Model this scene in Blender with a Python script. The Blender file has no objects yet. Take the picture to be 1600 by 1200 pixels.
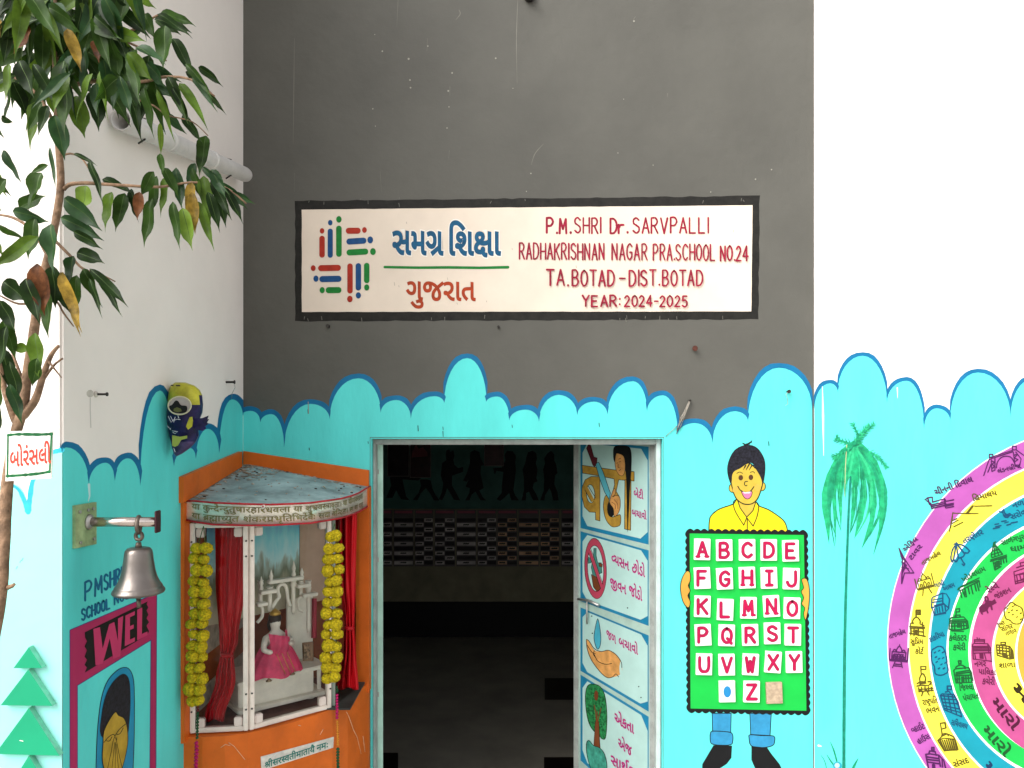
import bpy, bmesh, math, random
from mathutils import Vector as V, Matrix, noise
from mathutils.geometry import tessellate_polygon
random.seed(7)
R=math.radians
C=bpy.context.scene.collection
sc_=bpy.context.scene
# ------------------------------------------------------------------ camera
EYE=2.13
cam=bpy.data.cameras.new('camera'); co=bpy.data.objects.new('camera',cam); C.objects.link(co)
cam.sensor_width=36; cam.lens=27; cam.shift_y=55/1600; cam.clip_end=3000; cam.clip_start=.05
co.location=(0,-3,EYE); co.rotation_euler=(R(90),0,0); sc_.camera=co
# ------------------------------------------------------------------ sky and sun (bright overcast, open court behind the camera)
SUN_EL,SUN_AZ=R(42),R(48)           # azimuth to the left of straight behind the camera
sd=V((-math.sin(SUN_AZ)*math.cos(SUN_EL),-math.cos(SUN_AZ)*math.cos(SUN_EL),math.sin(SUN_EL)))
w=bpy.data.worlds.new("World"); sc_.world=w; w.use_nodes=True
nt=w.node_tree; bg=nt.nodes['Background']
sky=nt.nodes.new('ShaderNodeTexSky'); sky.sky_type='NISHITA'; sky.sun_disc=False
sky.sun_elevation=SUN_EL; sky.sun_rotation=math.atan2(sd.x,sd.y); sky.dust_density=4; sky.air_density=1; sky.ozone_density=1
hs=nt.nodes.new('ShaderNodeHueSaturation'); hs.inputs['Saturation'].default_value=.10
nt.links.new(sky.outputs[0],hs.inputs['Color']); nt.links.new(hs.outputs[0],bg.inputs[0]); bg.inputs[1].default_value=.15
sl=bpy.data.lights.new('sun','SUN'); sl.energy=1.05; sl.angle=R(60); sl.color=(1,.95,.88)
so=bpy.data.objects.new('sun',sl); C.objects.link(so); so.rotation_euler=sd.to_track_quat('Z','Y').to_euler(); so.location=(-6,-6,8)
vs=sc_.view_settings; vs.view_transform='Standard'; vs.look='None'; vs.gamma=1; vs.exposure=1.28; vs.use_curve_mapping=False
try: sc_.cycles.max_bounces=8; sc_.cycles.transparent_max_bounces=16
except Exception: pass
# ------------------------------------------------------------------ materials
def S(r,g,b,k=1.0):
    f=lambda c:(c/255/12.92 if c<=10.3 else ((c/255+.055)/1.055)**2.4)*k
    return (f(r),f(g),f(b))
MC={}
def M(name,rgb,rough=.6,metal=0,var=.06,scale=6,bump=0,bscale=60,spec=.22,detail=4,dirt=0,trans=0,stretch=(1,1,1)):
    if name in MC: return MC[name]
    m=bpy.data.materials.new(name); m.use_nodes=True; t=m.node_tree; b=t.nodes['Principled BSDF']
    b.inputs['Roughness'].default_value=rough; b.inputs['Metallic'].default_value=metal; b.inputs['Specular IOR Level'].default_value=spec
    tc=t.nodes.new('ShaderNodeNewGeometry'); mp=t.nodes.new('ShaderNodeMapping'); mp.inputs['Scale'].default_value=stretch
    t.links.new(tc.outputs['Position'],mp.inputs['Vector'])
    n=t.nodes.new('ShaderNodeTexNoise'); n.inputs['Scale'].default_value=scale; n.inputs['Detail'].default_value=detail; n.inputs['Roughness'].default_value=.6
    t.links.new(mp.outputs[0],n.inputs['Vector'])
    cr=t.nodes.new('ShaderNodeMix'); cr.data_type='RGBA'
    lo=[max(0,c*(1-var*1.6)) for c in rgb]; hi=[min(1,c*(1+var)) for c in rgb]
    cr.inputs['A'].default_value=(*lo,1); cr.inputs['B'].default_value=(*hi,1)
    mr=t.nodes.new('ShaderNodeMapRange'); mr.inputs[1].default_value=.3; mr.inputs[2].default_value=.7
    t.links.new(n.outputs['Fac'],mr.inputs[0]); t.links.new(mr.outputs[0],cr.inputs['Factor'])
    out=cr.outputs['Result']
    if dirt:
        n2=t.nodes.new('ShaderNodeTexNoise'); n2.inputs['Scale'].default_value=scale*5; n2.inputs['Detail'].default_value=6; n2.inputs['Roughness'].default_value=.75
        t.links.new(mp.outputs[0],n2.inputs['Vector'])
        m2=t.nodes.new('ShaderNodeMapRange'); m2.inputs[1].default_value=.56; m2.inputs[2].default_value=.72; m2.inputs[4].default_value=dirt
        t.links.new(n2.outputs['Fac'],m2.inputs[0])
        c2=t.nodes.new('ShaderNodeMix'); c2.data_type='RGBA'; c2.inputs['B'].default_value=(*[c*.35+.02 for c in rgb],1)
        t.links.new(out,c2.inputs['A']); t.links.new(m2.outputs[0],c2.inputs['Factor']); out=c2.outputs['Result']
    t.links.new(out,b.inputs['Base Color'])
    if bump:
        n3=t.nodes.new('ShaderNodeTexNoise'); n3.inputs['Scale'].default_value=bscale; n3.inputs['Detail'].default_value=5
        t.links.new(mp.outputs[0],n3.inputs['Vector'])
        bp=t.nodes.new('ShaderNodeBump'); bp.inputs['Strength'].default_value=bump; bp.inputs['Distance'].default_value=.01
        t.links.new(n3.outputs['Fac'],bp.inputs['Height']); t.links.new(bp.outputs[0],b.inputs['Normal'])
    if trans: b.inputs['Transmission Weight'].default_value=trans
    MC[name]=m; return m
def glass_mat():
    m=bpy.data.materials.new('cabinet_glass'); m.use_nodes=True; t=m.node_tree
    for n in list(t.nodes):
        if n.type!='OUTPUT_MATERIAL': t.nodes.remove(n)
    o=[n for n in t.nodes][0]; mx=t.nodes.new('ShaderNodeMixShader'); tr=t.nodes.new('ShaderNodeBsdfTransparent'); gl=t.nodes.new('ShaderNodeBsdfGlossy')
    tr.inputs[0].default_value=(.95,.97,.95,1); gl.inputs['Roughness'].default_value=.03
    fr=t.nodes.new('ShaderNodeFresnel'); fr.inputs[0].default_value=1.3
    t.links.new(fr.outputs[0],mx.inputs[0]); t.links.new(tr.outputs[0],mx.inputs[1]); t.links.new(gl.outputs[0],mx.inputs[2]); t.links.new(mx.outputs[0],o.inputs[0]); return m
# ------------------------------------------------------------------ object helpers
def link(name,me,mats,parent=None,loc=None):
    o=bpy.data.objects.new(name,me); C.objects.link(o)
    for m in (mats if isinstance(mats,(list,tuple)) else [mats]): me.materials.append(m)
    if parent: o.parent=parent
    if loc: o.location=loc
    return o
def tag(o,label,cat=None,group=None,kind=None):
    if label: o['label']=label
    if cat: o['category']=cat
    if group: o['group']=group
    if kind: o['kind']=kind
    return o
def thing(name,label,cat,loc=(0,0,0),group=None):
    o=bpy.data.objects.new(name,None); C.objects.link(o); o.location=loc; o.empty_display_size=.05
    bpy.context.view_layer.update()
    return tag(o,label,cat,group)
class MB:
    """collects solid shapes (world coordinates) and links them as one mesh object"""
    def __init__(s): s.bm=bmesh.new(); s.mats=[]; s.cur=0
    def mat(s,m):
        if m not in s.mats: s.mats.append(m)
        s.cur=s.mats.index(m); return s
    def face(s,vs,smooth=False):
        try: f=s.bm.faces.new(vs); f.material_index=s.cur; f.smooth=smooth; return f
        except ValueError: return None
    def box(s,a,b,bevel=0,rot=None,piv=None):
        x0,y0,z0=[min(p,q) for p,q in zip(a,b)]; x1,y1,z1=[max(p,q) for p,q in zip(a,b)]
        t=bmesh.new(); bmesh.ops.create_cube(t,size=1)
        for v in t.verts: v.co=V(((x0+x1)/2+v.co.x*(x1-x0),(y0+y1)/2+v.co.y*(y1-y0),(z0+z1)/2+v.co.z*(z1-z0)))
        if bevel: bmesh.ops.bevel(t,geom=list(t.edges),offset=bevel,segments=2,affect='EDGES')
        if rot is not None:
            pv=V(piv) if piv else V(((x0+x1)/2,(y0+y1)/2,(z0+z1)/2))
            for v in t.verts: v.co=pv+rot@(v.co-pv)
        s.merge(t); return s
    def merge(s,t,smooth=False):
        mp={v:s.bm.verts.new(v.co) for v in t.verts}
        for f in t.faces: s.face([mp[v] for v in f.verts],smooth or f.smooth)
        t.free()
    def tube(s,pts,r,n=10,cap=True,flat=1):
        pts=[V(p) for p in pts]; rr=r if isinstance(r,(list,tuple)) else [r]*len(pts)
        up=V((0,0,1)); rings=[]
        prev=None
        for i,p in enumerate(pts):
            d=(pts[min(i+1,len(pts)-1)]-pts[max(i-1,0)]).normalized()
            if prev is None:
                a=d.orthogonal().normalized()
            else:
                a=(prev-d*prev.dot(d)).normalized()
            prev=a; b=d.cross(a)
            rings.append([s.bm.verts.new(p+(a*math.cos(2*math.pi*k/n)+b*math.sin(2*math.pi*k/n)*flat)*rr[i]) for k in range(n)])
        for i in range(len(rings)-1):
            for k in range(n): s.face([rings[i][k],rings[i][(k+1)%n],rings[i+1][(k+1)%n],rings[i+1][k]],True)
        if cap: s.face(rings[0][::-1]); s.face(rings[-1])
        return s
    def lathe(s,prof,c,n=32,axis=V((0,0,1)),sx=1,sy=1):
        q=axis.to_track_quat('Z','Y'); c=V(c); rings=[]
        for r,z in prof: rings.append([s.bm.verts.new(c+q@V((r*sx*math.cos(2*math.pi*k/n),r*sy*math.sin(2*math.pi*k/n),z))) for k in range(n)])
        for i in range(len(rings)-1):
            for k in range(n): s.face([rings[i][k],rings[i][(k+1)%n],rings[i+1][(k+1)%n],rings[i+1][k]],True)
        if prof[0][0]>1e-5: s.face(rings[0][::-1])
        if prof[-1][0]>1e-5: s.face(rings[-1])
        return s
    def ball(s,c,r,sc=(1,1,1),sub=2,jit=0,rot=None):
        t=bmesh.new(); bmesh.ops.create_icosphere(t,subdivisions=sub,radius=r)
        for v in t.verts:
            if jit: v.co*=1+jit*noise.noise(v.co/r*2.1+V(c)*31)
            v.co=V((v.co.x*sc[0],v.co.y*sc[1],v.co.z*sc[2]))
            if rot is not None: v.co=rot@v.co
            v.co+=V(c)
        s.merge(t,True); return s
    def torus(s,c,R_,r,axis=V((0,0,1)),n=24,m=8,a0=0,a1=2*math.pi,sq=1):
        q=V(axis).to_track_quat('Z','Y'); pts=[]
        full=abs(a1-a0-2*math.pi)<1e-4
        k=n if full else n+1
        rings=[]
        for i in range(k):
            a=a0+(a1-a0)*i/n
            rings.append([s.bm.verts.new(V(c)+q@V(((R_+r*math.cos(2*math.pi*j/m))*math.cos(a),(R_+r*math.cos(2*math.pi*j/m))*math.sin(a)*sq,r*math.sin(2*math.pi*j/m)))) for j in range(m)])
        for i in range(n if full else n):
            A=rings[i]; B=rings[(i+1)%k]
            for j in range(m): s.face([A[j],B[j],B[(j+1)%m],A[(j+1)%m]],True)
        if not full: s.face(rings[0]); s.face(rings[-1][::-1])
        return s
    def prism(s,plan,z0,z1,closed=True,cap=True):
        """plan: list of (x,y); z0,z1 numbers or lists"""
        n=len(plan); Z0=z0 if isinstance(z0,list) else [z0]*n; Z1=z1 if isinstance(z1,list) else [z1]*n
        lo=[s.bm.verts.new((p[0],p[1],Z0[i])) for i,p in enumerate(plan)]; hi=[s.bm.verts.new((p[0],p[1],Z1[i])) for i,p in enumerate(plan)]
        for i in range(n if closed else n-1): s.face([lo[i],lo[(i+1)%n],hi[(i+1)%n],hi[i]])
        if closed and cap:
            for f in tessellate_polygon([[V((p[0],p[1],0)) for p in plan]]):
                s.face([hi[k] for k in f]); s.face([lo[k] for k in reversed(f)])
        return s
    def grid(s,fn,nu,nv,smooth=True):
        g=[[s.bm.verts.new(fn(i/nu,j/nv)) for i in range(nu+1)] for j in range(nv+1)]
        for j in range(nv):
            for i in range(nu): s.face([g[j][i],g[j][i+1],g[j+1][i+1],g[j+1][i]],smooth)
        return s
    def build(s,name,parent=None,mats=None,recalc=True,loc=None):
        if recalc: bmesh.ops.recalc_face_normals(s.bm,faces=list(s.bm.faces))
        off=V((0,0,0))
        if parent: off=parent.matrix_world.translation.copy()
        elif loc: off=V(loc)
        if parent and parent.type=='MESH' and parent.parent: off=parent.matrix_world.translation.copy()
        for v in s.bm.verts: v.co-=off
        me=bpy.data.meshes.new(name); s.bm.to_mesh(me); s.bm.free()
        o=link(name,me,s.mats if not mats else mats,parent)
        if not parent and loc: o.location=loc
        bpy.context.view_layer.update()
        return o
# ------------------------------------------------------------------ photo plane helpers: a point of the photograph on a real wall plane
class Plane:
    def __init__(s,p,n): s.p=V(p); s.n=V(n).normalized()
    def at(s,px,py,off=0):
        d=V(((px-800)/1200,1,-(py-655)/1200)); o=V((0,-3,EYE)); q=s.p+s.n*off
        t=(q-o).dot(s.n)/d.dot(s.n); return o+d*t
def P3(px,py,z): return V(((px-800)/1200*z,z-3,EYE-(py-655)/1200*z))
FRONT=Plane((0,0,0),(0,-1,0)); RIGHT=Plane((0,-.02,0),(0,-1,0)); LEFT=Plane((-1.05,0,0),(1,0,0)); PILLAR=Plane((0,-1.208,0),(0,-1,0)); BACK=Plane((0,4.5,0),(0,-1,0))
def crop(x0,y0,k): return lambda *p:[(x0+p[i]/k,y0+p[i+1]/k) for i in range(0,len(p),2)]
def spline(pts,n=6,closed=False):
    if len(pts)<3: return list(pts)
    out=[];L=len(pts)
    g=(lambda i:pts[i%L]) if closed else (lambda i:pts[max(0,min(L-1,i))])
    for i in range(L if closed else L-1):
        a,b,c,d=g(i-1),g(i),g(i+1),g(i+2)
        for k in range(n):
            t=k/n; t2=t*t;t3=t2*t
            out.append(tuple(.5*(2*b[j]+(c[j]-a[j])*t+(2*a[j]-5*b[j]+4*c[j]-d[j])*t2+(3*b[j]-a[j]-3*c[j]+d[j])*t3) for j in (0,1)))
    if not closed: out.append(tuple(pts[-1]))
    return out
def ell(cx,cy,rx,ry,n=24,a0=0,a1=360,rot=0):
    o=[];full=abs(a1-a0)>=360
    for i in range(n if full else n+1):
        a=R(a0+(a1-a0)*i/n); x,y=rx*math.cos(a),ry*math.sin(a); r=R(rot)
        o.append((cx+x*math.cos(r)-y*math.sin(r),cy+x*math.sin(r)+y*math.cos(r)))
    return o
G_={
53:[[138,0,-21,2,-9,3,-17,9,-22,19,-23,30,-13,0,-11,2,-8,5,-4,8,1,12,4,6,7,3,8,1,9,-1,17,-8,22,9,9,7,7,9,4,10,2,13,-1,8,-5,15,-5,5,-12,7,-16,3,-11,-1,-15,-3,-17,-7,-8,23,6,3,26,7,20,2,14,-1,12,-3,12,-5,9,-6,8,-9,6,-11,3,-12,1,-15,-2,-17,14,-3,15,1,13,2,12,6,0,73,27,-4,0,-157,3,-8,5,-5,20,-3,-2,-24,-15,1,-15,3,-9,5,-7,7,-4,7,-2,14,-1,65,-15,-5,-14,-2,-20,2,-14,4,-9,-11,-10,-9,-12,-7,-13,-6,18,-21,16,-13,16,-7,23,-2,-3,-25]],
45:[[55,51,-8,1,-14,9,-7,8,-8,14,-1,11,4,7,10,4,13,0,0,42,-1,13,-5,9,-9,3,-14,1,2,24,17,0,11,-3,8,-3,7,-6,5,-6,3,-8,2,-16,0,-50,70,0,0,96,27,-4,0,-157,3,-8,5,-5,20,-3,-2,-24,-17,1,-10,2,-9,4,-9,8,-6,11,-1,10,-1,45,-70,0,0,-15,-2,-8,-5,-5]],
206:[[70,59,-18,3,-17,7,-16,13,-15,19,21,14,11,-14,10,-10,11,-5,12,-2,6,0,11,5,9,11,4,17,0,23,-2,10,-7,15,-6,5,-13,6,-13,1,-15,-3,-17,-6,-8,22,11,5,18,5,17,1,13,-1,12,-3,11,-6,9,-8,8,-10,5,-13,4,-15,0,-27,-2,-18,-5,-13,-7,-11,-13,-10,-14,-5],[86,-2,-17,22,91,53,0,128,26,-4,1,-157,2,-8,6,-5,17,-3,3,0,-2,-24,-17,1,-15,4,-8,5,-7,8,-5,12,-1,16]],
58:[[79,0,-16,1,-15,5,-11,10,-4,7,-2,9,-1,17,0,175,3,27,4,15,4,7,11,12,9,6,10,4,13,3,13,1,15,-1,14,-3,13,-6,26,-16,13,-10,26,-26,-20,-15,-13,13,-21,19,-14,9,-14,8,-15,3,-16,0,-12,-3,-9,-5,-9,-13,-3,-12,-1,-16,0,-182,3,-11,5,-5,20,-3,-2,-24]],
51:[[217,0,-19,2,-9,3,-8,5,-6,5,-4,7,-3,14,-1,165,27,-4,1,-157,2,-8,6,-5,20,-3,-3,-24],[129,0,-17,2,-16,7,-21,16,-12,14,-16,22,-12,0,-12,3,-8,5,-3,3,-1,13,3,6,5,4,11,3,10,-1,11,-4,8,-5,10,3,17,9,12,13,4,8,3,18,-2,13,-3,10,-10,9,-15,6,-15,-1,-9,-7,-3,-8,2,-9,5,-7,12,-7,19,-5,-9,-22,-13,3,-20,10,-14,12,-5,8,-3,17,3,15,5,9,14,10,12,4,15,2,15,-2,14,-5,13,-9,10,-12,4,-7,3,-9,2,-19,-2,-17,-6,-16,-9,-13,-12,-11,-14,-9,-16,-6,21,-24,14,-11,16,-5,13,-1,-3,-25]],
129:[[81,13,-27,4,-12,4,-9,6,-8,8,-5,8,-4,10,-1,10,3,16,8,14,12,11,15,10,-12,9,-9,10,-6,12,-2,13,4,17,10,14,8,5,19,6,11,1,20,-3,17,-7,6,-6,5,-7,3,-8,1,-9,-2,-13,-3,-6,-8,-10,-15,-14,25,-2,29,2,27,9,0,74,27,-4,0,-157,3,-8,5,-5,20,-3,-2,-24,-17,1,-15,4,-11,7,-6,10,-4,20,0,59,-25,-7,-28,-3,-29,3,-24,7,-20,-13,-10,-13,-2,-14,5,-12,6,-6,9,-4,12,-2,15,1,6,1,-1,12,5,9,10,5,12,-1,7,-5,4,-10,-1,-12,-5,-8,5,-9,10,-8,18,-3,-2,-23,-5,0,-16,2,-13,6,-11,10,-8,12],[76,127,18,13,5,9,2,9,-1,8,-5,6,-8,4,-11,2,-10,-2,-8,-4,-5,-6,-2,-9,2,-9,5,-8,8,-7]],
57:[[80,0,-19,2,-9,3,-8,5,-6,5,-4,7,-3,14,-1,165,27,-3,0,-158,3,-8,6,-5,20,-3,-3,-24]],
23:[[70,59,-18,3,-17,7,-16,13,-15,19,21,14,11,-14,10,-10,11,-5,12,-2,6,0,11,5,9,11,4,17,0,23,-2,10,-7,15,-6,5,-13,6,-13,1,-15,-3,-17,-6,-8,22,11,5,18,5,17,1,13,-1,12,-3,11,-6,9,-8,8,-10,5,-13,4,-15,0,-27,-2,-18,-5,-13,-7,-11,-13,-10,-14,-5],[209,0,-19,2,-9,3,-8,5,-5,5,-4,7,-4,14,0,165,26,-4,1,-157,2,-8,6,-5,20,-3,-2,-24]],
60:[[-54,-89,-16,1,-14,2,-14,5,-12,7,-23,18,-21,23,21,14,19,-21,18,-14,19,-9,11,-2,21,0,7,1,11,4,3,4,4,8,1,6,-2,8,-5,6,-9,4,-11,1,-12,-1,-18,-6,-8,22,27,8,22,-1,10,-2,9,-4,8,-5,10,-15,3,-8,0,-19,-3,-9,-5,-7,-6,-7,-9,-5,-10,-4]],
28:[[183,-3,-19,2,-8,2,-13,8,-6,5,-7,12,-6,20,1,19,2,12,9,21,16,20,22,21,-14,12,-24,14,-26,9,5,-10,3,-12,0,-16,-2,-12,-6,-12,-8,-10,-12,-8,-8,-2,-18,-2,-12,1,-11,3,-9,5,-7,7,-11,17,-3,20,1,8,4,14,7,13,6,6,13,9,8,4,9,2,21,2,17,-1,31,-6,28,-12,13,-8,25,-20,67,47,15,-21,-66,-44,18,-28,8,-20,2,-10,2,-22,-1,-13,-3,-12,-4,-10,-7,-9,-9,-7,-9,-4,-12,-3],[38,143,2,-13,5,-8,4,-4,9,-3,13,0,11,4,6,8,4,11,-1,16,-3,12,-6,12,-14,-1,-9,-2,-12,-8,-7,-11],[151,54,1,-8,3,-12,8,-8,12,-4,7,-1,13,2,10,7,6,11,2,16,-1,18,-8,24,-14,22,-14,-13,-14,-17,-8,-17]],
47:[[137,0,-20,2,-9,3,-17,9,-22,19,-23,30,-13,0,-11,2,-8,5,-4,8,1,12,4,6,7,3,8,1,10,-1,10,-4,7,-5,18,7,15,10,8,9,5,10,1,13,-2,16,-9,12,-6,4,-15,5,-20,0,-12,-2,-22,-8,-8,23,33,10,21,2,14,-1,13,-3,12,-5,10,-6,8,-9,6,-11,4,-12,0,-24,-4,-16,-8,-14,-10,-12,-14,-10,-23,-10,18,-21,16,-13,16,-7,23,-2,-3,-25]],
36:[[70,4,-28,25,-11,14,-9,14,-7,22,0,14,2,12,4,10,6,8,9,8,13,7,27,5,57,1,0,57,26,-4,1,-157,2,-6,3,-5,6,-3,10,-1,7,-1,-2,-24,-17,1,-15,4,-8,5,-8,9,-4,12,-1,11,0,78,-61,-2,-13,-3,-12,-9,-3,-6,-2,-13,3,-17,9,-15,14,-16,19,-16]],
43:[[78,50,-9,1,-16,4,-15,8,-6,5,-9,14,-4,8,-4,18,1,25,3,13,6,13,8,11,11,10,12,8,30,13,8,-24,-14,-5,-20,-12,-7,-8,-8,-16,-3,-18,1,-15,4,-11,10,-11,12,-6,17,0,8,2,11,9,5,10,1,8,1,45,27,-3,0,-36,8,-8,16,-2,11,3,13,10,0,88,26,-4,1,-157,2,-8,6,-5,20,-3,-3,-24,-14,1,-16,3,-8,5,-9,10,-5,18,0,47,-13,-6,-16,-2,-12,2,-12,5,-8,-13,-12,-11,-16,-6]],
68:[[80,0,-19,2,-9,3,-8,5,-6,5,-4,7,-3,14,-1,165,27,-3,0,-158,3,-8,6,-5,20,-3,-3,-24],[31,214,-15,38,-10,15,-14,7,-12,0,-14,-2,-8,23,7,2,20,2,22,-4,13,-7,11,-13,10,-18,5,-13,8,-30]],
5:[[-44,234,-8,2,-6,4,-4,6,-1,8,1,8,4,6,6,4,8,2,7,-2,6,-4,4,-6,1,-8,-1,-8,-4,-6,-6,-4]],
48:[[93,35,-17,1,-15,4,-13,7,-12,9,-9,11,-7,13,-4,15,-1,17,1,16,4,15,7,14,10,12,12,11,15,8,16,8,20,5,6,-25,-27,-9,-20,-13,-8,-8,-5,-10,-3,-12,-1,-13,1,-12,3,-11,4,-8,6,-8,8,-5,8,-4,20,-3,19,1,16,5,10,-22,-20,-7],[81,101,-6,25,84,17,0,58,27,-4,0,-157,3,-8,5,-5,17,-3,3,0,-2,-24,-15,1,-15,3,-9,5,-9,10,-3,8,-2,16,0,74]],
59:[[80,0,-17,1,-15,5,-10,10,-6,12,-2,21,0,155,-7,29,-9,23,-7,8,-6,6,-7,3,-8,2,-9,-2,-7,-6,-6,-10,-1,-14,1,-20,-25,0,-1,5,-2,18,4,22,4,9,6,8,7,6,9,4,20,4,19,-4,16,-9,13,-16,6,-9,9,-21,8,-35,0,-165,4,-9,5,-4,20,-3,-3,-24]],
65:[[-58,214,-14,38,-11,15,-13,7,-13,0,-13,-2,-8,23,7,2,20,2,22,-4,12,-7,12,-13,10,-18,4,-13,9,-30]],
31:[[83,-3,-15,1,-13,3,-12,4,-10,7,-8,9,-5,10,-4,11,0,23,3,10,4,9,15,15,19,14,37,21,9,7,4,9,0,11,-1,4,-6,7,-15,4,-27,-1,-20,-7,-9,23,24,7,27,3,24,-3,9,-4,8,-6,6,-6,6,-16,1,-16,-5,-17,-7,-9,-8,-8,-46,-27,-14,-12,-6,-7,-4,-9,0,-16,2,-6,8,-9,6,-4,15,-4,16,-1,15,3,13,4,20,10,12,-23,-31,-14,-17,-3]],
26:[[109,44,-19,2,-19,6,-16,11,-14,16,-14,1,-8,4,-6,6,-1,9,1,6,3,5,11,5,16,-1,14,-10,14,6,10,9,4,5,3,6,3,13,-1,8,-4,12,-10,9,-14,4,-13,1,-17,-3,-13,-5,-9,23,14,5,18,3,26,0,13,-3,10,-5,10,-6,7,-9,5,-10,3,-11,1,-13,-3,-20,-4,-9,-14,-15,-8,-6,-19,-9,16,-12,10,-3,13,-1,9,0,17,4,12,7,11,9,5,5,0,108,27,-4,0,-157,3,-8,5,-5,20,-3,-2,-24,-22,2,-14,5,-9,8,-6,11,-2,16,0,19,-22,-12,-14,-4]],
50:[[81,54,-14,1,-12,3,-12,5,-10,7,-8,9,-6,11,-3,12,-1,13,0,10,5,18,9,14,13,11,17,7,18,4,23,0,20,-3,-5,-23,-26,2,-20,-2,-15,-8,-9,-13,-3,-8,0,-18,6,-14,11,-9,7,-3,15,-2,17,1,13,5,12,6,11,10,0,101,27,-4,1,-157,2,-8,6,-5,20,-3,-3,-24,-22,2,-10,3,-7,5,-8,9,-4,12,-2,38,-16,-8,-12,-5]],
760:[[81,54,-18,2,-16,5,-13,10,-11,12,-6,15,-2,17,0,10,5,18,4,7,11,13,7,5,17,8,9,2,20,2,32,-4,-5,-23,-26,2,-20,-2,-15,-8,-5,-6,-7,-15,0,-18,2,-7,4,-7,11,-9,7,-3,15,-2,11,0,18,5,20,14,13,12,-1,2,18,7,14,8,5,5,6,12,1,8,-2,11,-3,4,-8,7,-5,2,-13,2,-17,-2,-6,23,13,2,24,0,11,-2,10,-4,8,-6,6,-7,5,-9,3,-10,1,-11,-3,-17,-3,-7,-9,-13,-21,-14,6,-9,9,-7,12,-5,13,-1,24,3,12,7,14,11,0,102,27,-3,1,-158,3,-8,5,-5,20,-3,-3,-24,-16,1,-11,2,-8,4,-10,8,-4,7,-2,9,-2,38,-15,-9,-12,-4,-14,-2,-18,0,-10,2,-17,6,-14,11,-12,14,-21,-18,-18,-10,-11,-3]],
40:[[47,71,-9,2,-8,5,-9,8,-7,10,-4,10,-2,10,1,7,3,5,7,4,9,1,96,0,0,68,27,-4,0,-151,2,-12,6,-7,20,-3,-2,-24,-15,1,-15,3,-13,8,-7,11,-3,20,0,66,-60,0,-1,-23,-2,-7,-5,-5]],
27:[[106,-3,-18,1,-16,3,-13,5,-11,8,-8,9,-6,11,-3,12,-2,13,1,12,4,11,5,10,7,9,-18,15,-8,13,-3,7,-2,18,3,18,11,15,17,10,24,4,17,-1,14,-3,-4,-24,-24,3,-7,0,-12,-4,-4,-2,-6,-8,-2,-5,0,-11,3,-10,6,-9,18,-12,23,4,21,0,-3,-24,-19,0,-8,-2,-14,-6,-6,-5,-4,-7,-3,-16,3,-16,9,-12,16,-7,21,-3,13,1,12,2,21,7,9,5,16,13,17,25,10,27,3,26,-3,26,-7,15,-11,7,-6,1,-9,0,-9,-3,-6,-8,-3,-13,2,-13,8,-11,15,-8,22,-7,-9,-24,-23,9,-15,8,-12,10,-9,13,-3,7,-3,18,3,18,10,15,16,10,22,4,21,-4,12,-7,6,-5,10,-15,7,-19,2,-26,-5,-35,-8,-22,-5,-11,-14,-20,-8,-9,-20,-14,-24,-11,-14,-4]],
33:[[88,-3,-28,3,-11,5,-11,6,-19,17,-16,20,23,15,8,-11,15,-17,7,-5,15,-7,8,-1,16,-1,12,4,9,8,3,5,3,12,-2,13,-4,8,-16,15,-31,20,-17,14,-9,13,-5,14,0,18,3,8,5,8,6,7,9,6,10,4,24,3,18,-1,17,-3,-5,-23,-30,3,-18,-4,-5,-2,-6,-7,-2,-9,2,-10,9,-10,47,-32,16,-15,9,-17,3,-20,-1,-12,-3,-10,-5,-9,-7,-8,-9,-7,-10,-5,-13,-2]],
443:[[186,12,-18,2,-7,3,-12,8,-5,5,-7,12,-5,20,0,18,5,20,10,19,23,27,-13,10,-15,8,-32,10,6,-14,3,-17,-3,-19,-5,-12,-9,-10,-12,-8,-8,-2,-18,-2,-12,1,-11,3,-9,5,-7,7,-6,8,-7,19,-1,10,2,16,6,13,10,12,13,9,17,6,21,2,16,-1,29,-5,28,-10,13,-7,24,-16,25,18,22,13,8,5,10,0,13,-13,11,-14,19,-30,8,-17,5,-17,3,-18,1,-20,-1,-18,-3,-17,-4,-16,-7,-14,-9,-12,-10,-11,-12,-9,-13,-7,-31,-10,-35,-3,-21,1,-20,3,-19,6,-18,8,-17,11,-16,14,-15,16,-14,19,24,15,24,-31,13,-12,13,-9,15,-7,16,-6,17,-3,17,-1,22,2,19,4,17,7,15,10,12,13,8,16,5,19,2,22,-1,15,-2,14,-9,26,-14,24,-18,22,-39,-25,16,-20,6,-9,7,-20,4,-30,-1,-12,-2,-11,-5,-9,-6,-8,-8,-6,-9,-4],[38,143,2,-13,5,-8,4,-4,9,-3,13,0,11,4,6,8,4,11,-1,16,-3,12,-6,12,-14,-1,-9,-2,-12,-8,-7,-11],[158,70,2,-14,5,-10,4,-5,10,-4,12,0,10,4,8,8,2,5,1,22,-5,22,-8,16,-12,15,-13,-13,-8,-15,-6,-15]],
49:[[241,0,-13,1,-15,4,-11,7,-6,10,-4,20,-1,109,-5,14,-9,7,-9,2,-7,-1,-8,-4,-5,-6,-4,-17,-1,-30,-2,-26,-5,-15,-5,-7,-9,-9,-9,-5,-11,-5,-14,-2,-17,1,-8,1,-16,6,-14,11,-10,14,-6,17,-2,21,1,14,3,13,6,12,8,11,10,10,13,9,14,8,16,6,8,-24,-25,-11,-15,-14,-9,-17,-3,-18,1,-16,5,-11,10,-12,13,-6,14,-1,9,2,9,5,5,4,6,10,2,13,1,38,2,20,5,12,9,11,11,7,8,3,21,1,19,-4,14,-11,8,-13,4,-20,1,-111,3,-7,5,-4,20,-3,-2,-24]],
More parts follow.
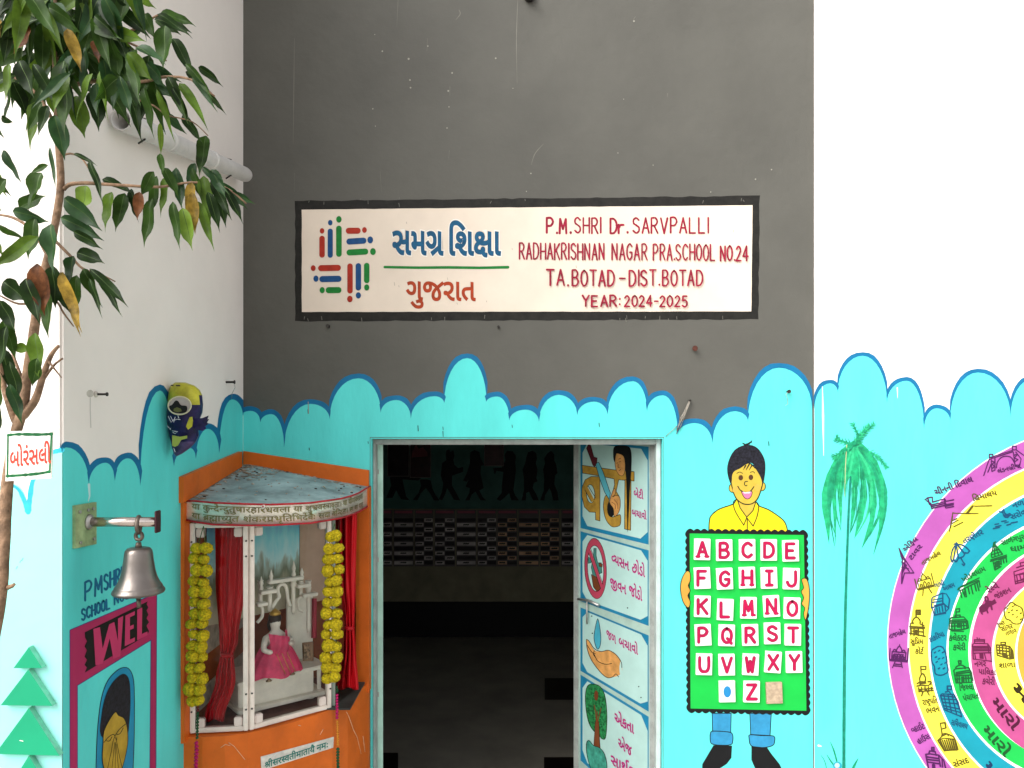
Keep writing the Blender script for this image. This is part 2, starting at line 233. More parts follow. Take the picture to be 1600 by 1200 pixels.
16:[[114,34,-21,3,-20,7,-17,14,-16,21,-13,1,-9,4,-5,6,-1,9,1,6,3,5,7,4,8,1,12,-1,6,-3,8,-7,14,6,10,9,4,5,3,6,3,13,-1,8,-4,12,-10,9,-14,4,-13,1,-17,-3,-13,-5,-9,23,14,5,18,3,26,0,13,-3,10,-5,10,-6,7,-9,5,-10,3,-11,1,-13,-3,-20,-5,-9,-13,-16,-8,-6,-20,-9,12,-15,18,-8,14,-2,12,1,10,3,12,7,10,13,4,11,2,22,0,34,27,-3,0,-36,5,-7,14,-3,15,4,13,10,0,87,27,-4,0,-157,3,-8,5,-5,21,-3,-3,-24,-17,1,-15,4,-8,5,-7,9,-5,17,-1,48,-12,-6,-16,-2,-12,2,-12,5,-10,-21,-7,-9,-9,-7,-20,-9],[237,214,-15,38,-10,15,-14,7,-12,0,-14,-2,-8,23,7,2,20,2,22,-4,13,-7,11,-13,10,-18,5,-13,8,-30]],
21:[[22,70,-9,24,47,17,-15,14,-9,16,-2,13,1,10,3,9,5,8,7,7,9,6,21,6,28,0,23,-4,-5,-24,-19,4,-20,0,-12,-3,-9,-7,-4,-9,0,-10,3,-7,6,-8,15,-12,69,26,10,-23,-55,-19,18,-13,13,-13,7,-14,3,-17,-2,-12,-4,-12,-8,-10,-13,-9,-16,-5,-22,-2,-12,0,-23,4,-20,8,-25,15,15,21,24,-15,24,-8,25,-1,8,2,12,5,4,4,5,10,0,13,-7,14,-12,11,-20,14]],
37:[[92,49,-14,1,-13,2,-11,5,-10,7,-16,18,-12,25,15,5,24,11,16,12,5,7,3,8,1,14,-3,7,-6,5,-11,2,-9,-1,-9,-5,-3,-9,2,-8,6,-7,7,-5,-15,-18,-12,8,-8,9,-5,16,0,13,6,13,12,11,17,5,18,1,14,-4,14,-10,8,-13,3,-16,-4,-20,-10,-18,-18,-14,-24,-12,7,-9,9,-7,12,-4,14,-1,10,0,17,4,14,7,12,8,5,5,0,104,27,-4,0,-157,3,-8,5,-5,21,-3,-3,-24,-17,1,-10,2,-9,4,-9,8,-7,16,-1,36,-17,-10,-14,-5]],
131:[[-61,211,-9,19,-3,21,1,12,2,9,5,9,6,6,8,5,18,6,16,1,19,-4,11,-4,-7,-22,-12,5,-10,2,-11,0,-10,-4,-7,-8,-3,-15,1,-13,10,-22]],
226:[[78,50,-9,1,-16,4,-15,8,-6,5,-9,14,-4,8,-4,18,1,25,3,13,6,13,8,11,11,10,12,8,30,13,8,-24,-14,-5,-20,-12,-7,-8,-8,-16,-3,-18,1,-15,4,-11,10,-11,12,-6,17,0,8,2,11,9,5,10,1,8,1,45,27,-3,0,-24,9,-7,10,-2,16,3,13,10,0,75,26,-4,1,-157,2,-8,6,-5,20,-3,-3,-24,-25,2,-13,7,-7,6,-4,7,-3,24,-75,-49,-16,23,91,53,0,24,-13,-6,-11,-2,-16,1,-10,4,-7,-17,-12,-15,-8,-5,-9,-4]],
38:[[99,-3,-15,1,-14,3,-12,5,-10,8,-8,9,-6,11,-4,12,-1,13,1,12,6,16,11,13,-13,10,-10,12,-7,14,-2,16,1,13,5,11,9,10,12,8,16,5,20,2,20,-1,16,-4,-4,-23,-25,3,-22,-2,-12,-5,-4,-4,-5,-10,0,-10,3,-10,7,-9,11,-8,7,-4,16,4,17,2,25,-2,-5,-24,-14,1,-18,-1,-16,-5,-9,-6,-6,-8,-4,-10,1,-15,5,-14,5,-6,14,-7,19,-2,14,1,6,2,-1,11,3,7,5,5,11,2,9,-1,6,-4,3,-7,2,-7,-1,-5,-4,-10,-13,-10,-19,-6]],
42:[[22,70,-9,24,47,17,-15,14,-9,16,-2,13,1,10,3,9,5,8,7,7,9,6,21,6,28,0,23,-4,-5,-24,-31,4,-8,0,-12,-3,-5,-3,-6,-8,-2,-14,3,-8,6,-8,15,-12,69,26,10,-23,-55,-19,25,-19,10,-14,5,-15,1,-9,-2,-12,-8,-17,-4,-5,-13,-9,-16,-5,-30,-2,-3,0,6,-8,18,-16,13,-6,23,-1,-3,-25,-24,2,-8,2,-14,8,-19,17,-20,29,-12,3,-12,6,-5,4,-4,10,1,6,2,6,5,4,10,3,9,-1,7,-4,16,-13,22,-3,9,1,14,3,9,8,5,10,0,12,-7,15,-12,11,-20,14]],
54:[[141,54,-21,2,-20,8,-20,13,-17,20,23,14,12,-15,13,-10,15,-6,15,-2,10,1,8,3,5,5,1,12,-6,10,-10,6,-26,11,-16,9,-10,10,-3,6,-3,13,3,15,10,12,16,7,27,3,28,-4,-5,-24,-23,3,-18,0,-6,-2,-4,-4,-1,-8,3,-5,6,-5,31,-13,18,-10,11,-12,5,-14,-1,-17,-2,-9,-5,-7,-6,-6,-16,-8],[132,-3,-36,3,-16,4,-14,6,-22,17,-16,20,-6,12,-6,24,0,31,5,23,7,19,26,-12,-6,-16,-4,-18,-1,-14,3,-21,8,-18,13,-15,17,-12,10,-4,24,-4,31,0,25,4,24,9,11,-23,-37,-12,-18,-2]],
162:[[81,54,-14,1,-12,3,-12,5,-10,7,-8,9,-6,11,-3,12,-1,23,5,18,9,14,13,11,17,7,9,3,20,2,32,-4,-5,-23,-19,2,-18,0,-9,-2,-15,-8,-5,-6,-4,-7,-3,-17,0,-9,6,-14,5,-5,13,-7,7,-2,17,0,8,1,13,5,21,14,13,-20,-20,-14,-15,-6]],
10:[[104,-3,-23,2,-18,6,-15,9,-10,13,-4,7,-4,16,0,21,4,11,5,10,7,9,-12,10,-10,11,-7,14,-2,18,1,12,5,11,8,10,11,7,13,5,17,2,31,-4,-4,-24,-21,3,-16,-1,-10,-5,-4,-4,-4,-9,1,-16,5,-9,8,-9,13,-8,23,4,21,0,-3,-24,-19,0,-15,-5,-13,-8,-4,-7,-2,-7,0,-18,6,-14,12,-9,8,-4,22,-2,14,1,13,3,11,5,10,6,7,9,5,10,3,11,1,20,-2,19,-11,31,-29,60,-8,20,-5,18,1,23,2,10,11,17,8,6,9,5,11,3,21,0,15,-3,12,-6,9,-9,8,-10,9,-16,-24,-9,-10,16,-9,9,-6,3,-12,2,-10,-2,-9,-5,-4,-3,-4,-12,0,-15,3,-16,35,-73,12,-35,3,-11,2,-24,-1,-11,-4,-20,-9,-18,-7,-8,-17,-14,-24,-8]],
11:[[122,-3,-15,1,-27,7,-12,6,-11,8,-10,10,-8,12,-7,14,-6,16,-6,38,-1,22,2,27,8,40,5,12,12,22,8,10,18,17,23,12,13,4,30,3,19,-1,14,-3,-4,-24,-28,3,-24,-2,-21,-9,-15,-12,-13,-16,-9,-19,-5,-21,-5,-33,1,-29,1,-17,7,-27,12,-21,14,-15,9,-5,20,-5,10,-1,18,2,14,7,5,5,4,6,3,16,-1,12,-5,10,-6,9,-9,7,-31,-5,-5,24,28,5,12,5,9,6,6,8,2,11,-1,6,-4,10,-9,7,-5,2,-14,2,-21,-2,-21,-8,-9,23,19,7,19,4,27,0,13,-3,10,-4,8,-7,7,-7,4,-9,3,-10,0,-17,-3,-13,-6,-11,-14,-12,15,-18,7,-20,2,-13,-1,-13,-4,-12,-5,-10,-8,-9,-11,-6,-12,-5,-13,-3]],
46:[[90,54,-13,1,-13,3,-11,4,-10,7,-16,18,-13,24,26,11,11,9,6,12,0,13,-4,10,-8,7,-5,2,-12,2,-17,-2,-6,23,16,3,21,-1,10,-2,10,-4,8,-6,7,-7,4,-9,3,-10,0,-20,-1,-8,-8,-14,-11,-11,-15,-9,6,-9,15,-10,20,-3,23,3,12,7,10,7,5,4,0,102,26,-3,1,-158,3,-8,6,-5,19,-3,-2,-24,-17,1,-10,2,-9,4,-9,8,-4,7,-3,9,-1,38,-21,-11,-13,-3]],
224:[[34,-3,-17,22,61,37,-13,2,-11,5,-10,9,-6,10,-6,18,-1,51,-2,11,-2,5,-4,3,-21,3,3,24,16,0,16,-5,7,-4,8,-9,5,-18,1,-55,4,-13,5,-9,4,-3,12,-3,13,0,12,3,10,5,13,9,0,106,27,-4,0,-157,3,-8,5,-5,21,-3,-3,-24,-16,1,-11,2,-9,4,-9,8,-7,16,-1,36]],
394:[[88,54,-12,1,-16,5,-12,8,-8,9,-5,11,-3,12,-2,63,-2,4,-6,4,-20,2,3,25,21,-2,15,-5,81,-60,26,-22,48,29,7,8,1,4,0,11,-1,4,-6,7,-15,4,-22,0,-20,-6,-5,-2,-8,23,30,8,20,2,24,-3,10,-4,7,-6,6,-6,4,-8,4,-18,-2,-13,-4,-10,-6,-9,-9,-8,-45,-27,-15,-11,-6,-8,-3,-9,-1,-16,2,-6,8,-9,6,-4,15,-4,16,-1,15,3,13,4,20,10,13,-23,-24,-11,-25,-6,-21,-1,-14,1,-14,2,-11,5,-10,7,-7,8,-6,10,-3,11,-1,17,-12,-3],[91,78,11,1,12,4,19,13,-52,38,-25,21,1,-6,1,-43,4,-13,3,-6,6,-5,6,-2],[121,-77,-17,21,79,52,10,0,48,-60,-19,-13,-37,47]],
41:[[88,54,-12,1,-16,5,-12,8,-8,9,-5,10,-3,13,-1,51,-2,13,-4,5,-5,3,-18,1,3,24,16,0,11,-3,9,-4,9,-8,5,-11,2,-10,2,-61,6,-13,6,-6,6,-2,19,-1,17,5,18,12,0,106,27,-4,0,-157,3,-8,5,-5,21,-3,-3,-24,-16,1,-11,2,-9,4,-9,8,-7,16,-1,35,-19,-9]],
44:[[78,16,-32,33,-18,26,-8,20,-3,10,-2,23,1,11,4,19,4,8,10,15,14,11,9,4,9,3,19,2,14,-1,11,-3,15,-8,9,-8,8,-12,5,-14,3,-33,61,0,0,79,27,-4,1,-157,3,-8,5,-5,20,-3,-3,-24,-16,1,-15,4,-11,7,-7,10,-4,20,0,56,-61,0,-1,-16,-4,-10,-5,-4,-6,-1,-13,4,-8,6,-11,13,-4,9,-2,9,3,7,4,4,7,2,13,1,-1,15,-4,21,-4,7,-8,7,-12,4,-9,1,-14,-2,-6,-2,-9,-7,-10,-15,-3,-12,-1,-12,2,-19,9,-25,16,-22,28,-27]],
35:[[142,-47,-22,15,7,10,2,8,-1,11,-5,7,-15,10,-62,28,-7,5,-9,11,-5,24,0,119,27,-4,0,-100,1,-20,6,-11,10,-7,57,-27,16,-10,10,-11,5,-13,-1,-19,-4,-10],[133,70,-16,2,-16,7,-15,10,-14,14,20,15,18,-17,16,-7,11,1,5,1,9,6,3,5,4,17,0,21,-2,9,-6,13,-5,5,-11,5,-7,0,-17,-2,-15,-5,-9,21,16,7,16,2,22,0,11,-3,10,-5,8,-8,7,-9,5,-12,3,-13,1,-15,-1,-19,-4,-14,-5,-12,-7,-8,-12,-8,-10,-2],[265,0,-19,2,-9,3,-8,5,-5,5,-4,7,-4,14,0,165,26,-4,1,-157,2,-8,6,-5,20,-3,-2,-24]],
39:[[91,36,-14,1,-13,2,-10,5,-10,6,-7,8,-5,9,-3,9,-1,20,2,8,8,14,-9,8,-7,10,-6,11,-1,13,1,9,6,16,14,15,9,6,24,9,9,-24,-14,-4,-10,-6,-6,-6,-4,-6,-2,-8,1,-11,3,-6,4,-7,7,-5,21,5,29,-2,-4,-24,-17,2,-13,-2,-9,-4,-4,-4,-3,-4,-2,-11,2,-12,7,-9,11,-6,16,-1,21,3,13,5,19,13,0,120,26,-4,1,-157,2,-8,6,-5,20,-3,-2,-24,-17,1,-11,2,-8,4,-7,5,-8,14,-2,25,-16,-8,-13,-5]],
8:[[114,34,-21,3,-20,7,-17,14,-16,21,-13,1,-9,4,-5,6,-1,9,1,6,3,5,7,4,8,1,12,-1,6,-3,8,-7,14,6,10,9,4,5,3,6,3,13,-1,8,-4,12,-10,9,-14,4,-13,1,-17,-3,-13,-5,-9,23,14,5,18,3,26,0,13,-3,10,-5,10,-6,7,-9,5,-10,3,-11,1,-13,-3,-20,-5,-9,-13,-16,-8,-6,-20,-9,12,-15,18,-8,14,-2,12,1,10,3,12,7,10,13,4,11,2,22,0,34,27,-3,0,-36,5,-7,14,-3,15,4,13,10,0,87,27,-4,0,-157,3,-8,5,-5,21,-3,-3,-24,-17,1,-15,4,-8,5,-7,9,-5,17,-1,48,-12,-6,-16,-2,-12,2,-12,5,-10,-21,-7,-9,-9,-7,-20,-9],[374,0,-19,2,-10,3,-7,5,-6,5,-4,7,-3,14,-1,165,27,-4,1,-157,2,-8,6,-5,20,-3,-3,-24]],
234:[[20,55,-16,23,57,31,-9,5,-14,11,-5,6,-6,13,-2,14,1,10,5,10,7,9,17,10,14,4,26,-2,19,-7,9,-9,6,-10,3,-11,0,-12,-6,-17,-7,-10,-11,-10,33,-9,41,-8,0,105,26,-4,0,-151,2,-10,4,-7,9,-4,14,-1,-3,-24,-9,0,-16,2,-9,4,-8,6,-5,7,-5,18,0,34,-88,-58,-16,23,75,43,-33,7,-33,11],[51,156,1,-6,4,-10,9,-7,17,-10,11,9,7,8,4,8,1,8,-1,8,-5,7,-8,5,-12,2,-11,-2,-9,-4,-6,-7]],
447:[[137,0,-20,2,-9,3,-17,9,-22,19,-23,30,-13,0,-11,2,-8,5,-4,8,1,12,4,6,7,3,8,1,10,-1,10,-4,7,-5,18,7,10,6,9,8,7,10,3,18,-2,16,-4,7,-11,9,-15,5,-20,0,-12,-2,-22,-8,-8,23,19,7,21,4,14,1,22,-2,18,-7,8,-6,6,-6,9,-17,14,4,15,2,12,-1,12,-3,10,-5,8,-7,7,-9,5,-10,3,-12,1,-13,-1,-10,-5,-19,-9,-17,-22,-22,-19,20,16,15,8,12,4,14,0,16,-1,7,-7,11,-5,4,-12,4,-13,0,-17,-5,0,-9,-4,-16,-13,-21,-19,-15,-23,-10,18,-21,16,-13,16,-7,23,-2,-3,-25]],
22:[[87,54,-12,1,-11,2,-10,5,-7,6,-7,9,-5,10,-3,13,-1,51,-2,11,-2,5,-4,3,-21,3,3,24,16,0,16,-5,7,-4,8,-9,5,-18,1,-50,2,-15,7,-12,9,-5,11,-1,10,1,10,5,5,7,3,9,1,11,0,49,27,-3,0,-36,2,-3,6,-5,8,-2,11,1,8,3,12,10,0,76,27,-4,1,-157,3,-9,5,-4,20,-3,-3,-24,-16,1,-11,2,-12,7,-8,9,-4,12,-2,11,0,53,-12,-6,-12,-2,-15,1,-10,5,-7,-16,-12,-13,-16,-8]],
133:[[22,70,-9,24,47,17,-11,9,-8,10,-5,11,-2,13,1,10,3,9,5,8,7,7,9,6,10,4,11,2,18,1,33,-5,-5,-24,-19,4,-20,0,-12,-3,-9,-7,-4,-9,1,-13,8,-12,9,-8,6,-4,94,0,0,-23,-57,1,-8,1,17,-12,11,-12,6,-14,2,-15,-3,-17,-7,-11,-10,-10,-14,-7,-9,-2,-22,-2,-24,2,-11,2,-20,8,-25,15,15,21,24,-15,24,-8,25,-1,8,2,12,5,4,4,5,10,0,12,-7,15,-18,16,-14,9]],
160:[[93,35,-17,1,-15,4,-13,7,-12,9,-9,11,-7,13,-4,15,-1,17,1,16,4,15,7,14,10,12,12,11,15,8,16,8,20,5,6,-25,-27,-9,-20,-13,-8,-8,-5,-10,-3,-12,-1,-13,1,-12,3,-11,4,-8,6,-8,8,-5,8,-4,20,-3,19,1,16,5,10,-22,-20,-7],[81,101,-6,25,82,16,5,-24]],
62:[[8,-78,-25,-9,-13,-2,-18,0,-20,7,-8,6,-6,7,-4,8,-3,9,0,19,3,8,11,15,8,7,10,4,26,5,0,-22,-16,-4,-6,-3,-8,-7,-4,-9,1,-10,1,-5,3,-3,7,-5,14,-3,19,3,19,8]],
164:[[88,54,-12,1,-16,5,-12,8,-8,9,-5,11,-3,12,-2,64,-4,5,-4,2,-14,2,-6,0,3,25,17,-1,13,-4,12,-7,72,-54,31,-26,0,-27,-16,-12,-14,-7,-15,-5],[91,78,11,1,11,4,20,13,-56,41,-21,18,2,-49,4,-13,3,-6,6,-5,6,-2]],
5051:[[198,207,0,-23,-34,0,0,-184,-27,0,0,60,-16,-9,-21,-6,-16,-1,-14,1,-13,4,-11,6,-10,9,-9,11,-6,13,-5,14,-3,16,18,5,12,7,8,9,2,6,0,12,-3,13,-9,14,-41,0,0,23],[43,100,12,-20,10,-8,7,-2,7,-2,15,0,15,4,12,6,16,13,0,93,-67,0,5,-9,4,-18,1,-9,-2,-16,-7,-14,-12,-10]],
5066:[[57,184,0,-184,-27,0,0,184,-30,0,0,23,91,0,0,-23]],
5025:[[259,184,-108,0,0,-68,8,8,9,5,11,3,21,0,9,-2,16,-11,6,-7,4,-10,4,-22,-3,-24,-9,-26,-10,-17,-24,14,8,11,6,13,4,14,1,14,-4,19,-6,8,-9,4,-15,-2,-9,-4,-9,-8,-9,-10,0,-86,-27,0,0,58,-20,-13,-21,-5,-15,0,-15,3,-14,6,-6,5,-9,11,-7,14,-2,18,1,12,4,12,6,9,8,9,10,7,11,5,12,3,14,1,32,-4,-2,-24,-21,3,-16,0,-15,-5,-11,-8,-5,-12,0,-16,2,-7,7,-11,6,-4,12,-4,20,1,18,9,16,14,0,97,-124,0,0,23,259,0]],
5069:[[-83,-4,19,6,19,2,22,-4,9,-4,8,-5,6,-7,4,-8,3,-19,-1,-10,-3,-9,-4,-7,-7,-7,-9,-6,-10,-4,-25,-3,-16,1,-14,2,-14,5,-24,15,-11,10,-21,23,21,14,12,-15,12,-11,12,-9,20,-9,23,-2,15,1,11,5,7,8,2,10,-1,5,-4,9,-7,5,-15,3,-16,-2,-14,-5]],
5202:[[0,207,124,0,0,-23,-124,0],[68,99,-1,-26,-4,-6,-5,-3,-7,-1,-8,1,-9,6,-12,12,-8,14,-2,10,3,10,8,6,10,1,95,0,0,-24]],
5042:[[138,-19,-24,43,-16,-1,-16,1,-21,4,-13,6,-12,8,-10,10,-7,13,-2,8,-2,18,2,13,3,12,6,10,14,12,13,7,25,6,20,1,0,32,-98,0,0,23,178,0,0,-23,-53,0,0,-56,-33,0,-25,-5,-9,-5,-7,-5,-5,-7,-3,-9,0,-18,2,-8,10,-13,8,-5,9,-3,11,-3,21,0,-2,12,0,5,4,8,7,5,11,3,7,-1,11,-4,10,-12,2,-9,-3,-13,-5,-6,-9,-6,23,-37]],
5075:[[-56,205,-14,41,-11,18,-9,7,-10,3,-12,0,-14,-4,-2,0,-8,24,6,2,16,2,17,0,15,-4,14,-9,6,-6,11,-18,10,-24,10,-32]],
5419:[[99,-4,13,5,14,2,-12,21,-18,-1,-21,2,-21,6,-12,7,-11,9,-9,11,-5,15,-2,18,2,13,3,12,10,14,10,8,21,10,17,3,20,1,0,32,-98,0,0,23,178,0,0,-23,-53,0,0,-56,-33,0,-20,-3,-14,-7,-7,-5,-5,-7,-4,-14,1,-13,2,-8,10,-13,8,-5,9,-3,11,-3,21,0,-2,9,0,8,4,8,7,5,7,3,11,-1,6,-1,9,-6,7,-13,-1,-14,-6,-10,-9,-6,16,-27,15,-6,6,-5,9,-11,5,-15,0,-18,-3,-9,-5,-7,-7,-7,-8,-6,-11,-4,-11,-3,-30,1,-14,2,-14,5,-12,7,-22,18,-21,23,20,14,19,-21,12,-10,12,-8,13,-5,23,-2,15,1,12,5,6,8,2,10,0,5,-2,5,-6,7,-9,4,-14,1,-11,-2,-15,-5]],
5040:[[160,184,0,-184,-27,0,0,109,-46,0,-21,-2,-13,-5,-7,-6,-2,-5,-2,-12,1,-8,6,-16,12,-15,29,-27,-18,-17,-34,33,-15,21,-6,15,-2,21,3,11,4,9,6,8,8,7,18,8,26,4,53,0,0,51,-133,0,0,23,195,0,0,-23]],
5059:[[198,207,0,-23,-35,0,0,-184,-27,0,0,64,-22,-11,-14,-3,-15,-1,-19,2,-11,5,-9,5,-7,8,-6,11,-4,12,-2,17,-1,75,-26,0,0,23],[136,184,-68,0,68,-88],[63,80,10,-6,14,-2,17,3,16,7,-67,87,1,-68,3,-13]],
5052:[[132,14,-18,-18,-29,25,-32,32,-24,27,-12,18,-3,10,0,8,2,6,5,6,8,3,13,-1,10,-5,8,-9,12,8,7,9,5,11,1,12,-1,15,-4,13,-80,0,0,23,141,0,0,-23,-34,0,4,-14,1,-26,-4,-16,-7,-12,-16,-16,-29,-15,34,-36]],
5061:[[107,23,16,7,7,6,2,4,2,9,0,6,-5,10,-10,7,-16,4,-20,0,-10,-2,-15,-7,-9,-11,-3,-15,2,-15,8,-15,10,-11,35,-30,-18,-17,-27,23,-20,21,-7,11,-6,11,-3,12,-1,12,2,12,3,11,7,9,7,8,-8,10,-6,14,-1,15,3,11,9,11,18,8,17,3,50,0,0,29,-120,0,0,23,182,0,0,-23,-35,0,0,-53,-82,0,-9,-3,-5,-6,-1,-6,2,-9,9,-12,25,5,30,-2,8,-2,15,-7,6,-4,9,-10,6,-18,0,-15,-2,-9,-9,-14,-14,-11,-19,-7]],
5043:[[210,184,-35,0,0,-184,-27,0,0,50,-16,-9,-13,-4,-15,-2,-22,0,-21,7,-8,6,-7,7,-5,9,-3,9,0,19,4,13,7,11,-7,3,-13,9,-9,12,-5,15,0,19,7,16,13,13,17,7,10,1,17,-3,13,-7,5,-5,6,-12,0,-15,-3,-7,-10,-14,-20,13,5,7,2,7,-2,8,-6,5,-12,1,-12,-7,-6,-13,1,-16,7,-10,6,-5,8,-3,13,-3,16,3,21,-1,-2,-23,-18,0,-13,-4,-9,-7,-5,-9,0,-13,5,-10,9,-7,19,-3,24,4,12,7,15,13,0,102,-20,0,0,23,82,0]],
5057:[[190,184,-34,0,0,-184,-27,0,0,55,-21,-11,-14,-3,-16,-2,-17,2,-15,5,-13,9,-9,11,-7,13,-2,16,2,14,3,12,6,10,8,8,11,7,12,5,13,3,17,1,24,-2,7,-2,-2,-24,-22,3,-17,0,-17,-5,-11,-9,-6,-12,0,-16,5,-13,10,-8,13,-4,23,2,14,5,21,17,0,97,-129,0,0,23,190,0]],
5054:[[0,184,0,23,231,0,0,-23,-35,0,0,-184,-27,0,0,118,-8,0,-9,-2,-12,-7,-11,-15,-10,-25,-26,8,11,27,-12,8,-13,5,-9,1,-12,-2,-9,-6,-3,-4,-4,-10,2,-18,9,-18,17,-18,33,-29,-18,-17,-35,32,-15,15,-11,15,-7,17,-2,17,1,8,4,15,3,5,9,10,12,7,12,4,19,1,14,-3,12,-5,17,-11,10,9,12,5,12,4,17,1,0,42]],
5058:[[41,63,-16,3,-7,6,-3,4,-2,9,4,12,6,5,12,3,12,-3,17,-10,8,3,13,10,11,14,3,9,3,20,-1,9,-5,14,-4,7,-11,8,-15,3,-9,-1,-6,-4,-4,-5,-1,-10,5,-11,11,-7,19,-4,9,0,-6,-24,-27,5,-11,5,-8,6,-7,7,-5,8,-3,9,0,17,6,14,11,11,8,3,20,3,22,-4,14,-8,6,-4,10,-13,3,-7,3,-9,2,-19,-1,-12,-5,-21,-12,-19,-7,-8,-18,-13,29,-29,24,-31,-21,-14,-31,39,-26,26],[197,184,0,-184,-27,0,0,184,-30,0,0,23,92,0,0,-23]],
5277:[[104,-8,-16,22,90,55,0,14,-67,0,-2,-21,-6,-9,-5,-2,-7,0,-13,6,-10,8,-8,10,-4,11,-1,7,2,8,5,4,8,2,14,0,0,42,-2,21,-3,7,-5,7,-11,5,-15,-1,-7,-5,-3,-9,0,-5,4,-7,8,-5,6,-2,17,-2,-3,-23,-12,1,-20,6,-14,11,-5,7,-3,8,0,19,6,15,6,5,14,6,22,2,11,-1,10,-4,8,-6,7,-7,5,-9,4,-12,1,-16,1,-48,67,0,0,77,-44,0,0,23,105,0,0,-23,-34,0,0,-184,-27,0,0,41]],
5215:[[123,107,36,4,3,-24,-17,-3,-25,0,-23,2,-26,6,-15,-8,32,-35,39,-35,-18,-18,-35,33,-36,38,-20,28,-5,15,2,10,3,5,11,6,10,0,7,-2,6,-4,8,-8,6,7,4,9,2,15,-1,19,-4,17,-67,0,0,23,134,0,0,-23,-40,0,4,-18,1,-20,-3,-18,-9,-17]],
5269:[[42,22,-15,22,82,50,-19,21,-11,7,-6,3,-13,2,-14,-2,-28,-11,-9,25,30,11,27,2,12,-2,11,-5,16,-11,22,-25,0,75,-127,0,0,23,189,0,0,-23,-35,0,0,-184,-27,0,0,78]],
5071:[[9,-78,-25,-9,-13,-2,-18,0,-20,7,-7,6,-7,7,-4,8,-3,9,0,19,3,8,11,15,8,7,11,4,25,5,3,-22,-17,-4,-6,-2,-9,-8,-4,-9,0,-10,1,-5,3,-4,8,-5,14,-3,19,3,19,8]],
5104:[[65,207,27,0,0,-207,-27,0]],
5068:[[-62,205,-8,22,-3,17,1,16,7,17,6,8,7,6,9,4,11,3,21,0,17,-5,7,-4,12,-12,6,-8,10,-20,13,-42,37,0,0,-23,-34,0,0,-184,-27,0,0,184,-30,0,0,23,29,0,-14,42,-11,17,-7,5,-7,3,-9,1,-6,-1,-10,-4,-7,-8,-3,-5,-1,-13,2,-15,9,-24]],
5039:[[211,184,0,-184,-27,0,0,184,-44,0,0,-84,-3,-17,-6,-13,-6,-8,-15,-9,-12,-3,-14,-1,-15,1,-12,4,-11,6,-11,12,-6,16,-2,13,-1,83,-26,0,0,23,246,0,0,-23],[83,72,8,1,12,5,4,5,4,9,2,19,0,73,-60,0,0,-66,2,-21,4,-13,9,-9]],
5197:[[84,49,-15,1,-12,4,-11,6,-11,12,-6,16,-2,13,-1,83,-26,0,0,23,160,0,0,-23,-20,0,0,-84,-2,-12,-4,-14,-9,-12,-9,-6,-18,-6],[83,72,8,1,12,5,4,5,4,9,2,19,0,73,-60,0,0,-66,2,-21,4,-13,9,-9]],
5037:[[119,74,-19,-2,-17,-6,-8,5,-13,11,-10,12,-6,15,0,13,2,8,5,9,9,8,9,4,24,4,39,0,0,29,-134,0,0,23,197,0,0,-23,-36,0,0,-53,-76,-1,-8,-3,-3,-5,-2,-6,2,-8,3,-6,10,-10,25,6,20,-1,11,-2,19,-9,7,-7,5,-8,3,-9,1,-11,-1,-10,-3,-10,-5,-9,-7,-8,-10,-6,-11,-4,-13,-3,-32,0,-15,3,-14,4,-26,15,-11,9,-22,21,21,16,9,-11,20,-16,20,-11,11,-4,23,-2,17,1,12,5,8,8,2,12,-2,10,-3,4,-8,6]],
5276:[[19,14,49,27,-11,3,-19,8,-14,14,-5,9,-4,20,2,14,3,12,7,10,9,8,10,7,13,5,14,3,18,1,32,-4,-2,-23,-3,1,-24,3,-17,-1,45,-56,9,7,3,3,0,99,-134,0,0,23,195,0,0,-23,-34,0,0,-184,-27,0,0,56,-99,-64],[42,96,3,-15,9,-11,12,-7,21,-1,16,3,-47,58,-6,-5,-4,-6]],
5576:[[92,-72,-32,29,-16,18,-12,17,-8,17,-4,19,1,23,7,17,11,14,-9,11,-4,8,-3,11,0,10,2,8,5,9,9,8,9,4,22,4,50,0,0,29,-120,0,0,23,272,0,0,-23,-35,0,0,-230,-27,0,0,63,-52,0,0,-17,-3,-8,-4,-5,-6,-2,-7,0,-6,2,-13,9,-13,17,-4,14,1,5,3,5,11,4,15,0,-2,7,-5,13,-9,10,-15,4,-19,0,-9,-2,-14,-7,-6,-6,-4,-7,-2,-9,-1,-17,4,-14,6,-12,11,-14,43,-41],[210,41,0,143,-63,0,0,-53,-85,-1,-7,-3,-4,-5,-1,-6,0,-6,5,-9,6,-6,15,4,16,1,14,-1,13,-3,11,-5,9,-7,7,-9,5,-10,6,-24]],
5188:[[0,207,137,0,0,-23,-137,0],[170,67,-20,-15,-22,-10,-22,-3,-24,4,-10,4,-8,7,-8,7,-5,9,-3,10,-1,12,2,14,4,8,9,10,-49,-1,0,24,103,0,14,0,-3,-24,-28,-2,-13,-6,-6,-4,-3,-6,-3,-14,0,-6,5,-11,4,-4,11,-6,12,-1,8,0,7,2,14,5,21,17]],
5006:[[-62,257,2,8,4,6,6,4,7,2,7,-2,6,-4,4,-6,1,-8,-1,-7,-4,-6,-6,-5,-7,-1,-7,1,-6,5,-4,6]],
5274:[[15,18,56,33,-16,5,-7,4,-9,9,-9,17,-3,23,-1,75,-26,0,0,23,194,0,0,-23,-34,0,0,-184,-27,0,0,64,-102,-68],[133,184,-80,0,1,-78,2,-15,6,-9,6,-5,5,-3,21,-1,18,6,21,14]],
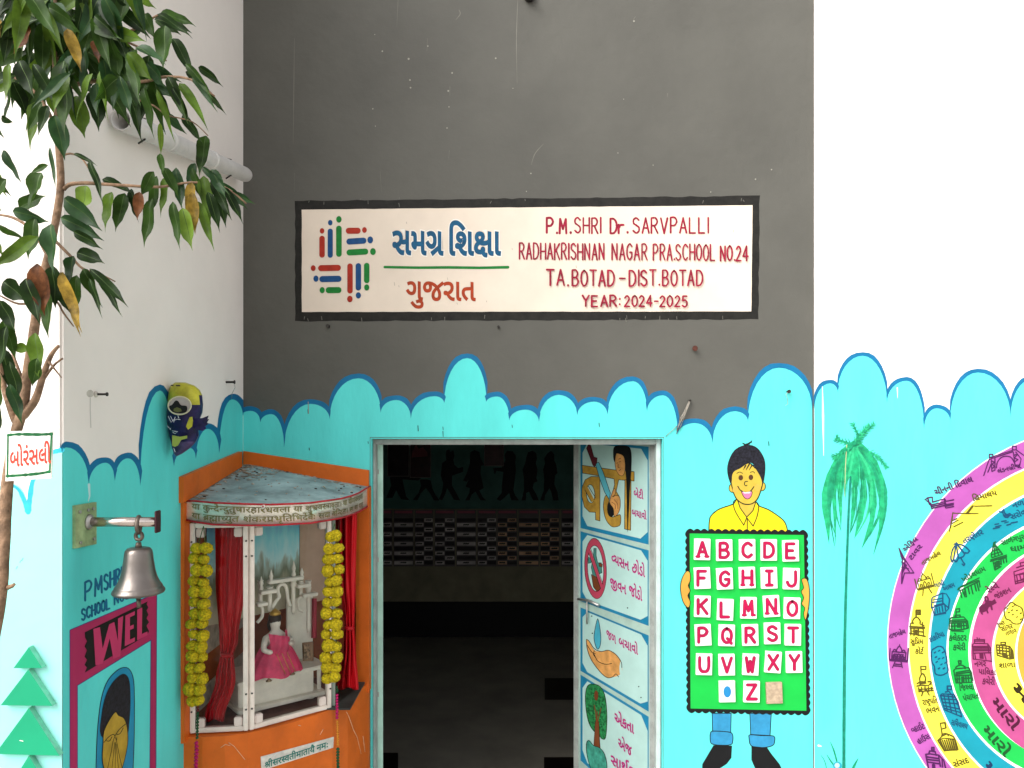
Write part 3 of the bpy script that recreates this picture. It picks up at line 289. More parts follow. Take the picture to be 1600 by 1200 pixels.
5049:[[58,211,17,-2,10,-4,8,-6,9,-11,5,-10,3,-14,1,-57,67,0,0,77,-44,0,0,23,105,0,0,-23,-34,0,0,-184,-27,0,0,83,-67,0,-1,-17,-2,-8,-7,-6,-10,-1,-13,6,-13,11,-8,15,-2,13,2,5,5,4,8,2,14,0,0,49,-1,10,-4,11,-5,7,-5,3,-13,2,-11,-2,-4,-4,-3,-6,2,-12,6,-6,10,-4,17,-2,-3,-23,-22,4,-18,8,-6,6,-5,7,-3,8,-1,10,3,17,4,7,6,5,14,6]],
5067:[[30,184,-30,0,0,23,27,0,-7,16,-2,13,1,18,3,11,7,10,8,8,10,7,13,5,13,3,16,1,23,-2,21,-5,20,-8,19,-11,18,-14,16,-16,15,-18,14,-20,-28,0,-26,30,-28,22,-29,13,-30,5,-11,-1,-18,-5,-13,-10,-7,-13,0,-13,3,-13,7,-13,36,0,0,-23,-34,0,0,-184,-27,0]],
5450:[[-56,205,-14,41,-11,18,-9,7,-10,3,-12,0,-16,-4,-8,24,22,4,23,-1,16,-7,15,-17,5,11,9,8,12,5,16,2,19,-3,16,-5,-7,-22,-12,5,-14,2,-12,-2,-8,-6,-6,-8,-1,-16,12,-39]],
5076:[[-60,205,-16,19,-15,8,-11,2,-11,0,-21,-7,-9,23,25,7,9,1,15,-2,18,-9,14,-16,1,0,-10,22,-6,10,-7,6,-8,4,-13,3,-11,-1,-13,-4,-7,23,22,4,17,0,8,-1,14,-7,13,-11,11,-18,5,-11,15,-45]],
5007:[[26,145,2,8,4,7,7,5,7,1,8,-1,7,-5,4,-7,2,-8,-2,-8,-4,-7,-7,-5,-8,-1,-7,1,-7,5,-4,7],[26,39,2,8,4,7,7,5,7,2,8,-2,7,-5,4,-7,2,-8,-2,-8,-4,-7,-7,-4,-8,-2,-7,2,-7,4,-4,7]],
5060:[[196,184,0,-184,-27,0,0,89,-20,-4,-29,-1,-23,2,-26,6,-15,-8,32,-35,39,-35,-18,-18,-51,49,-34,40,-6,10,-4,10,-1,8,3,9,9,8,14,1,10,-4,11,-10,6,7,5,14,1,15,-1,18,-4,13,-67,0,0,23,230,0,0,-23],[123,107,24,2,22,4,0,71,-75,0,4,-18,1,-13,-1,-19,-4,-11,-7,-12]],
5050:[[170,184,0,-184,-27,0,0,83,-74,0,-1,-21,-4,-7,-8,-4,-6,0,-10,3,-16,14,-9,15,-2,13,3,5,4,4,8,2,14,0,0,77,-42,0,0,23,204,0,0,-23],[143,184,-74,0,0,-77,74,0]],
5046:[[160,184,0,-184,-27,0,0,64,-21,-11,-20,-4,-20,1,-17,6,-9,5,-7,8,-6,11,-4,12,-3,27,0,65,-26,0,0,23,194,0,0,-23],[133,184,-80,0,1,-78,2,-15,6,-9,6,-5,5,-3,21,-1,19,6,20,14]],
5284:[[81,13,-16,23,84,50,-35,9,-28,10,-61,-38,-16,23,52,28,-20,19,-10,18,-1,13,1,8,7,15,14,13,19,6,22,0,18,-6,14,-12,4,-8,4,-17,-2,-14,-5,-12,-9,-11,-11,-10,35,-10,38,-7,0,81,-25,0,0,23,87,0,0,-23,-35,0,0,-184,-27,0,0,78],[56,166,3,-13,6,-9,18,-13,9,8,8,8,4,10,2,10,-2,9,-5,7,-7,4,-11,2,-9,-2,-8,-4,-6,-7]],
5044:[[0,207,190,0,0,-23,-35,0,0,-184,-27,0,0,99,-60,0,0,-22,-5,-10,-5,-3,-7,-1,-8,1,-9,6,-12,12,-8,14,-1,14,4,8,6,4,10,1,95,0,0,61,-128,0]],
}
T_={
"સમગ્ર":[[53,0,0],[45,711,0],[206,1305,0],1959],
"શિક્ષા":[[58,0,0],[51,265,0],[129,942,0],[57,1659,0],1924],
"ગુજરાત":[[23,0,0],[60,654,0],[28,654,0],[47,1476,0],[57,1921,0],[36,2186,0],2758],
"બોરંસલી":[[43,0,0],[68,734,0],[47,999,0],[5,1409,0],[53,1444,0],[48,2155,0],[59,2806,0],3071],
"બેટી":[[43,0,0],[65,734,0],[31,734,0],[59,1185,0],1450],
"બચાવો":[[43,0,0],[26,734,0],[57,1394,0],[50,1659,0],[68,2236,0],2501],
"વ્યસન":[[760,0,0],[53,977,0],[40,1688,0],2234],
"છોડો":[[27,0,0],[68,738,0],[33,1003,0],[68,1484,0],1749],
"જીવન":[[443,0,0],[50,992,0],[40,1569,0],2115],
"જોડો":[[28,0,0],[68,822,0],[33,1087,0],[68,1568,0],1833],
"જળ":[[28,0,0],[49,822,0],1572],
"એકતા":[[16,0,0],[21,883,0],[36,1394,0],[57,1966,0],2231],
"એજ":[[16,0,0],[28,883,0],1705],
"સાર્થક":[[53,0,0],[57,711,0],[37,976,0],[131,1601,0],[21,1601,0],2112],
"લંડનબ્રીજ":[[48,0,0],[5,651,0],[33,651,0],[40,1132,0],[226,1678,0],[59,2412,0],[28,2677,0],3499],
"ચીનની":[[26,0,0],[59,660,0],[40,925,0],[40,1471,0],[59,2017,0],2282],
"દિવાલ":[[58,0,0],[38,265,0],[50,732,0],[57,1309,0],[48,1574,0],2225],
"એફિલ":[[16,0,0],[58,883,0],[42,1148,0],[48,1659,0],2310],
"ટાવર":[[31,0,0],[57,451,0],[50,716,0],[47,1293,0],1738],
"તાજમહેલ":[[36,0,0],[57,572,0],[28,837,0],[45,1659,0],[54,2253,0],[65,2860,0],[48,2886,0],3537],
"વ્હાઈટ":[[162,0,0],[54,413,0],[57,1046,0],[10,1311,0],[31,1945,0],2396],
"હાઉસ":[[54,0,0],[57,633,0],[11,898,0],[53,1523,0],2234],
"હિમાલય":[[58,0,0],[54,265,0],[45,898,0],[57,1492,0],[48,1757,0],[46,2408,0],3002],
"સુપ્રિમ":[[53,0,0],[60,711,0],[58,711,0],[224,976,0],[45,1544,0],2138],
"કોર્ટ":[[21,0,0],[68,511,0],[31,776,0],[131,1224,0],1227],
"રાષ્ટ્રપતિ":[[47,0,0],[57,445,0],[394,710,0],[41,1453,0],[58,2021,0],[36,2286,0],2858],
"ભવન":[[44,0,0],[50,809,0],[40,1386,0],1932],
"સંસદ":[[53,0,0],[5,711,0],[53,711,0],[38,1422,0],1889],
"તરણેતર":[[36,0,0],[47,572,0],[35,1017,0],[65,1838,0],[36,1838,0],[47,2410,0],2855],
"નળ":[[40,0,0],[49,546,0],1296],
"સરોવર":[[53,0,0],[47,711,0],[68,1156,0],[50,1421,0],[47,1998,0],2443],
"ગાંધી":[[23,0,0],[57,654,0],[5,919,0],[39,919,0],[59,1525,0],1790],
"આશ્રમ":[[8,0,0],[234,1148,0],[45,1868,0],2462],
"કાંકરિયા":[[21,0,0],[57,511,0],[5,776,0],[21,776,0],[58,1287,0],[47,1552,0],[46,1997,0],[57,2591,0],2856],
"સચિવાલય":[[53,0,0],[58,711,0],[26,976,0],[50,1636,0],[57,2213,0],[48,2478,0],[46,3129,0],3723],
"મારું":[[45,0,0],[57,594,0],[447,859,0],[5,1269,0],1543],
"સાળંગપુર":[[53,0,0],[57,711,0],[49,976,0],[5,1660,0],[23,1726,0],[41,2380,0],[60,2948,0],[47,2948,0],3393],
"ધામ":[[39,0,0],[57,606,0],[45,871,0],1465],
"ખોડલધામ":[[22,0,0],[68,746,0],[33,1011,0],[48,1492,0],[39,2143,0],[57,2749,0],[45,3014,0],3608],
"કલેક્ટર":[[21,0,0],[48,511,0],[65,1162,0],[133,1162,0],[31,1673,0],[47,2124,0],2569],
"કચેરી":[[21,0,0],[26,511,0],[65,1171,0],[47,1171,0],[59,1616,0],1881],
"જિલ્લા":[[58,0,0],[28,265,0],[160,1087,0],[48,1550,0],[57,2201,0],2466],
"પંચાયત":[[41,0,0],[5,568,0],[26,568,0],[57,1228,0],[46,1493,0],[36,2087,0],2659],
"મારો":[[45,0,0],[57,594,0],[47,859,0],[68,1304,0],1569],
"રેલ્વે":[[47,0,0],[65,410,0],[160,445,0],[50,908,0],[65,1485,0],1485],
"જંકશન":[[28,0,0],[5,842,0],[21,822,0],[51,1333,0],[40,2010,0],2556],
"નગર":[[40,0,0],[23,546,0],[47,1200,0],1645],
"પાલિકા":[[41,0,0],[57,568,0],[58,833,0],[48,1098,0],[21,1749,0],[57,2260,0],2525],
"કૃષ્ણ":[[21,0,0],[62,453,0],[164,511,0],[35,940,0],1761],
"સાગર":[[53,0,0],[57,711,0],[23,976,0],[47,1630,0],2075],
"તળાવ":[[36,0,0],[49,572,0],[57,1322,0],[50,1587,0],2164],
"શાળા":[[51,0,0],[57,677,0],[49,942,0],[57,1692,0],1957],
"या":[[5051,0,0],[5066,580,0],839],
"कुन्देन्दुतुषारहारधवला":[[5025,0,0],[5069,541,0],[5202,762,0],[5042,1120,0],[5075,1585,0],[5202,1640,0],[5419,1998,0],[5040,2518,0],[5069,3088,0],[5059,3088,0],[5066,3666,0],[5052,3925,0],[5061,4334,0],[5066,4865,0],[5052,5124,0],[5043,5533,0],[5057,6148,0],[5054,6704,0],[5066,7382,0],7641],
"शुभ्रवस्त्रावृता।":[[5058,0,0],[5069,680,0],[5277,680,0],[5057,1383,0],[5215,1939,0],[5269,2328,0],[5066,2880,0],[5057,3139,0],[5071,3695,0],[5040,3695,0],[5066,4265,0],[5104,4524,0],4903],
"वीणावरदण्ड":[[5057,0,0],[5068,556,0],[5039,815,0],[5066,1538,0],[5057,1797,0],[5052,2353,0],[5042,2762,0],[5197,3282,0],[5037,3749,0],4326],
"ब्रह्माच्युत":[[5276,0,0],[5576,571,0],[5066,1371,0],[5188,1630,0],[5051,2026,0],[5069,2606,0],[5040,2606,0],3176],
"शंकरप्रभृतिभिर्देवैः":[[5058,0,0],[5006,680,0],[5025,680,0],[5052,1442,0],[5274,1851,0],[5049,2419,0],[5071,3122,0],[5067,3122,0],[5040,3381,0],[5067,3951,0],[5049,4210,0],[5042,4913,0],[5450,5378,0],[5057,5433,0],[5076,5989,0],[5007,5989,0],6261],
"सदा":[[5060,0,0],[5042,676,0],[5066,1196,0],1455],
"वन्दिता।":[[5057,0,0],[5067,556,0],[5202,815,0],[5042,1173,0],[5040,1693,0],[5066,2263,0],[5104,2522,0],2901],
"सा":[[5060,0,0],[5066,676,0],935],
"मां":[[5050,0,0],[5066,598,0],[5006,857,0],857],
"पातु":[[5046,0,0],[5066,568,0],[5040,827,0],[5069,1397,0],1397],
"श्रीसरस्वतीमातायै":[[5284,0,0],[5068,707,0],[5060,966,0],[5052,1642,0],[5215,2051,0],[5057,2440,0],[5040,2996,0],[5068,3566,0],[5050,3825,0],[5066,4423,0],[5040,4682,0],[5066,5252,0],[5051,5511,0],[5076,6091,0],6091],
"नमः":[[5044,0,0],[5050,555,0],[5007,1153,0],1425],
}
GC={}
def glyph(k):
    if k in GC: return GC[k]
    cs=[]
    for o in G_[k]:
        x=y=0;p=[]
        for i in range(0,len(o),2): x+=o[i];y+=o[i+1];p.append((x*3,y*3))
        cs.append(p)
    ar=lambda p:sum(p[i][0]*p[(i+1)%len(p)][1]-p[(i+1)%len(p)][0]*p[i][1] for i in range(len(p)))/2
    def inside(q,p):
        r=False
        for i in range(len(p)):
            a,b=p[i],p[i-1]
            if (a[1]>q[1])!=(b[1]>q[1]) and q[0]<(b[0]-a[0])*(q[1]-a[1])/(b[1]-a[1])+a[0]: r=not r
        return r
    outs=[[p] for p in cs if ar(p)<0]
    for h in cs:
        if ar(h)>=0:
            c=[o for o in outs if inside(h[0],o[0])]
            if c: min(c,key=lambda o:abs(ar(o[0]))).append(h)
    GC[k]=outs; return outs
def grow(p,d):
    n=len(p);o=[]
    for i in range(n):
        a,b,c=p[i-1],p[i],p[(i+1)%n]
        e1=(b[0]-a[0],b[1]-a[1]);e2=(c[0]-b[0],c[1]-b[1]);l1=math.hypot(*e1) or 1;l2=math.hypot(*e2) or 1
        nx=-(e1[1]/l1+e2[1]/l2);ny=e1[0]/l1+e2[0]/l2;l=math.hypot(nx,ny)
        if l<.3: o.append(b);continue
        k=d/l*min(1.6,2/l); o.append((b[0]+nx*k,b[1]+ny*k))
    return o
# single-stroke brush capitals on a 4 x 6 grid ('~' marks a curved stroke)
FONT={'A':[(0,0,2,6),(2,6,4,0),(.7,2,3.3,2)],'B':[(0,0,0,6),'~',(0,6,2.3,6,3.4,4.7,2.3,3.2,0,3.1),'~',(0,3.1,2.6,3,3.8,1.5,2.5,0,0,0)],'C':['~',(3.8,5,2.2,6,.4,4.8,0,3,.4,1.2,2.2,0,3.8,1)],
'D':[(0,0,0,6),'~',(0,6,2.3,5.8,3.8,4.2,3.8,1.8,2.3,.2,0,0)],'E':[(3.4,6,0,6),(0,6,0,0),(0,0,3.5,0),(0,3.1,2.8,3.1)],'F':[(3.4,6,0,6),(0,6,0,0),(0,3.1,2.8,3.1)],
'G':['~',(3.8,5,2.2,6,.4,4.8,0,3,.4,1.2,2.2,0,3.8,1.2),(3.8,1.2,3.8,2.8),(3.8,2.8,2.2,2.8)],'H':[(0,0,0,6),(4,0,4,6),(0,3,4,3)],'I':[(.2,0,.2,6)],'J':['~',(3.2,6,3.2,1.6,2.2,0,.8,.2,.1,1.6)],
'K':[(0,0,0,6),(3.8,6,0,2.6),(1.2,3.6,4,0)],'L':[(0,6,0,0),(0,0,3.4,0)],'M':[(0,0,.3,6),(.3,6,2,1.8),(2,1.8,3.7,6),(3.7,6,4,0)],'N':[(0,0,0,6),(0,6,3.8,0),(3.8,0,3.8,6)],
'O':['~',(2,6,.5,5,0,3,.5,1,2,0,3.5,1,4,3,3.5,5,2,6)],'P':[(0,0,0,6),'~',(0,6,2.4,6,3.7,4.5,2.4,2.9,0,2.8)],'Q':['~',(2,6,.5,5,0,3,.5,1,2,0,3.5,1,4,3,3.5,5,2,6),(2.2,1.8,4,-.3)],
'R':[(0,0,0,6),'~',(0,6,2.4,6,3.6,4.6,2.4,3.1,0,3),(1.6,3,3.9,0)],'S':['~',(3.6,5.1,2,6,.4,5.3,.4,3.9,2,3.1,3.6,2.2,3.6,.8,2,0,.2,.9)],'T':[(0,6,4,6),(2,6,2,0)],'U':['~',(0,6,0,2,.8,.3,2,0,3.2,.3,4,2,4,6)],
'V':[(0,6,2,0),(2,0,4,6)],'W':[(0,6,1,0),(1,0,2,4.5),(2,4.5,3,0),(3,0,4,6)],'X':[(0,6,4,0),(0,0,4,6)],'Y':[(0,6,2,3),(4,6,2,3),(2,3,2,0)],'Z':[(0,6,3.8,6),(3.8,6,0,0),(0,0,4,0)],
'r':[(0,0,0,3.6),'~',(0,2.2,.8,3.4,2.2,3.5)],'0':['~',(2,6,.5,5,0,3,.5,1,2,0,3.5,1,4,3,3.5,5,2,6)],'2':['~',(.2,4.8,1.8,6,3.5,4.8,2.8,3,0,0),(0,0,3.8,0)],'4':[(2.9,0,2.9,6),(2.9,6,0,1.8),(0,1.8,4,1.8)],
'5':[(3.5,6,.6,6),(.6,6,.3,3.4),'~',(.3,3.4,2,3.8,3.6,2.6,3.2,.6,1.6,0,.1,.7)],'.':[(.4,.1,.4,.3)],':':[(.4,1,.4,1.2),(.4,4,.4,4.2)],'-':[(.3,3,3,3)]}
ADV={'I':1.6,'.':1.6,':':1.8,' ':3.4,'r':3,'-':4.2,'J':4.6,'M':5.6,'W':5.8}
class Paint:
    """hand-painted shapes lying on one wall plane; every coat is a hair thicker than the one below"""
    def __init__(s,plane,off=.001,step=.00012): s.pl=plane;s.off=off*.35 if off<.0125 else off;s.step=step*.33;s.v=[];s.f=[];s.mi=[];s.mats=[]
    def _m(s,m):
        if m not in s.mats: s.mats.append(m)
        return s.mats.index(m)
    def tris(s,pts,tr,mat):
        b=len(s.v); s.v+=[s.pl.at(x,y,s.off) for x,y in pts]; k=s._m(mat)
        for t in tr:
            a,q,c=[s.v[b+i] for i in t]; nn=(q-a).cross(c-a)
            if nn.length<1e-14: continue
            t=list(t)
            if nn.dot(s.pl.n)<0: t.reverse()
            s.f.append([b+i for i in t]); s.mi.append(k)
        s.off+=s.step; return s
    def fill(s,loops,mat,outline=None,ow=1.5):
        if not isinstance(loops[0][0],(list,tuple)): loops=[loops]
        tr=tessellate_polygon([[V((x,y,0)) for x,y in l] for l in loops]); s.tris([p for l in loops for p in l],tr,mat)
        if outline:
            for l in loops: s.stroke(l+[l[0]],ow,outline)
        return s
    def stroke(s,pts,w,mat,smooth=False,taper=None,jit=0,n=6):
        if smooth: pts=spline(pts,n)
        pts=[p for i,p in enumerate(pts) if i==0 or math.hypot(p[0]-pts[i-1][0],p[1]-pts[i-1][1])>.05]
        if len(pts)<2: return s
        # split at sharp corners
        runs=[[pts[0]]]
        for i in range(1,len(pts)):
            runs[-1].append(pts[i])
            if i<len(pts)-1:
                a,b,c=pts[i-1],pts[i],pts[i+1]
                d=math.atan2(c[1]-b[1],c[0]-b[0])-math.atan2(b[1]-a[1],b[0]-a[0]); d=abs((d+math.pi)%(2*math.pi)-math.pi)
                if d>.9: runs.append([pts[i]])
        tot=len(pts)-1;done=0
        for r in runs:
            L=len(r);lf=[];rt=[]
            W=[]
            for i in range(L):
                u=(done+i)/max(1,tot); ww=w if taper is None else (taper[0]+(taper[1]-taper[0])*u if len(taper)==2 else (taper[0]+(taper[1]-taper[0])*u*2 if u<.5 else taper[1]+(taper[2]-taper[1])*(u*2-1)))
                W.append(ww/2*(1+(random.random()-.5)*jit))
            for i in range(L):
                a=r[max(0,i-1)];b=r[min(L-1,i+1)];dx,dy=b[0]-a[0],b[1]-a[1];l=math.hypot(dx,dy) or 1
                nx,ny=-dy/l*W[i],dx/l*W[i]; lf.append((r[i][0]+nx,r[i][1]+ny)); rt.append((r[i][0]-nx,r[i][1]-ny))
            P=lf+rt; tr=[]
            for i in range(L-1): tr+=[(i,i+1,L+i),(i+1,L+i+1,L+i)]
            for e,(q0,wd) in enumerate(((0,W[0]),(L-1,W[-1]))):
                if wd<.25: continue
                c=r[q0]; o=r[1] if q0==0 else r[L-2]; a0=math.atan2(c[1]-o[1],c[0]-o[0]); bi=len(P); 
                arc=[(c[0]+wd*math.cos(a0+t),c[1]+wd*math.sin(a0+t)) for t in (-math.pi/4,0,math.pi/4)]
                P+=arc; lo,hi=(L+q0,q0) if True else (q0,L+q0)
                ch=[lo,bi,bi+1,bi+2,hi]
                # order so the fan goes round the cap
                if math.hypot(P[lo][0]-arc[0][0],P[lo][1]-arc[0][1])>math.hypot(P[hi][0]-arc[0][0],P[hi][1]-arc[0][1]): ch=[hi,bi,bi+1,bi+2,lo]
                tr+=[(ch[0],ch[1],ch[2]),(ch[0],ch[2],ch[4]),(ch[2],ch[3],ch[4])]
            s.off-=s.step*.75; s.tris(P,tr,mat); done+=L-1
        s.off+=s.step*.75
        return s
    def dot(s,x,y,rx,mat,ry=None,n=16,rot=0): return s.fill(ell(x,y,rx,ry or rx,n,rot=rot),mat)
    def text(s,txt,p0,p1,h,mat,h1=None,bold=0,slant=0,up=None,bend=0):
        """baseline p0 -> p1, letter height h (px at left), verticals stay vertical unless up is given"""
        ws=txt.split(' ');X=0;items=[]
        for wd in ws:
            t=T_[wd]
            for k,x,y in t[:-1]: items.append((k,X+x,y))
            X+=t[-1]+260
        X-=260; h1=h1 or h
        ux,uy=up or (0,-1)
        def mp(gx,gy):
            u=gx/X; hh=(h+(h1-h)*u)/700; by=bend*4*u*(1-u)
            return (p0[0]+(p1[0]-p0[0])*u+ux*gy*hh+slant*gy*hh, p0[1]+(p1[1]-p0[1])*u+uy*gy*hh+by)
        for k,x,y in items:
            for o in glyph(k):
                q=[[mp(a+x,b+y) for a,b in (grow(l,bold) if bold else l)] for l in o]
                s.off-=s.step*.8; s.fill(q,mat)
        s.off+=s.step*.8; return s
    def latin(s,txt,p0,p1,h,w,mat,h1=None,up=(0,-1),jit=.25,wob=.15,kw=.9):
        if len(txt)==1: kw=1
        X=sum(ADV.get(c,5.2) for c in txt)-(4.8 if txt=='I' else 5.2)+4*kw if txt!='I' else .4; h1=h1 or h; x=0
        for c in txt:
            if c!=' ':
                sm=False
                dx,dy=random.uniform(-wob,wob),random.uniform(-wob,wob)
                for st in FONT[c]:
                    if st=='~': sm=True; continue
                    pts=[]
                    for i in range(0,len(st),2):
                        u=(x+st[i]*kw+dx)/X; hh=(h+(h1-h)*u)/6; gy=st[i+1]+dy
                        pts.append((p0[0]+(p1[0]-p0[0])*u+up[0]*gy*hh,p0[1]+(p1[1]-p0[1])*u+up[1]*gy*hh))
                    s.stroke(pts,w,mat,smooth=sm,jit=jit,n=5); sm=False
            x+=ADV.get(c,5.2)
        return s
    def build(s,name,parent=None,label=None):
        off=parent.matrix_world.translation if parent else V((0,0,0))
        me=bpy.data.meshes.new(name); me.from_pydata([v-off for v in s.v],[],s.f); me.update()
        o=link(name,me,s.mats,parent); me.polygons.foreach_set('material_index',s.mi)
        if label: o['label']=label
        bpy.context.view_layer.update(); return o
def slab(name,plane,loop,off,thick,mat,parent=None,loc=None,bev=0):
    """a flat piece with real thickness standing off a wall plane, outline in photo coordinates (front face)"""
    b=MB().mat(mat); fr=[b.bm.verts.new(plane.at(x,y,off+thick)) for x,y in loop]
    bk=[b.bm.verts.new(v.co-plane.n*thick) for v in fr]; n=len(loop)
    for t in tessellate_polygon([[V((x,y,0)) for x,y in loop]]): b.face([fr[i] for i in t]); b.face([bk[i] for i in reversed(t)])
    for i in range(n): b.face([fr[i],fr[(i+1)%n],bk[(i+1)%n],bk[i]])
    return b.build(name,parent,loc=loc)
# ------------------------------------------------------------------ paints
WHITE=M('lime_white',(.80,.745,.70),.7,var=.03,scale=3,bump=.12,bscale=25)
GREY=M('grey_wall_paint',(.095,.092,.080),.55,var=.09,scale=2.4,bump=.2,bscale=22,detail=6)
CYAN=M('cyan_paint',(.098,.66,.63),.5,var=.07,scale=4,bump=.16,bscale=25,detail=9,stretch=(1.6,1.6,.5))
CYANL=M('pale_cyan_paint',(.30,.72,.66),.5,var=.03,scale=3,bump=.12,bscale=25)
BLUEL=M('blue_outline_paint',(.005,.14,.30),.5,var=.10,scale=12)
BLACK=M('black_paint',(.006,.006,.007),.5,var=.2)
BLKB=M('dull_black_border_paint',(.013,.012,.010),.6,var=.35,scale=30,detail=6)
CREAM=M('cream_board_paint',(.70,.60,.50),.55,var=.04,scale=6,dirt=.05)
PLASTER=M('bare_plaster',(.5,.47,.42),.8,var=.2,scale=30)
SKINY=M('ochre_skin_paint',(.52,.37,.045),.5,var=.08,scale=25)
YEL=M('yellow_paint',(.76,.58,.008),.5,var=.05)
STEEL=M('dull_steel',(.45,.44,.42),.42,metal=.85,var=.12,scale=30)
ALU=M('anodised_aluminium',(.80,.72,.65),.35,metal=.35,var=.08,scale=20)
DARKM=M('dark_iron',(.05,.045,.04),.5,metal=.5,var=.3,scale=40)
ORANGE=M('orange_paint',(.62,.125,.012),.5,var=.12,scale=7,bump=.12,bscale=30,dirt=.18)
# ------------------------------------------------------------------ ground and floor
g=MB().mat(M('concrete_yard',(.34,.32,.29),.85,var=.15,scale=2,bump=.2,bscale=30,dirt=.4)); g.grid(lambda u,v:V((-60+120*u,-60+60.02*v,0)),8,8,False)
tag(g.build('ground'),None,kind='structure')
g=MB().mat(M('room_floor_tile',(.33,.30,.25),.35,var=.15,scale=3)); g.grid(lambda u,v:V((-3+6*u,.02+4.6*v,.004)),6,6,False)
g.mat(M('black_floor_tile',(.010,.006,.006),.3))
for px0,px1,py0,py1 in ((851,900,1061,1095),(850,905,1185,1225),(585,622,1178,1215)):
    z=lambda y:EYE*1200/(y-655)
    za,zb=z(py0),z(py1); xx=lambda px,zz:(px-800)/1200*zz
    vs_=[g.bm.verts.new((xx(px,zz),zz-3,.008)) for px,zz in ((px0,zb),(px1,zb),(px1,za),(px0,za))]; g.face(vs_)
tag(g.build('floor'),None,kind='structure')
# ------------------------------------------------------------------ clouds painted along the tops of the coloured dado
def bumps(cusps,apex):
    out=[]
    for i,(ax,ay) in enumerate(apex):
        (x0,y0),(x1,y1)=cusps[i],cusps[i+1]; b=[]
        for k in range(9):
            a=math.pi/2*k/8; b.append((ax-(ax-x0)*math.cos(a),y0-(y0-ay)*math.sin(a)))
        for k in range(1,9):
            a=math.pi/2*(1-k/8); b.append((ax+(x1-ax)*math.cos(a),y1-(y1-ay)*math.sin(a)))
        out.append(b)
    return out
def cloud_outline(P,bs,t,mat):
    for b in bs:
        n=len(b);ax,ay=b[n//2];o=[]
        for i,(x,y) in enumerate(b):
            u=math.sin(math.pi*i/(n-1))
            lx=(x-ax)
            o.append((x+(t*.55*(1 if lx>0 else -1)*min(1,abs(lx)/12))*min(1,u*2.5),y-t*(.55+.45*u)*min(1,u*6+.0)*(1+.12*noise.noise(V((x*.11,y*.11,0))))))
        P.fill(o+b[::-1],mat)
fc=[(379,647),(407,660),(444,699),(515,655),(595,645),(642,654),(694,630),(760,628),(796,657),(842,659),(902,649),(949,648),(1011,643),(1059,679),(1113,693),(1168.5,658),(1269,640)]
fa=[(392,642),(424,647),(485,631),(560,591),(619,625),(679,619),(730,559.5),(777,619.5),(821,640),(873,617),(928,627.5),(989,595.5),(1036,617.5),(1086,661),(1148,642.5),(1217,574.5)]
rc=[(1272.5,640),(1309,613),(1386,629),(1444,670),(1484.5,657),(1579,652),(1650,655),(1740,660),(1850,650),(1980,660)]
ra=[(1297,599),(1348,556),(1417,595),(1463.5,638),(1528,582),(1612,593),(1700,570),(1790,600),(1910,560)]
lc=[(97,708),(139,757),(179.5,751),(219,759),(272,729),(306,717),(342.5,708),(379.5,650)]
la=[(104,699),(165,723),(200,716),(250,610),(297,700),(325,670),(362.5,624)]
pc=[(-420,760),(-300,770),(-160,765),(-70,770),(2,766),(44,800),(97,706)]
pa=[(-360,700),(-230,680),(-110,720),(-30,745),(22,756),(84,706)]
flat=lambda bs:[p for i,b in enumerate(bs) for p in (b if i==0 else b[1:])]
# ------------------------------------------------------------------ entrance wall (grey, with the doorway)
OX0,OX1,OZ=-.5525,.5915,EYE-.0725
ew=thing('entrance_wall','dark grey front wall above turquoise painted clouds with the open doorway in it','wall',(0,0,0))
b=MB().mat(GREY)
b.prism([(-1.05,0),(-1.05,4.8),(OX0,4.8),(OX0,OZ),(OX1,OZ),(OX1,4.8),(1.18,4.8),(1.18,0),(OX1,0),(OX1,0.001),(OX0,0.001),(OX0,0)],0,1) if False else None
outl=[(-1.05,0),(OX0,0),(OX0,OZ),(OX1,OZ),(OX1,0),(1.18,0),(1.18,4.8),(-1.05,4.8)]
F=[b.bm.verts.new((x,0,z)) for x,z in outl]; B_=[b.bm.verts.new((x,.22,z)) for x,z in outl]
for t in tessellate_polygon([[V((x,z,0)) for x,z in outl]]): b.face([F[i] for i in t]); b.face([B_[i] for i in reversed(t)])
for i in range(8): b.face([F[i],F[(i+1)%8],B_[(i+1)%8],B_[i]])
b.build('wall_face',ew)
P=Paint(FRONT); bs=bumps(fc,fa); fl=flat(bs)
P.fill(fl+[(1271,1506),(1037.5,1506),(1037.5,683),(578,683),(578,1506),(380,1506)],CYAN); cloud_outline(P,bs,7.5,BLUEL)
P.build('cloud_mural',ew)
b=MB().mat(CYAN)
b.box((OX0,-.002,0),(OX0+.004,.03,OZ)); b.box((OX1-.004,-.002,0),(OX1,.03,OZ)); b.box((OX0+.004,-.002,OZ-.004),(OX1-.004,.03,OZ)); b.build('door_reveal',ew)
P=Paint(FRONT,.0008)
DRIP=M('dried_drip',(.165,.158,.135),.6); SPOT=M('paint_chip',(.27,.26,.22),.7)
for pts,wd in ([(460,60),(459,150),(458,225)],1.1),([(622,0),(620,42)],1.3),([(809,0),(807,60),(808,130)],1.4),([(717,15),(719,22),(712,31)],1.6),([(668,60),(667,80)],1),([(849,225),(836,240),(830,258)],1.2),([(990,30),(993,26)],2.5),([(702,235),(701,250)],1),([(1043,146),(1043,152)],1.6),([(594,268),(596,300)],.9),([(460,270),(460,300)],.8),([(703,135),(703,150)],1.2):
    P.stroke(pts,wd,DRIP,smooth=True,jit=.5,taper=(wd*.4,wd,wd*.2))
for x,y in (582,170),(597,80),(585,54),(640,125),(641,137),(638,92),(700,142),(701,167),(698,200),(774,91),(801,138),(829,271),(822,299),(965,239),(974,155),(706,114),(1020,258),(1110,300),(668,72),(990,33),(586,197),(1205,265),(1180,280): P.dot(x+.5,y,random.uniform(.8,1.7),SPOT,n=7)
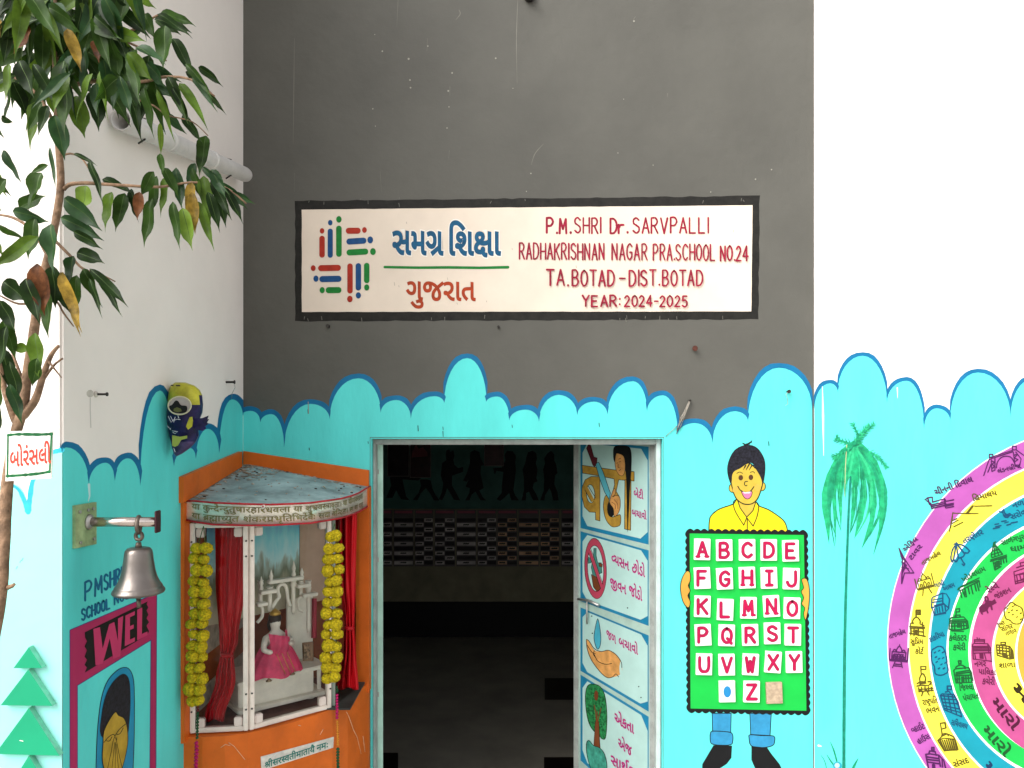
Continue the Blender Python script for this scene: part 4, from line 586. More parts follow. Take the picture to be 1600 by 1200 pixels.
for x,y in (653,665),(692,667),(692,674),(800,664),(936,661),(575,690),(1201,690),(481,640),(483,700): P.stroke([(x,y),(x+.5,y+random.uniform(3,9))],1,BLACK,jit=.6)
for x in (481.5,): P.stroke([(x,628),(x+.5,646)],1.2,SPOT)
P.build('scuff_and_streak',ew)
# right wall
rw=thing('side_wall','bright white wall right of the doorway with pale turquoise clouds and a palm painted on it','wall',(1.18,-.02,0))
b=MB().mat(WHITE); b.box((1.1795,-.02,0),(4.2,.22,4.8),bevel=.006); b.build('wall_face',rw)
P=Paint(RIGHT); bs=bumps(rc,ra)
P.fill(flat(bs)+[(1980,1500),(1273,1500)],CYAN); cloud_outline(P,bs,6,BLUEL); P.build('cloud_mural',rw)
P=Paint(RIGHT,.0024)
for pts,t in ([(1285,604),(1286,650),(1287,712)],(1,3.4,.8)),([(1402,606),(1402.5,622)],(2,2.6,.6)),([(1279,1165),(1283,1166)],(4,5,2)): P.stroke(pts,3,M('pale_streak',(.78,.80,.78),.5),taper=t,jit=.3)  # pale upright streaks and one small pale dab
P.build('scuff_and_streak',rw)
# left block: side wall and the sunlit pillar face
lw=thing('side_wall','off white projecting left wall with a turquoise dado, carrying the bell bracket','wall',(-1.05,-1.208,0))
b=MB().mat(WHITE); b.box((-4,-1.208,0),(-1.05,.22,4.8),bevel=.006); b.build('wall_face',lw)
P=Paint(LEFT); bs=bumps(lc,la); P.fill(flat(bs)+[(379.5,1506),(98,2070),(97.6,708)],CYAN); cloud_outline(P,bs,9,BLUEL); P.build('cloud_mural',lw)
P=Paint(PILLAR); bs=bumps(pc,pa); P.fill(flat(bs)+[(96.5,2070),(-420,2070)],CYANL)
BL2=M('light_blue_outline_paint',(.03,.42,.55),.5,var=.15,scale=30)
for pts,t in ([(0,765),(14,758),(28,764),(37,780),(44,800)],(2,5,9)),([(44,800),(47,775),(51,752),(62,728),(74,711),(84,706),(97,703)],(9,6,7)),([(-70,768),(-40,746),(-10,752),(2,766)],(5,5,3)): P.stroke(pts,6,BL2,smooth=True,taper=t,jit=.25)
P.build('cloud_mural',lw)
P=Paint(LEFT,.0008)
for pts,wd in ([(141,622),(141,640),(142,668)],1.6),([(229,690),(229,745)],.8),([(230,640),(230,700)],.5): P.stroke(pts,wd,M('damp_stain',(.55,.52,.48),.7))
P.stroke([(139,757),(140,775),(138,783)],3,M('lime_run',(.5,.72,.72),.5),taper=(4,2.5,1.5)); P.dot(141,615,6,M('bare_plaster',(.5,.47,.42)),n=9); P.build('scuff_and_streak',lw)
# ------------------------------------------------------------------ room behind the door
ir=thing('interior_wall','dim room wall inside the doorway, painted teal above and beige below','wall',(0,4.5,0))
TEAL=M('room_teal_paint',(.06,.17,.145),.6,var=.15); BEIGE=M('room_beige_paint',(.26,.235,.15),.6,var=.15); RBLK=M('room_black_lower_band',(.008,.008,.008),.6)
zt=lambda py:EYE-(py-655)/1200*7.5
b=MB().mat(TEAL); b.box((-3,4.5,zt(795)),(3,4.6,3.1)); b.mat(BEIGE).box((-3,4.5,zt(940)),(3,4.6,zt(795))); b.mat(RBLK).box((-3,4.495,0),(3,4.6,zt(940)))  # lowest band of the back wall is plain black
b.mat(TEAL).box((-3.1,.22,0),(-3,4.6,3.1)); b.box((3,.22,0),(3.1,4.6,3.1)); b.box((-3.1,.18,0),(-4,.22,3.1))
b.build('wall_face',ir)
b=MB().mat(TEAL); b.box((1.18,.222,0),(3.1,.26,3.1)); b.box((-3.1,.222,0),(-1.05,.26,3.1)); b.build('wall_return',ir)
c=MB().mat(M('room_ceiling',(.3,.3,.28),.8)); c.box((-3.1,.222,3.1),(3.1,4.6,3.2)); tag(c.build('ceiling'),None,kind='structure')
SIL=M('silhouette_paint',(.006,.008,.008),.6)
cm=thing('children_mural','row of black marching children silhouettes painted on the dim teal wall inside','mural',(0,4.495,1.3))
k=crop(590,685,5.161)
kids=[k(255,140,270,110,310,110,330,150,320,200,345,250,350,320,330,340,200,330,230,470,260,500,190,490,150,420,120,480,70,480,110,380,100,320,130,200,200,160),
k(400,330,430,340,440,400,470,460,500,500,455,500,420,440,390,400,350,440,320,500,285,495,330,440,350,380,340,330),
k(550,130,555,95,575,90,590,110,610,95,620,140,610,170,620,215,650,240,690,230,690,270,630,290,600,300,600,380,640,450,665,500,615,495,580,430,560,400,545,450,520,500,495,490,520,430,530,360,510,300,520,200,555,175),
k(745,150,750,110,780,95,820,110,830,160,860,215,835,220,830,280,840,330,855,400,820,420,845,470,875,500,830,500,790,430,760,450,740,500,705,500,740,440,745,400,710,390,735,330,720,350,690,340,720,280,745,200),
k(1025,130,1045,100,1090,105,1115,140,1110,190,1115,260,1105,340,1095,420,1110,460,1140,500,1080,500,1060,440,1020,480,990,505,960,490,1000,440,1005,350,1015,270,960,260,945,290,930,240,1000,235,1030,180),
k(1200,150,1215,110,1250,100,1280,120,1285,165,1275,200,1290,250,1280,320,1290,345,1260,360,1250,400,1280,450,1300,500,1255,500,1220,430,1200,440,1195,500,1160,500,1180,420,1180,330,1170,250,1190,200),
k(1345,160,1370,120,1400,100,1425,130,1425,180,1440,210,1450,280,1430,300,1425,370,1450,430,1460,500,1415,500,1400,430,1385,400,1350,460,1345,500,1310,500,1340,420,1345,330,1335,250,1350,200)]
for q in kids:
    P=Paint(BACK,.002); P.fill(q,SIL); P.build('child_silhouette',cm)
for x0,y0,x1,y1,lab,fg in ((606,693,639,744,'dark plain framed poster on the dim inside wall nearest the left door jamb',0),(641,693,673,746,'dark framed poster with a small red figure on the dim inside wall',1),(757,690,787,728,'small dark red framed poster between the painted children inside',1)):
    t=thing('framed_poster',lab,'poster',BACK.at((x0+x1)/2,y1,.01),'posters on the inside wall')
    slab('poster_sheet',BACK,[(x0,y0),(x1,y0),(x1,y1),(x0,y1)],.004,.012,M('poster_dark_%d'%fg,(.02,.012,.014) if fg==0 else (.045,.010,.012),.4,var=.5,scale=9),t)
    P=Paint(BACK,.018); fm=M('poster_frame',(.16,.14,.13),.5)
    for a_,b_ in (((x0,y0),(x0,y1)),((x1,y0),(x1,y1)),((x0,y1),(x1,y1)),((x0,y0),(x1,y0))): P.stroke([a_,b_],1.1,fm)
    P.build('poster_frame',t)
    if fg and x0<700:
        P=Paint(BACK,.018); P.fill([(x0+2,y0+22),(x0+4,y0+10),(x0+9,y0+2),(x0+13,y0+8),(x0+20,y0+6),(x0+27,y0+14),(x0+27,y0+20)],M('poster_red',(.16,.03,.035),.5)); P.build('poster_figure',t)
cb=thing('chart_board','long board of dim number charts in checked cells under the marching children','board',BACK.at(745,885,.005))
CL=M('chart_pale',(.62,.57,.55),.5,var=.2); CD=M('chart_dark',(.016,.010,.012),.5); CH=M('chart_header',(.42,.10,.15),.5); CW=M('chart_warm',(.75,.47,.28),.5,var=.2)
cols=[(597,613,0),(615,646,0),(648,677,1),(679,711,1),(713,744,0),(746,776,1),(777,808,2),(810,842,3),(844,874,2),(877,896,0)]
for x0,x1,ty in cols:
    t=slab('number_chart',BACK,[(x0,797),(x1,797),(x1,885),(x0,885)],.004,.01,M('chart_back',(.13,.11,.11),.5),cb)
    P=Paint(BACK,.016); ly=CW if ty>1 else CL
    P.fill([(x0+2,798),(x1-2,798),(x1-2,802),(x0+2,802)],CH)
    for r in range(10):
        y=810+r*7.4
        if ty in(0,3): P.fill([(x0+1,y),(x1-1,y),(x1-1,y+5.4),(x0+1,y+5.4)],ly if r%2 else CD); cc=[(x0+x1)/2] if r%2 else []
        else:
            xm=(x0+x1)/2
            for q in (0,1): a,e=(x0+1,xm-.5) if q==0 else (xm+.5,x1-1); P.fill([(a,y),(e,y),(e,y+5.4),(a,y+5.4)],ly if (r+q)%2 else CD)
            cc=[(x0+xm)/2 if r%2 else (xm+x1)/2]
        for c_ in cc:
            for q in range(3): P.stroke([(c_-4+q*3,y+2.7),(c_-2.4+q*3,y+2.3)],2.1,CD)
    P.build('chart_cells',t)
# ------------------------------------------------------------------ door frame and leaves
MINT=M('mint_metal_paint',(.36,.50,.44),.45,var=.1,scale=12,dirt=.15); GREYM=M('grey_metal_paint',(.34,.36,.34),.5,var=.2,scale=15,dirt=.5)
df=thing('door_frame','grey painted metal frame round the open doorway','door frame',((OX0+OX1)/2,.05,0))
b=MB().mat(GREYM); b.box((OX0+.004,.03,0),(OX0+.014,.08,OZ-.004),bevel=.002); b.build('jamb',df)
b=MB().mat(M('pale_jamb_paint',(.55,.62,.60),.5,var=.1,scale=15,dirt=.15)); b.box((OX1-.022,.03,0),(OX1-.004,.08,OZ-.004),bevel=.003); b.build('jamb',df)
b=MB().mat(GREYM); b.box((OX0+.014,.03,OZ-.028),(OX1-.022,.08,OZ-.004),bevel=.003); b.build('head_rail',df)
b=MB().mat(STEEL)
for px in (588,):
    for py in (737,874,1084,1300): q=P3(px,py,3.09); b.box(q-V((.012,.01,.009)),q+V((.012,.01,.009)))
for py in (885,1058,1300): q=P3(1026,py,3.09); b.box(q-V((.012,.01,.006)),q+V((.012,.01,.006)))
b.build('hinge',df)
# left leaf, swung inwards almost edge-on
lf=thing('door_leaf','left door leaf swung inwards and seen nearly edge on as a mint strip','door',(-.53,.09,0),'leaves of the entrance door')
zt_=P3(0,693,3.1).z
b=MB().mat(M('mint_edge_paint',(.42,.66,.56),.45,var=.1,scale=14,dirt=.12)); b.prism([(q.x,q.y) for q in (P3(590,700,3.085),P3(598.5,700,3.085),P3(598,700,3.62),P3(591.5,700,3.62))],.02,zt_); b.build('leaf_panel',lf)
# right leaf with the painted slogans
h0=P3(1024,700,3.085); e0=P3(898,700,3.50); dv=V((e0.x-h0.x,e0.y-h0.y,0)).normalized(); nv=V((dv.y,-dv.x,0)); nv=-nv if nv.y>0 else nv
if nv.dot(V((0,-3,0))-V((h0.x,h0.y,0)))<0: nv=-nv
LEAF=Plane((h0.x,h0.y,0),nv)
rl=thing('door_leaf','right door leaf standing open inwards with four painted slogan pictures','door',(h0.x,h0.y,0),'leaves of the entrance door')
ztop=LEAF.at(1024,695).z
b=MB().mat(MINT); L_=(e0-h0).length; bk=-nv*.03
pl=[h0,h0+dv*L_,h0+dv*L_+bk,h0+bk]; b.prism([(p.x,p.y) for p in pl],.02,ztop)
b.mat(GREYM)
for s0,s1 in ((0,.025),(L_-.028,L_)):
    q=[h0+dv*s0+nv*.006,h0+dv*s1+nv*.006,h0+dv*s1-nv*.0,h0+dv*s0-nv*.0]; b.prism([(p.x,p.y) for p in q],.021,ztop-.002)
b.build('leaf_panel',rl)
b=MB().mat(STEEL); q=LEAF.at(902,938,.012); b.tube([LEAF.at(903,936,.015),LEAF.at(918,938,.015),LEAF.at(936,946,.015)],.006,8); b.build('latch',rl)
b=MB().mat(STEEL); b.tube([LEAF.at(917,940,.018),LEAF.at(917,975,.02)],.004,8); b.build('hasp',rl)
PB=M('door_blue_paint',(.012,.19,.34),.5,var=.12); PALE=M('door_pale_paint',(.40,.60,.56),.45,var=.05,scale=9); PINK=M('slogan_magenta',(.42,.018,.17),.5,var=.1); BRN=M('brown_paint',(.16,.045,.015),.5,var=.15); TAN=M('tan_letter_paint',(.42,.24,.035),.5,var=.2,scale=30); FLESH=M('flesh_paint',(.62,.30,.09),.5,var=.18,scale=30); DRED=M('dark_red_paint',(.10,.012,.02),.5); SKYB=M('pen_blue_paint',(.10,.42,.50),.5,var=.1)
DB=M('drop_blue_paint',(.06,.36,.48),.5,var=.15); GRN=M('leaf_green_paint',(.02,.20,.06),.5,var=.5,scale=70); RED=M('sign_red_paint',(.42,.05,.09),.5)
def door_panel(name,tl,tr,br,bl,lab,draw):
    t=thing  # noqa
    P=Paint(LEAF,.001); P.fill([(907,tl),(1013.5,tr),(1013.5,br),(907,bl)],PB)
    I=lambda u,v:(907+106.5*u,(tl+(tr-tl)*u)*(1-v)+(bl+(br-bl)*u)*v)
    e=.028;c=.14;q=.10
    P.fill([I(q,e),I(1-q*1.1,e),I(1-.015,c),I(1-.015,1-c*.9),I(1-q*1.2,1-e*1.5),I(q,1-e*1.5),I(.03,1-c),I(.03,c)],PALE)
    draw(P); P.build(name,rl,lab)
k=crop(895,685,7.743)
def d1(P):
    for pts in (k(112,325,250,345,500,385,500,480,330,460,120,420),k(520,480,640,500,520,470,700,400,742,402,742,515,700,515,640,505,530,500)): pass
    P.fill(k(112,325,500,380,742,402,742,517,700,512,640,508,555,500,525,640,560,700,480,760,470,700,505,560,500,490,330,455,120,420),TAN,BLACK,.9)
    P.fill([k(272,462,328,462,328,1000,275,985,275,895,200,890,140,830,110,700,112,590,150,500,220,462),ell(*k(215,670)[0],6.6,14.5,20,rot=-4)],TAN,BLACK,.9)
    P.stroke(k(160,600,235,745),6,TAN); P.stroke(k(148,625,222,765),.9,BLACK);P.stroke(k(190,580,275,720),.9,BLACK)
    P.fill(spline(k(400,690,375,760,372,860,400,980,460,1060,520,1070,575,1040,575,925,520,940,460,950,430,900,420,820,440,740),3,True),TAN,BLACK,.9)
    P.dot(*k(462,855)[0],6.2,BLACK,12.5)
    P.fill(spline(k(480,700,520,690,560,700,575,760,570,850,540,920,500,940,490,850,450,790,450,740,490,620,510,610,520,640,500,700),3,True),FLESH,BLACK,.8)
    for a in (k(470,770,510,800,515,850),k(500,740,540,790,545,850)): P.stroke(a,.8,BRN,smooth=True)
    P.fill(k(630,500,705,500,700,1112,625,1095),TAN,BLACK,.9)
    P.fill(spline(k(488,200,492,120,530,88,640,88,695,120,712,220,706,420,690,640,680,850,662,1140,655,900,650,640,640,420,610,330,520,300,495,260),3,True),BLACK)
    P.fill(spline(k(520,200,540,180,610,210,632,290,630,390,605,450,560,440,520,370,510,280),3,True),FLESH,BLACK,.7)
    for a in (k(555,250,580,240),k(530,300,545,295),k(560,285,580,280),k(548,310,548,350,562,355),k(560,390,580,375)): P.stroke(a,1,BRN)
    P.fill(k(270,300,315,290,360,390,400,500,440,620,455,660,440,740,385,650,330,500),SKYB,BLACK,.9)
    P.fill(k(165,120,185,75,215,80,255,225,295,235,290,300,262,345,240,320,205,220),DRED,BLACK,.7)
    P.text('બેટી',(990,775.5),(1005,780),11.6,PINK,bold=26); P.text('બચાવો',(987,805),(1010,812),11.0,PINK,bold=26)
k2=crop(890,670,4.444)
def d2(P):
    c=k2(180,970)[0]; P.fill([ell(c[0],c[1],17,47.5,32,rot=-3),ell(c[0],c[1],12.5,36,32,rot=-3)],RED,BLACK,.8)
    G2=M('bottle_green_paint',(.05,.2,.17),.5); 
    P.fill(k2(168,830,185,830,185,880,195,930,220,930,225,1000,200,1010,190,1040,165,1040,150,960,165,890),G2,BLACK,.7)
    for a,m in ((k2(150,1010,165,1100,190,1130,215,1110,205,1040),BRN),(k2(128,890,150,900,150,930,130,935),G2),(k2(205,930,228,940,226,960,205,955),BRN)): P.fill(a,m,BLACK,.6)
    P.stroke(k2(140,850,222,1092),4.4,RED); P.stroke(k2(132,862,212,1100),.7,BLACK); P.stroke(k2(150,838,232,1080),.7,BLACK)
    P.text('વ્યસન',k2(290,930)[0],k2(412,985)[0],15.9,PINK,bold=26); P.text('છોડો',k2(430,990)[0],k2(522,1030)[0],16.5,PINK,bold=26)
    P.text('જીવન',k2(280,1095)[0],k2(392,1150)[0],15.9,PINK,bold=26); P.text('જોડો',k2(412,1150)[0],k2(503,1196)[0],16.5,PINK,bold=26)
k3=crop(890,920,4.286)
def d3(P):
    P.fill(spline(k3(188,200,203,260,210,330,205,380,190,405,175,385,163,330,170,270),3,True),DB,BLACK,.9)
    P.fill(spline(k3(112,340,130,350,165,410,210,420,260,412,310,440,345,490,350,560,300,590,240,590,190,540,140,470,115,400),3,True),FLESH)
    P.fill(spline(k3(345,480,352,560,338,575,334,520),3,True),PALE)
    for a in (k3(112,338,130,350,165,400,210,420,260,412,310,440,345,490,350,528),k3(112,345,118,400,145,475,195,545,245,592,285,592,310,570,328,590),k3(165,440,190,485,240,505,282,500),k3(118,378,150,425,172,435),k3(165,415,160,440,175,460)): P.stroke(a,1.1,BLACK,smooth=True)
    for x,y in ((148,183),(152,298),(388,128),(478,728),(463,655)): P.dot(*k3(x,y)[0],1.1,BLACK,n=8)
    P.text('જળ',k3(246,325)[0],k3(310,370)[0],14.0,PINK,bold=26); P.text('બચાવો',k3(328,378)[0],k3(457,442)[0],14.6,PINK,bold=26)
def d4(P):
    P.fill(spline(k3(120,650,160,638,205,655,235,710,248,800,250,900,240,1000,215,1003,200,985,160,950,130,900,112,820,105,720),3,True),GRN,BLACK,1)
    for i in range(46):
        a=random.uniform(0,6.28);r=random.random()**.5; x=180+58*r*math.cos(a);y=815+145*r*math.sin(a)+r*math.cos(a)*25
        P.dot(*k3(x,y)[0],random.uniform(.8,2),M(random.choice(['tree_dab_light','tree_dab_dark']),(.09,.36,.12) if i%2 else (.012,.09,.03),.5),n=7)
    P.fill(k3(172,890,196,890,200,1000,205,1070,160,1075,165,1000),BRN,BLACK,.6); P.dot(*k3(178,715)[0],3,BRN,8)
    for a in (k3(180,900,175,830,165,780),k3(185,900,200,840,210,800),k3(183,890,184,820)): P.stroke(a,1.4,BRN)
    P.fill(spline(k3(112,1040,130,1015,160,1050,200,1065,235,1110,250,1200,225,1260,160,1240,120,1130),3,True),M('mound_green',(.05,.30,.22),.5,var=.3,scale=40),BLACK,1)
    P.text('એકતા',k3(300,890)[0],k3(430,972)[0],15.9,PINK,bold=26); P.text('એજ',k3(325,1060)[0],k3(415,1120)[0],15.9,PINK,bold=26); P.text('સાર્થક',k3(275,1172)[0],k3(430,1262)[0],15.9,PINK,bold=26)
door_panel('slogan_picture',688,698,851,825,'girl, pen and large tan letters on the top panel of the open door',d1)
door_panel('slogan_picture',830,860,978,939,'red prohibition ring with bottle and two magenta lines, second panel',d2)
door_panel('slogan_picture',949,993,1112,1048,'blue water drop over a cupped hand, third panel',d3)
door_panel('slogan_picture',1054,1120,1285,1188,'green tree on a mound beside magenta words, lowest panel in view',d4)
# ------------------------------------------------------------------ painted name board
sg=thing('name_board','cream painted school name board with a black border on the grey wall','sign',FRONT.at(824,502,0))
rag=lambda pts:[(x+random.uniform(-.7,.7),y+random.uniform(-.9,.9)) for x,y in pts]
def edge(x0,y0,x1,y1,n): return [(x0+(x1-x0)*i/n,y0+(y1-y0)*i/n) for i in range(n)]
P=Paint(FRONT,.0012); P.fill(rag(edge(461,314,1187,306,60)+edge(1187,306,1185,499,16)+edge(1185,499,461,502,60)+edge(461,502,461,314,16)),BLKB)
for i in range(26): x=random.uniform(465,1182);y=random.choice([random.uniform(308,318),random.uniform(492,498)]); P.stroke([(x,y),(x+random.uniform(-2,2),y+random.uniform(2,6))],.7,DRIP,jit=.6)
P.build('board_border',sg)
P=Paint(FRONT,.0024); P.fill([(x+random.uniform(-.25,.25),y+random.uniform(-.3,.3)) for x,y in edge(471.5,327.5,1176,320.5,50)+edge(1176,320.5,1174,486.5,12)+edge(1174,486.5,471.5,487.5,50)+edge(471.5,487.5,471.5,327.5,12)],CREAM)
for x,y in ((623,446),(616,441),(635,347),(699,434),(698,563),(812,378),(714,473),(760,470),(800,388),(1146,360),(900,415)): 
    if y<486: P.stroke([(x,y),(x+.6,y+random.uniform(2,5))],.9,M('cream_scuff',(.4,.33,.27)),jit=.5)
P.build('board_face',sg)
LG=[M('logo_red',(.36,.022,.008),.5,var=.15,scale=40),M('logo_blue',(.004,.06,.19),.5,var=.15,scale=40),M('logo_green',(.005,.18,.025),.5,var=.15,scale=40)]; HALO=M('white_halo_paint',(.78,.74,.68),.5)
kl=crop(440,290,4.2105); P=Paint(FRONT,.004)
bars=[(266,298,266,298,0,32),(266,348,266,456,0,36),(320,244,320,244,1,32),(320,300,320,458,1,34),(377,222,377,224,2,38),(377,282,377,450,2,37),(442,297,500,297,0,40),(545,292,545,292,0,33),(446,368,538,362,1,40),(583,357,583,357,1,40),(447,440,550,434,2,40),(601,434,601,434,2,40),
(208,543,208,543,0,34),(260,543,370,541,0,40),(226,612,226,612,1,36),(268,615,374,613,1,40),(267,688,267,688,2,36),(310,688,374,687,2,40),(450,530,450,692,0,36),(449,746,449,748,0,38),(505,528,505,672,1,36),(505,722,505,724,1,36),(560,526,560,624,2,36),(560,670,560,672,2,36)]
for x0,y0,x1,y1,c,wd in bars:
    (ax,ay),(bx,by)=kl(x0,y0,x1,y1); wd/=4.21
    if abs(ax-bx)+abs(ay-by)<1: P.dot(ax,ay,wd/2*.95,LG[c],wd/2*1.15)
    else:
        d=math.atan2(by-ay,bx-ax); q=[(bx+wd/2*math.cos(d+t),by+wd/2*math.sin(d+t)) for t in [(-90+15*i)*math.pi/180 for i in range(13)]]+[(ax+wd/2*math.cos(d+t),ay+wd/2*math.sin(d+t)) for t in [(90+15*i)*math.pi/180 for i in range(13)]]
        P.fill(q,LG[c])
P.build('emblem',sg)
SB=M('lettering_blue',(.003,.080,.175),.5,var=.2,scale=40); SO=M('lettering_orange',(.36,.04,.007),.5,var=.2,scale=40); SR=M('lettering_red',(.27,.006,.03),.5,var=.25,scale=50)
P=Paint(FRONT,.004)
for bd,m in ((62,HALO),(30,SB)):
    P.text('સમગ્ર',kl(728,450)[0],kl(1062,455)[0],41,m,bold=bd); P.text('શિક્ષા',kl(1092,456)[0],kl(1440,456)[0],41,m,bold=bd)
P.build('lettering',sg,'blue Gujarati words above the green rule')
P=Paint(FRONT,.004); P.stroke(kl(678,536,900,540,1100,538,1300,541,1490,537),4.2,LG[2],jit=.12); P.build('rule',sg)
P=Paint(FRONT,.004); P.text('ગુજરાત',kl(820,752)[0],kl(1275,757)[0],33,SO,bold=22); P.build('lettering',sg,'orange Gujarati word under the green rule')
kr=crop(790,300,3.902); P=Paint(FRONT,.004)
P.latin('P.M.',kr(252,250)[0],kr(392,250)[0],23,3.6,SR,h1=22); P.latin('SHRI',kr(420,250)[0],kr(578,250)[0],23.5,2.7,SR); P.latin('D',kr(640,250)[0],kr(678,250)[0],23,3.2,SR); P.latin('r.',kr(690,250)[0],kr(736,250)[0],22,3.6,SR); P.latin('SARVPALLI',kr(775,250)[0],kr(1235,248)[0],23.5,2.7,SR)
P.latin('RADHAKRISHNAN',kr(84,408)[0],kr(600,412)[0],24.5,2.4,SR); P.latin('NAGAR',kr(650,412)[0],kr(862,411)[0],24.5,2.4,SR); P.latin('PRA.SCHOOL',kr(900,413)[0],kr(1278,416)[0],24.5,2.3,SR); P.latin('NO.24',kr(1310,418)[0],kr(1478,417)[0],22.5,2.6,SR)
P.latin('TA.',kr(252,568)[0],kr(376,570)[0],24,2.9,SR); P.latin('BOTAD',kr(406,570)[0],kr(660,571)[0],24,2.8,SR); P.latin('-',kr(692,572)[0],kr(728,572)[0],24,2.8,SR); P.latin('DIST.',kr(755,571)[0],kr(934,570)[0],24,2.8,SR); P.latin('BOTAD',kr(958,571)[0],kr(1200,571)[0],23.5,2.7,SR)
P.latin('YEAR:',kr(470,697)[0],kr(694,696)[0],16.5,2.9,SR); P.latin('2024-2025',kr(726,697)[0],kr(1108,698)[0],16.5,2.7,SR)
P.build('lettering',sg,'crimson English school name in four lines')
# ------------------------------------------------------------------ painted boy with the alphabet board
INK=M('ink_outline_paint',(.006,.010,.006),.5)
bm_=thing('boy_mural','smiling boy in a yellow shirt painted on the turquoise wall behind the green alphabet board','mural',FRONT.at(1168,1195,0))
k=crop(1050,670,6.957); kb=crop(1050,820,3.158)
P=Paint(FRONT,.0022); P.fill(spline(k(402,1100,405,1010,425,945,500,880,590,845,670,815,705,765,760,800,870,800,915,795,945,838,1050,880,1150,945,1215,1000,1245,1060,1255,1110),3)+k(1255,1140,402,1140),YEL,INK,1.7)
P.fill(k(712,775,740,860,812,962,880,890,910,800,820,825),SKINY)
for a in (k(712,775,740,860,812,962),k(910,800,880,890,812,962),k(705,765,668,800,690,900,780,1048),k(780,1048,812,965),k(915,795,942,838,925,950,882,1058),k(882,1058,812,965),k(818,975,818,1095)): P.stroke(a,1.5,INK,smooth=len(a)>3)
P.build('shirt',bm_)
P=Paint(FRONT,.0040)
for a in (k(655,595,625,620,622,665,650,690,690,680,680,610),k(975,590,1005,590,1015,630,1000,665,960,670,955,610)): P.fill(spline(a,4,True),SKINY,INK,1.2)
P.fill(spline(k(640,560,650,470,720,430,820,370,900,420,965,500,985,580,965,670,930,760,880,808,820,822,760,808,700,760,665,680),4,True),SKINY,INK,1.6)
P.dot(*k(690,660)[0],4.5,M('cheek_paint',(.66,.35,.06),.5),5.5); P.dot(*k(930,640)[0],4.5,M('cheek_paint',(.66,.35,.06),.5),5.5)
EY=M('eye_brown',(.075,.03,.01),.5)
P.dot(*k(748,532)[0],3.6,EY,4.3); P.dot(*k(858,528)[0],3.6,EY,4.3)
for a,wd in ((k(705,485,735,470,768,485),1),(k(850,475,880,465,900,482),1),(k(822,572,795,575,788,605,805,620,815,612),1.3),(k(715,625,745,668,800,692,850,680,890,630),1.6)): P.stroke(a,wd,INK,smooth=True)
P.fill(spline(k(755,680,800,695,868,680,860,735,825,762,785,745),3,True),M('mouth_pink',(.6,.16,.3),.5),INK,1)
P.fill(k(770,682,800,692,855,682,845,700,785,702),WHITE)
P.build('face',bm_)
P=Paint(FRONT,.0062)
P.fill(spline(k(640,605,605,500,603,400,640,290,700,215,790,178,880,182,950,230,1005,330,1015,440,1000,560,985,600,965,530,920,450,885,390,850,370,790,395,740,430,680,460,655,500,650,560),3,True),M('hair_paint',(.012,.012,.02),.5,var=.6,scale=120))
for a in (k(840,385,815,430,805,450),k(870,395,838,450),k(800,400,775,445),k(885,400,900,430)): P.stroke(a,1.4,BLACK,taper=(2.2,.5))
P.stroke(k(790,172,775,158,765,155),2,BLACK,taper=(2.6,1)); P.stroke(k(800,175,840,160,870,128),3,BLACK,taper=(3.5,1)); P.stroke(k(815,172,845,150,862,145),2,BLACK)
P.build('hair',bm_)
JB=M('jeans_blue_paint',(.03,.24,.44),.5,var=.12,scale=30)
for a,c_,s_ in ((kb(198,930,292,930,290,1025,200,1020),kb(192,1022,215,1018,275,1022,298,1032,300,1065,290,1085,240,1088,195,1080,188,1050),kb(205,1088,296,1090,293,1150,270,1180,200,1225,148,1230,150,1180,180,1130)),(kb(384,930,490,930,484,1040,388,1035),kb(380,1050,386,1036,440,1040,500,1042,507,1065,495,1090,440,1100,390,1090),kb(392,1092,470,1100,490,1130,530,1180,560,1240,500,1245,420,1225,392,1160))):
    P=Paint(FRONT,.0022); P.fill(a,JB,INK,1.3); P.fill(spline(c_,3,True),JB,INK,1.4); P.build('trouser_leg',bm_)
    P=Paint(FRONT,.0040); P.fill(s_,BLACK); P.build('shoe',bm_)
ab=thing('alphabet_board','bright green board with a black scalloped edge held by the painted boy','board',FRONT.at(1168,1112,.0))
def scal(x0,y0,x1,y1,n,r):
    o=[];dx,dy=(x1-x0)/n,(y1-y0)/n;l=math.hypot(dx,dy);nx,ny=dy/l,-dx/l
    for i in range(n):
        for j in range(5):
            t=j/5; o.append((x0+dx*(i+t)+nx*r*math.sin(math.pi*t),y0+dy*(i+t)+ny*r*math.sin(math.pi*t)))
    return o
P=Paint(FRONT,.0064); q=[(1073,829),(1260,831),(1264,1115),(1075,1111)]
P.fill(scal(*q[0],*q[1],17,3.2)+scal(*q[1],*q[2],25,2.6)+scal(*q[2],*q[3],17,3.2)+scal(*q[3],*q[0],25,2.6),BLACK); P.build('scalloped_border',ab)
P=Paint(FRONT,.0082); P.fill([(1077.5,833.5),(1256,836),(1260,1110.5),(1079,1107)],M('board_green_paint',(.008,.44,.055),.45,var=.06,scale=8)); P.build('board_face',ab)
for a in (kb(88,235,70,230,48,270,42,320,55,380,80,410,90,380,78,350,90,325,80,300,90,275),kb(640,270,665,268,678,320,675,400,660,470,650,440,655,410,640,390,650,360,638,330,650,310)):
    P=Paint(FRONT,.0096); P.fill(spline(a,3,True),M('hand_orange_paint',(.62,.32,.05),.5,var=.1),INK,1.2); P.build('painted_hand',bm_)
TW=M('tile_white',(.80,.78,.77),.5,var=.03,scale=20); TR=M('tile_letter_red',(.42,.004,.06),.45,var=.1); TE=M('tile_letter_outline_red',(.16,.004,.03),.5)  # TE: darker red outline brushed underneath each letter
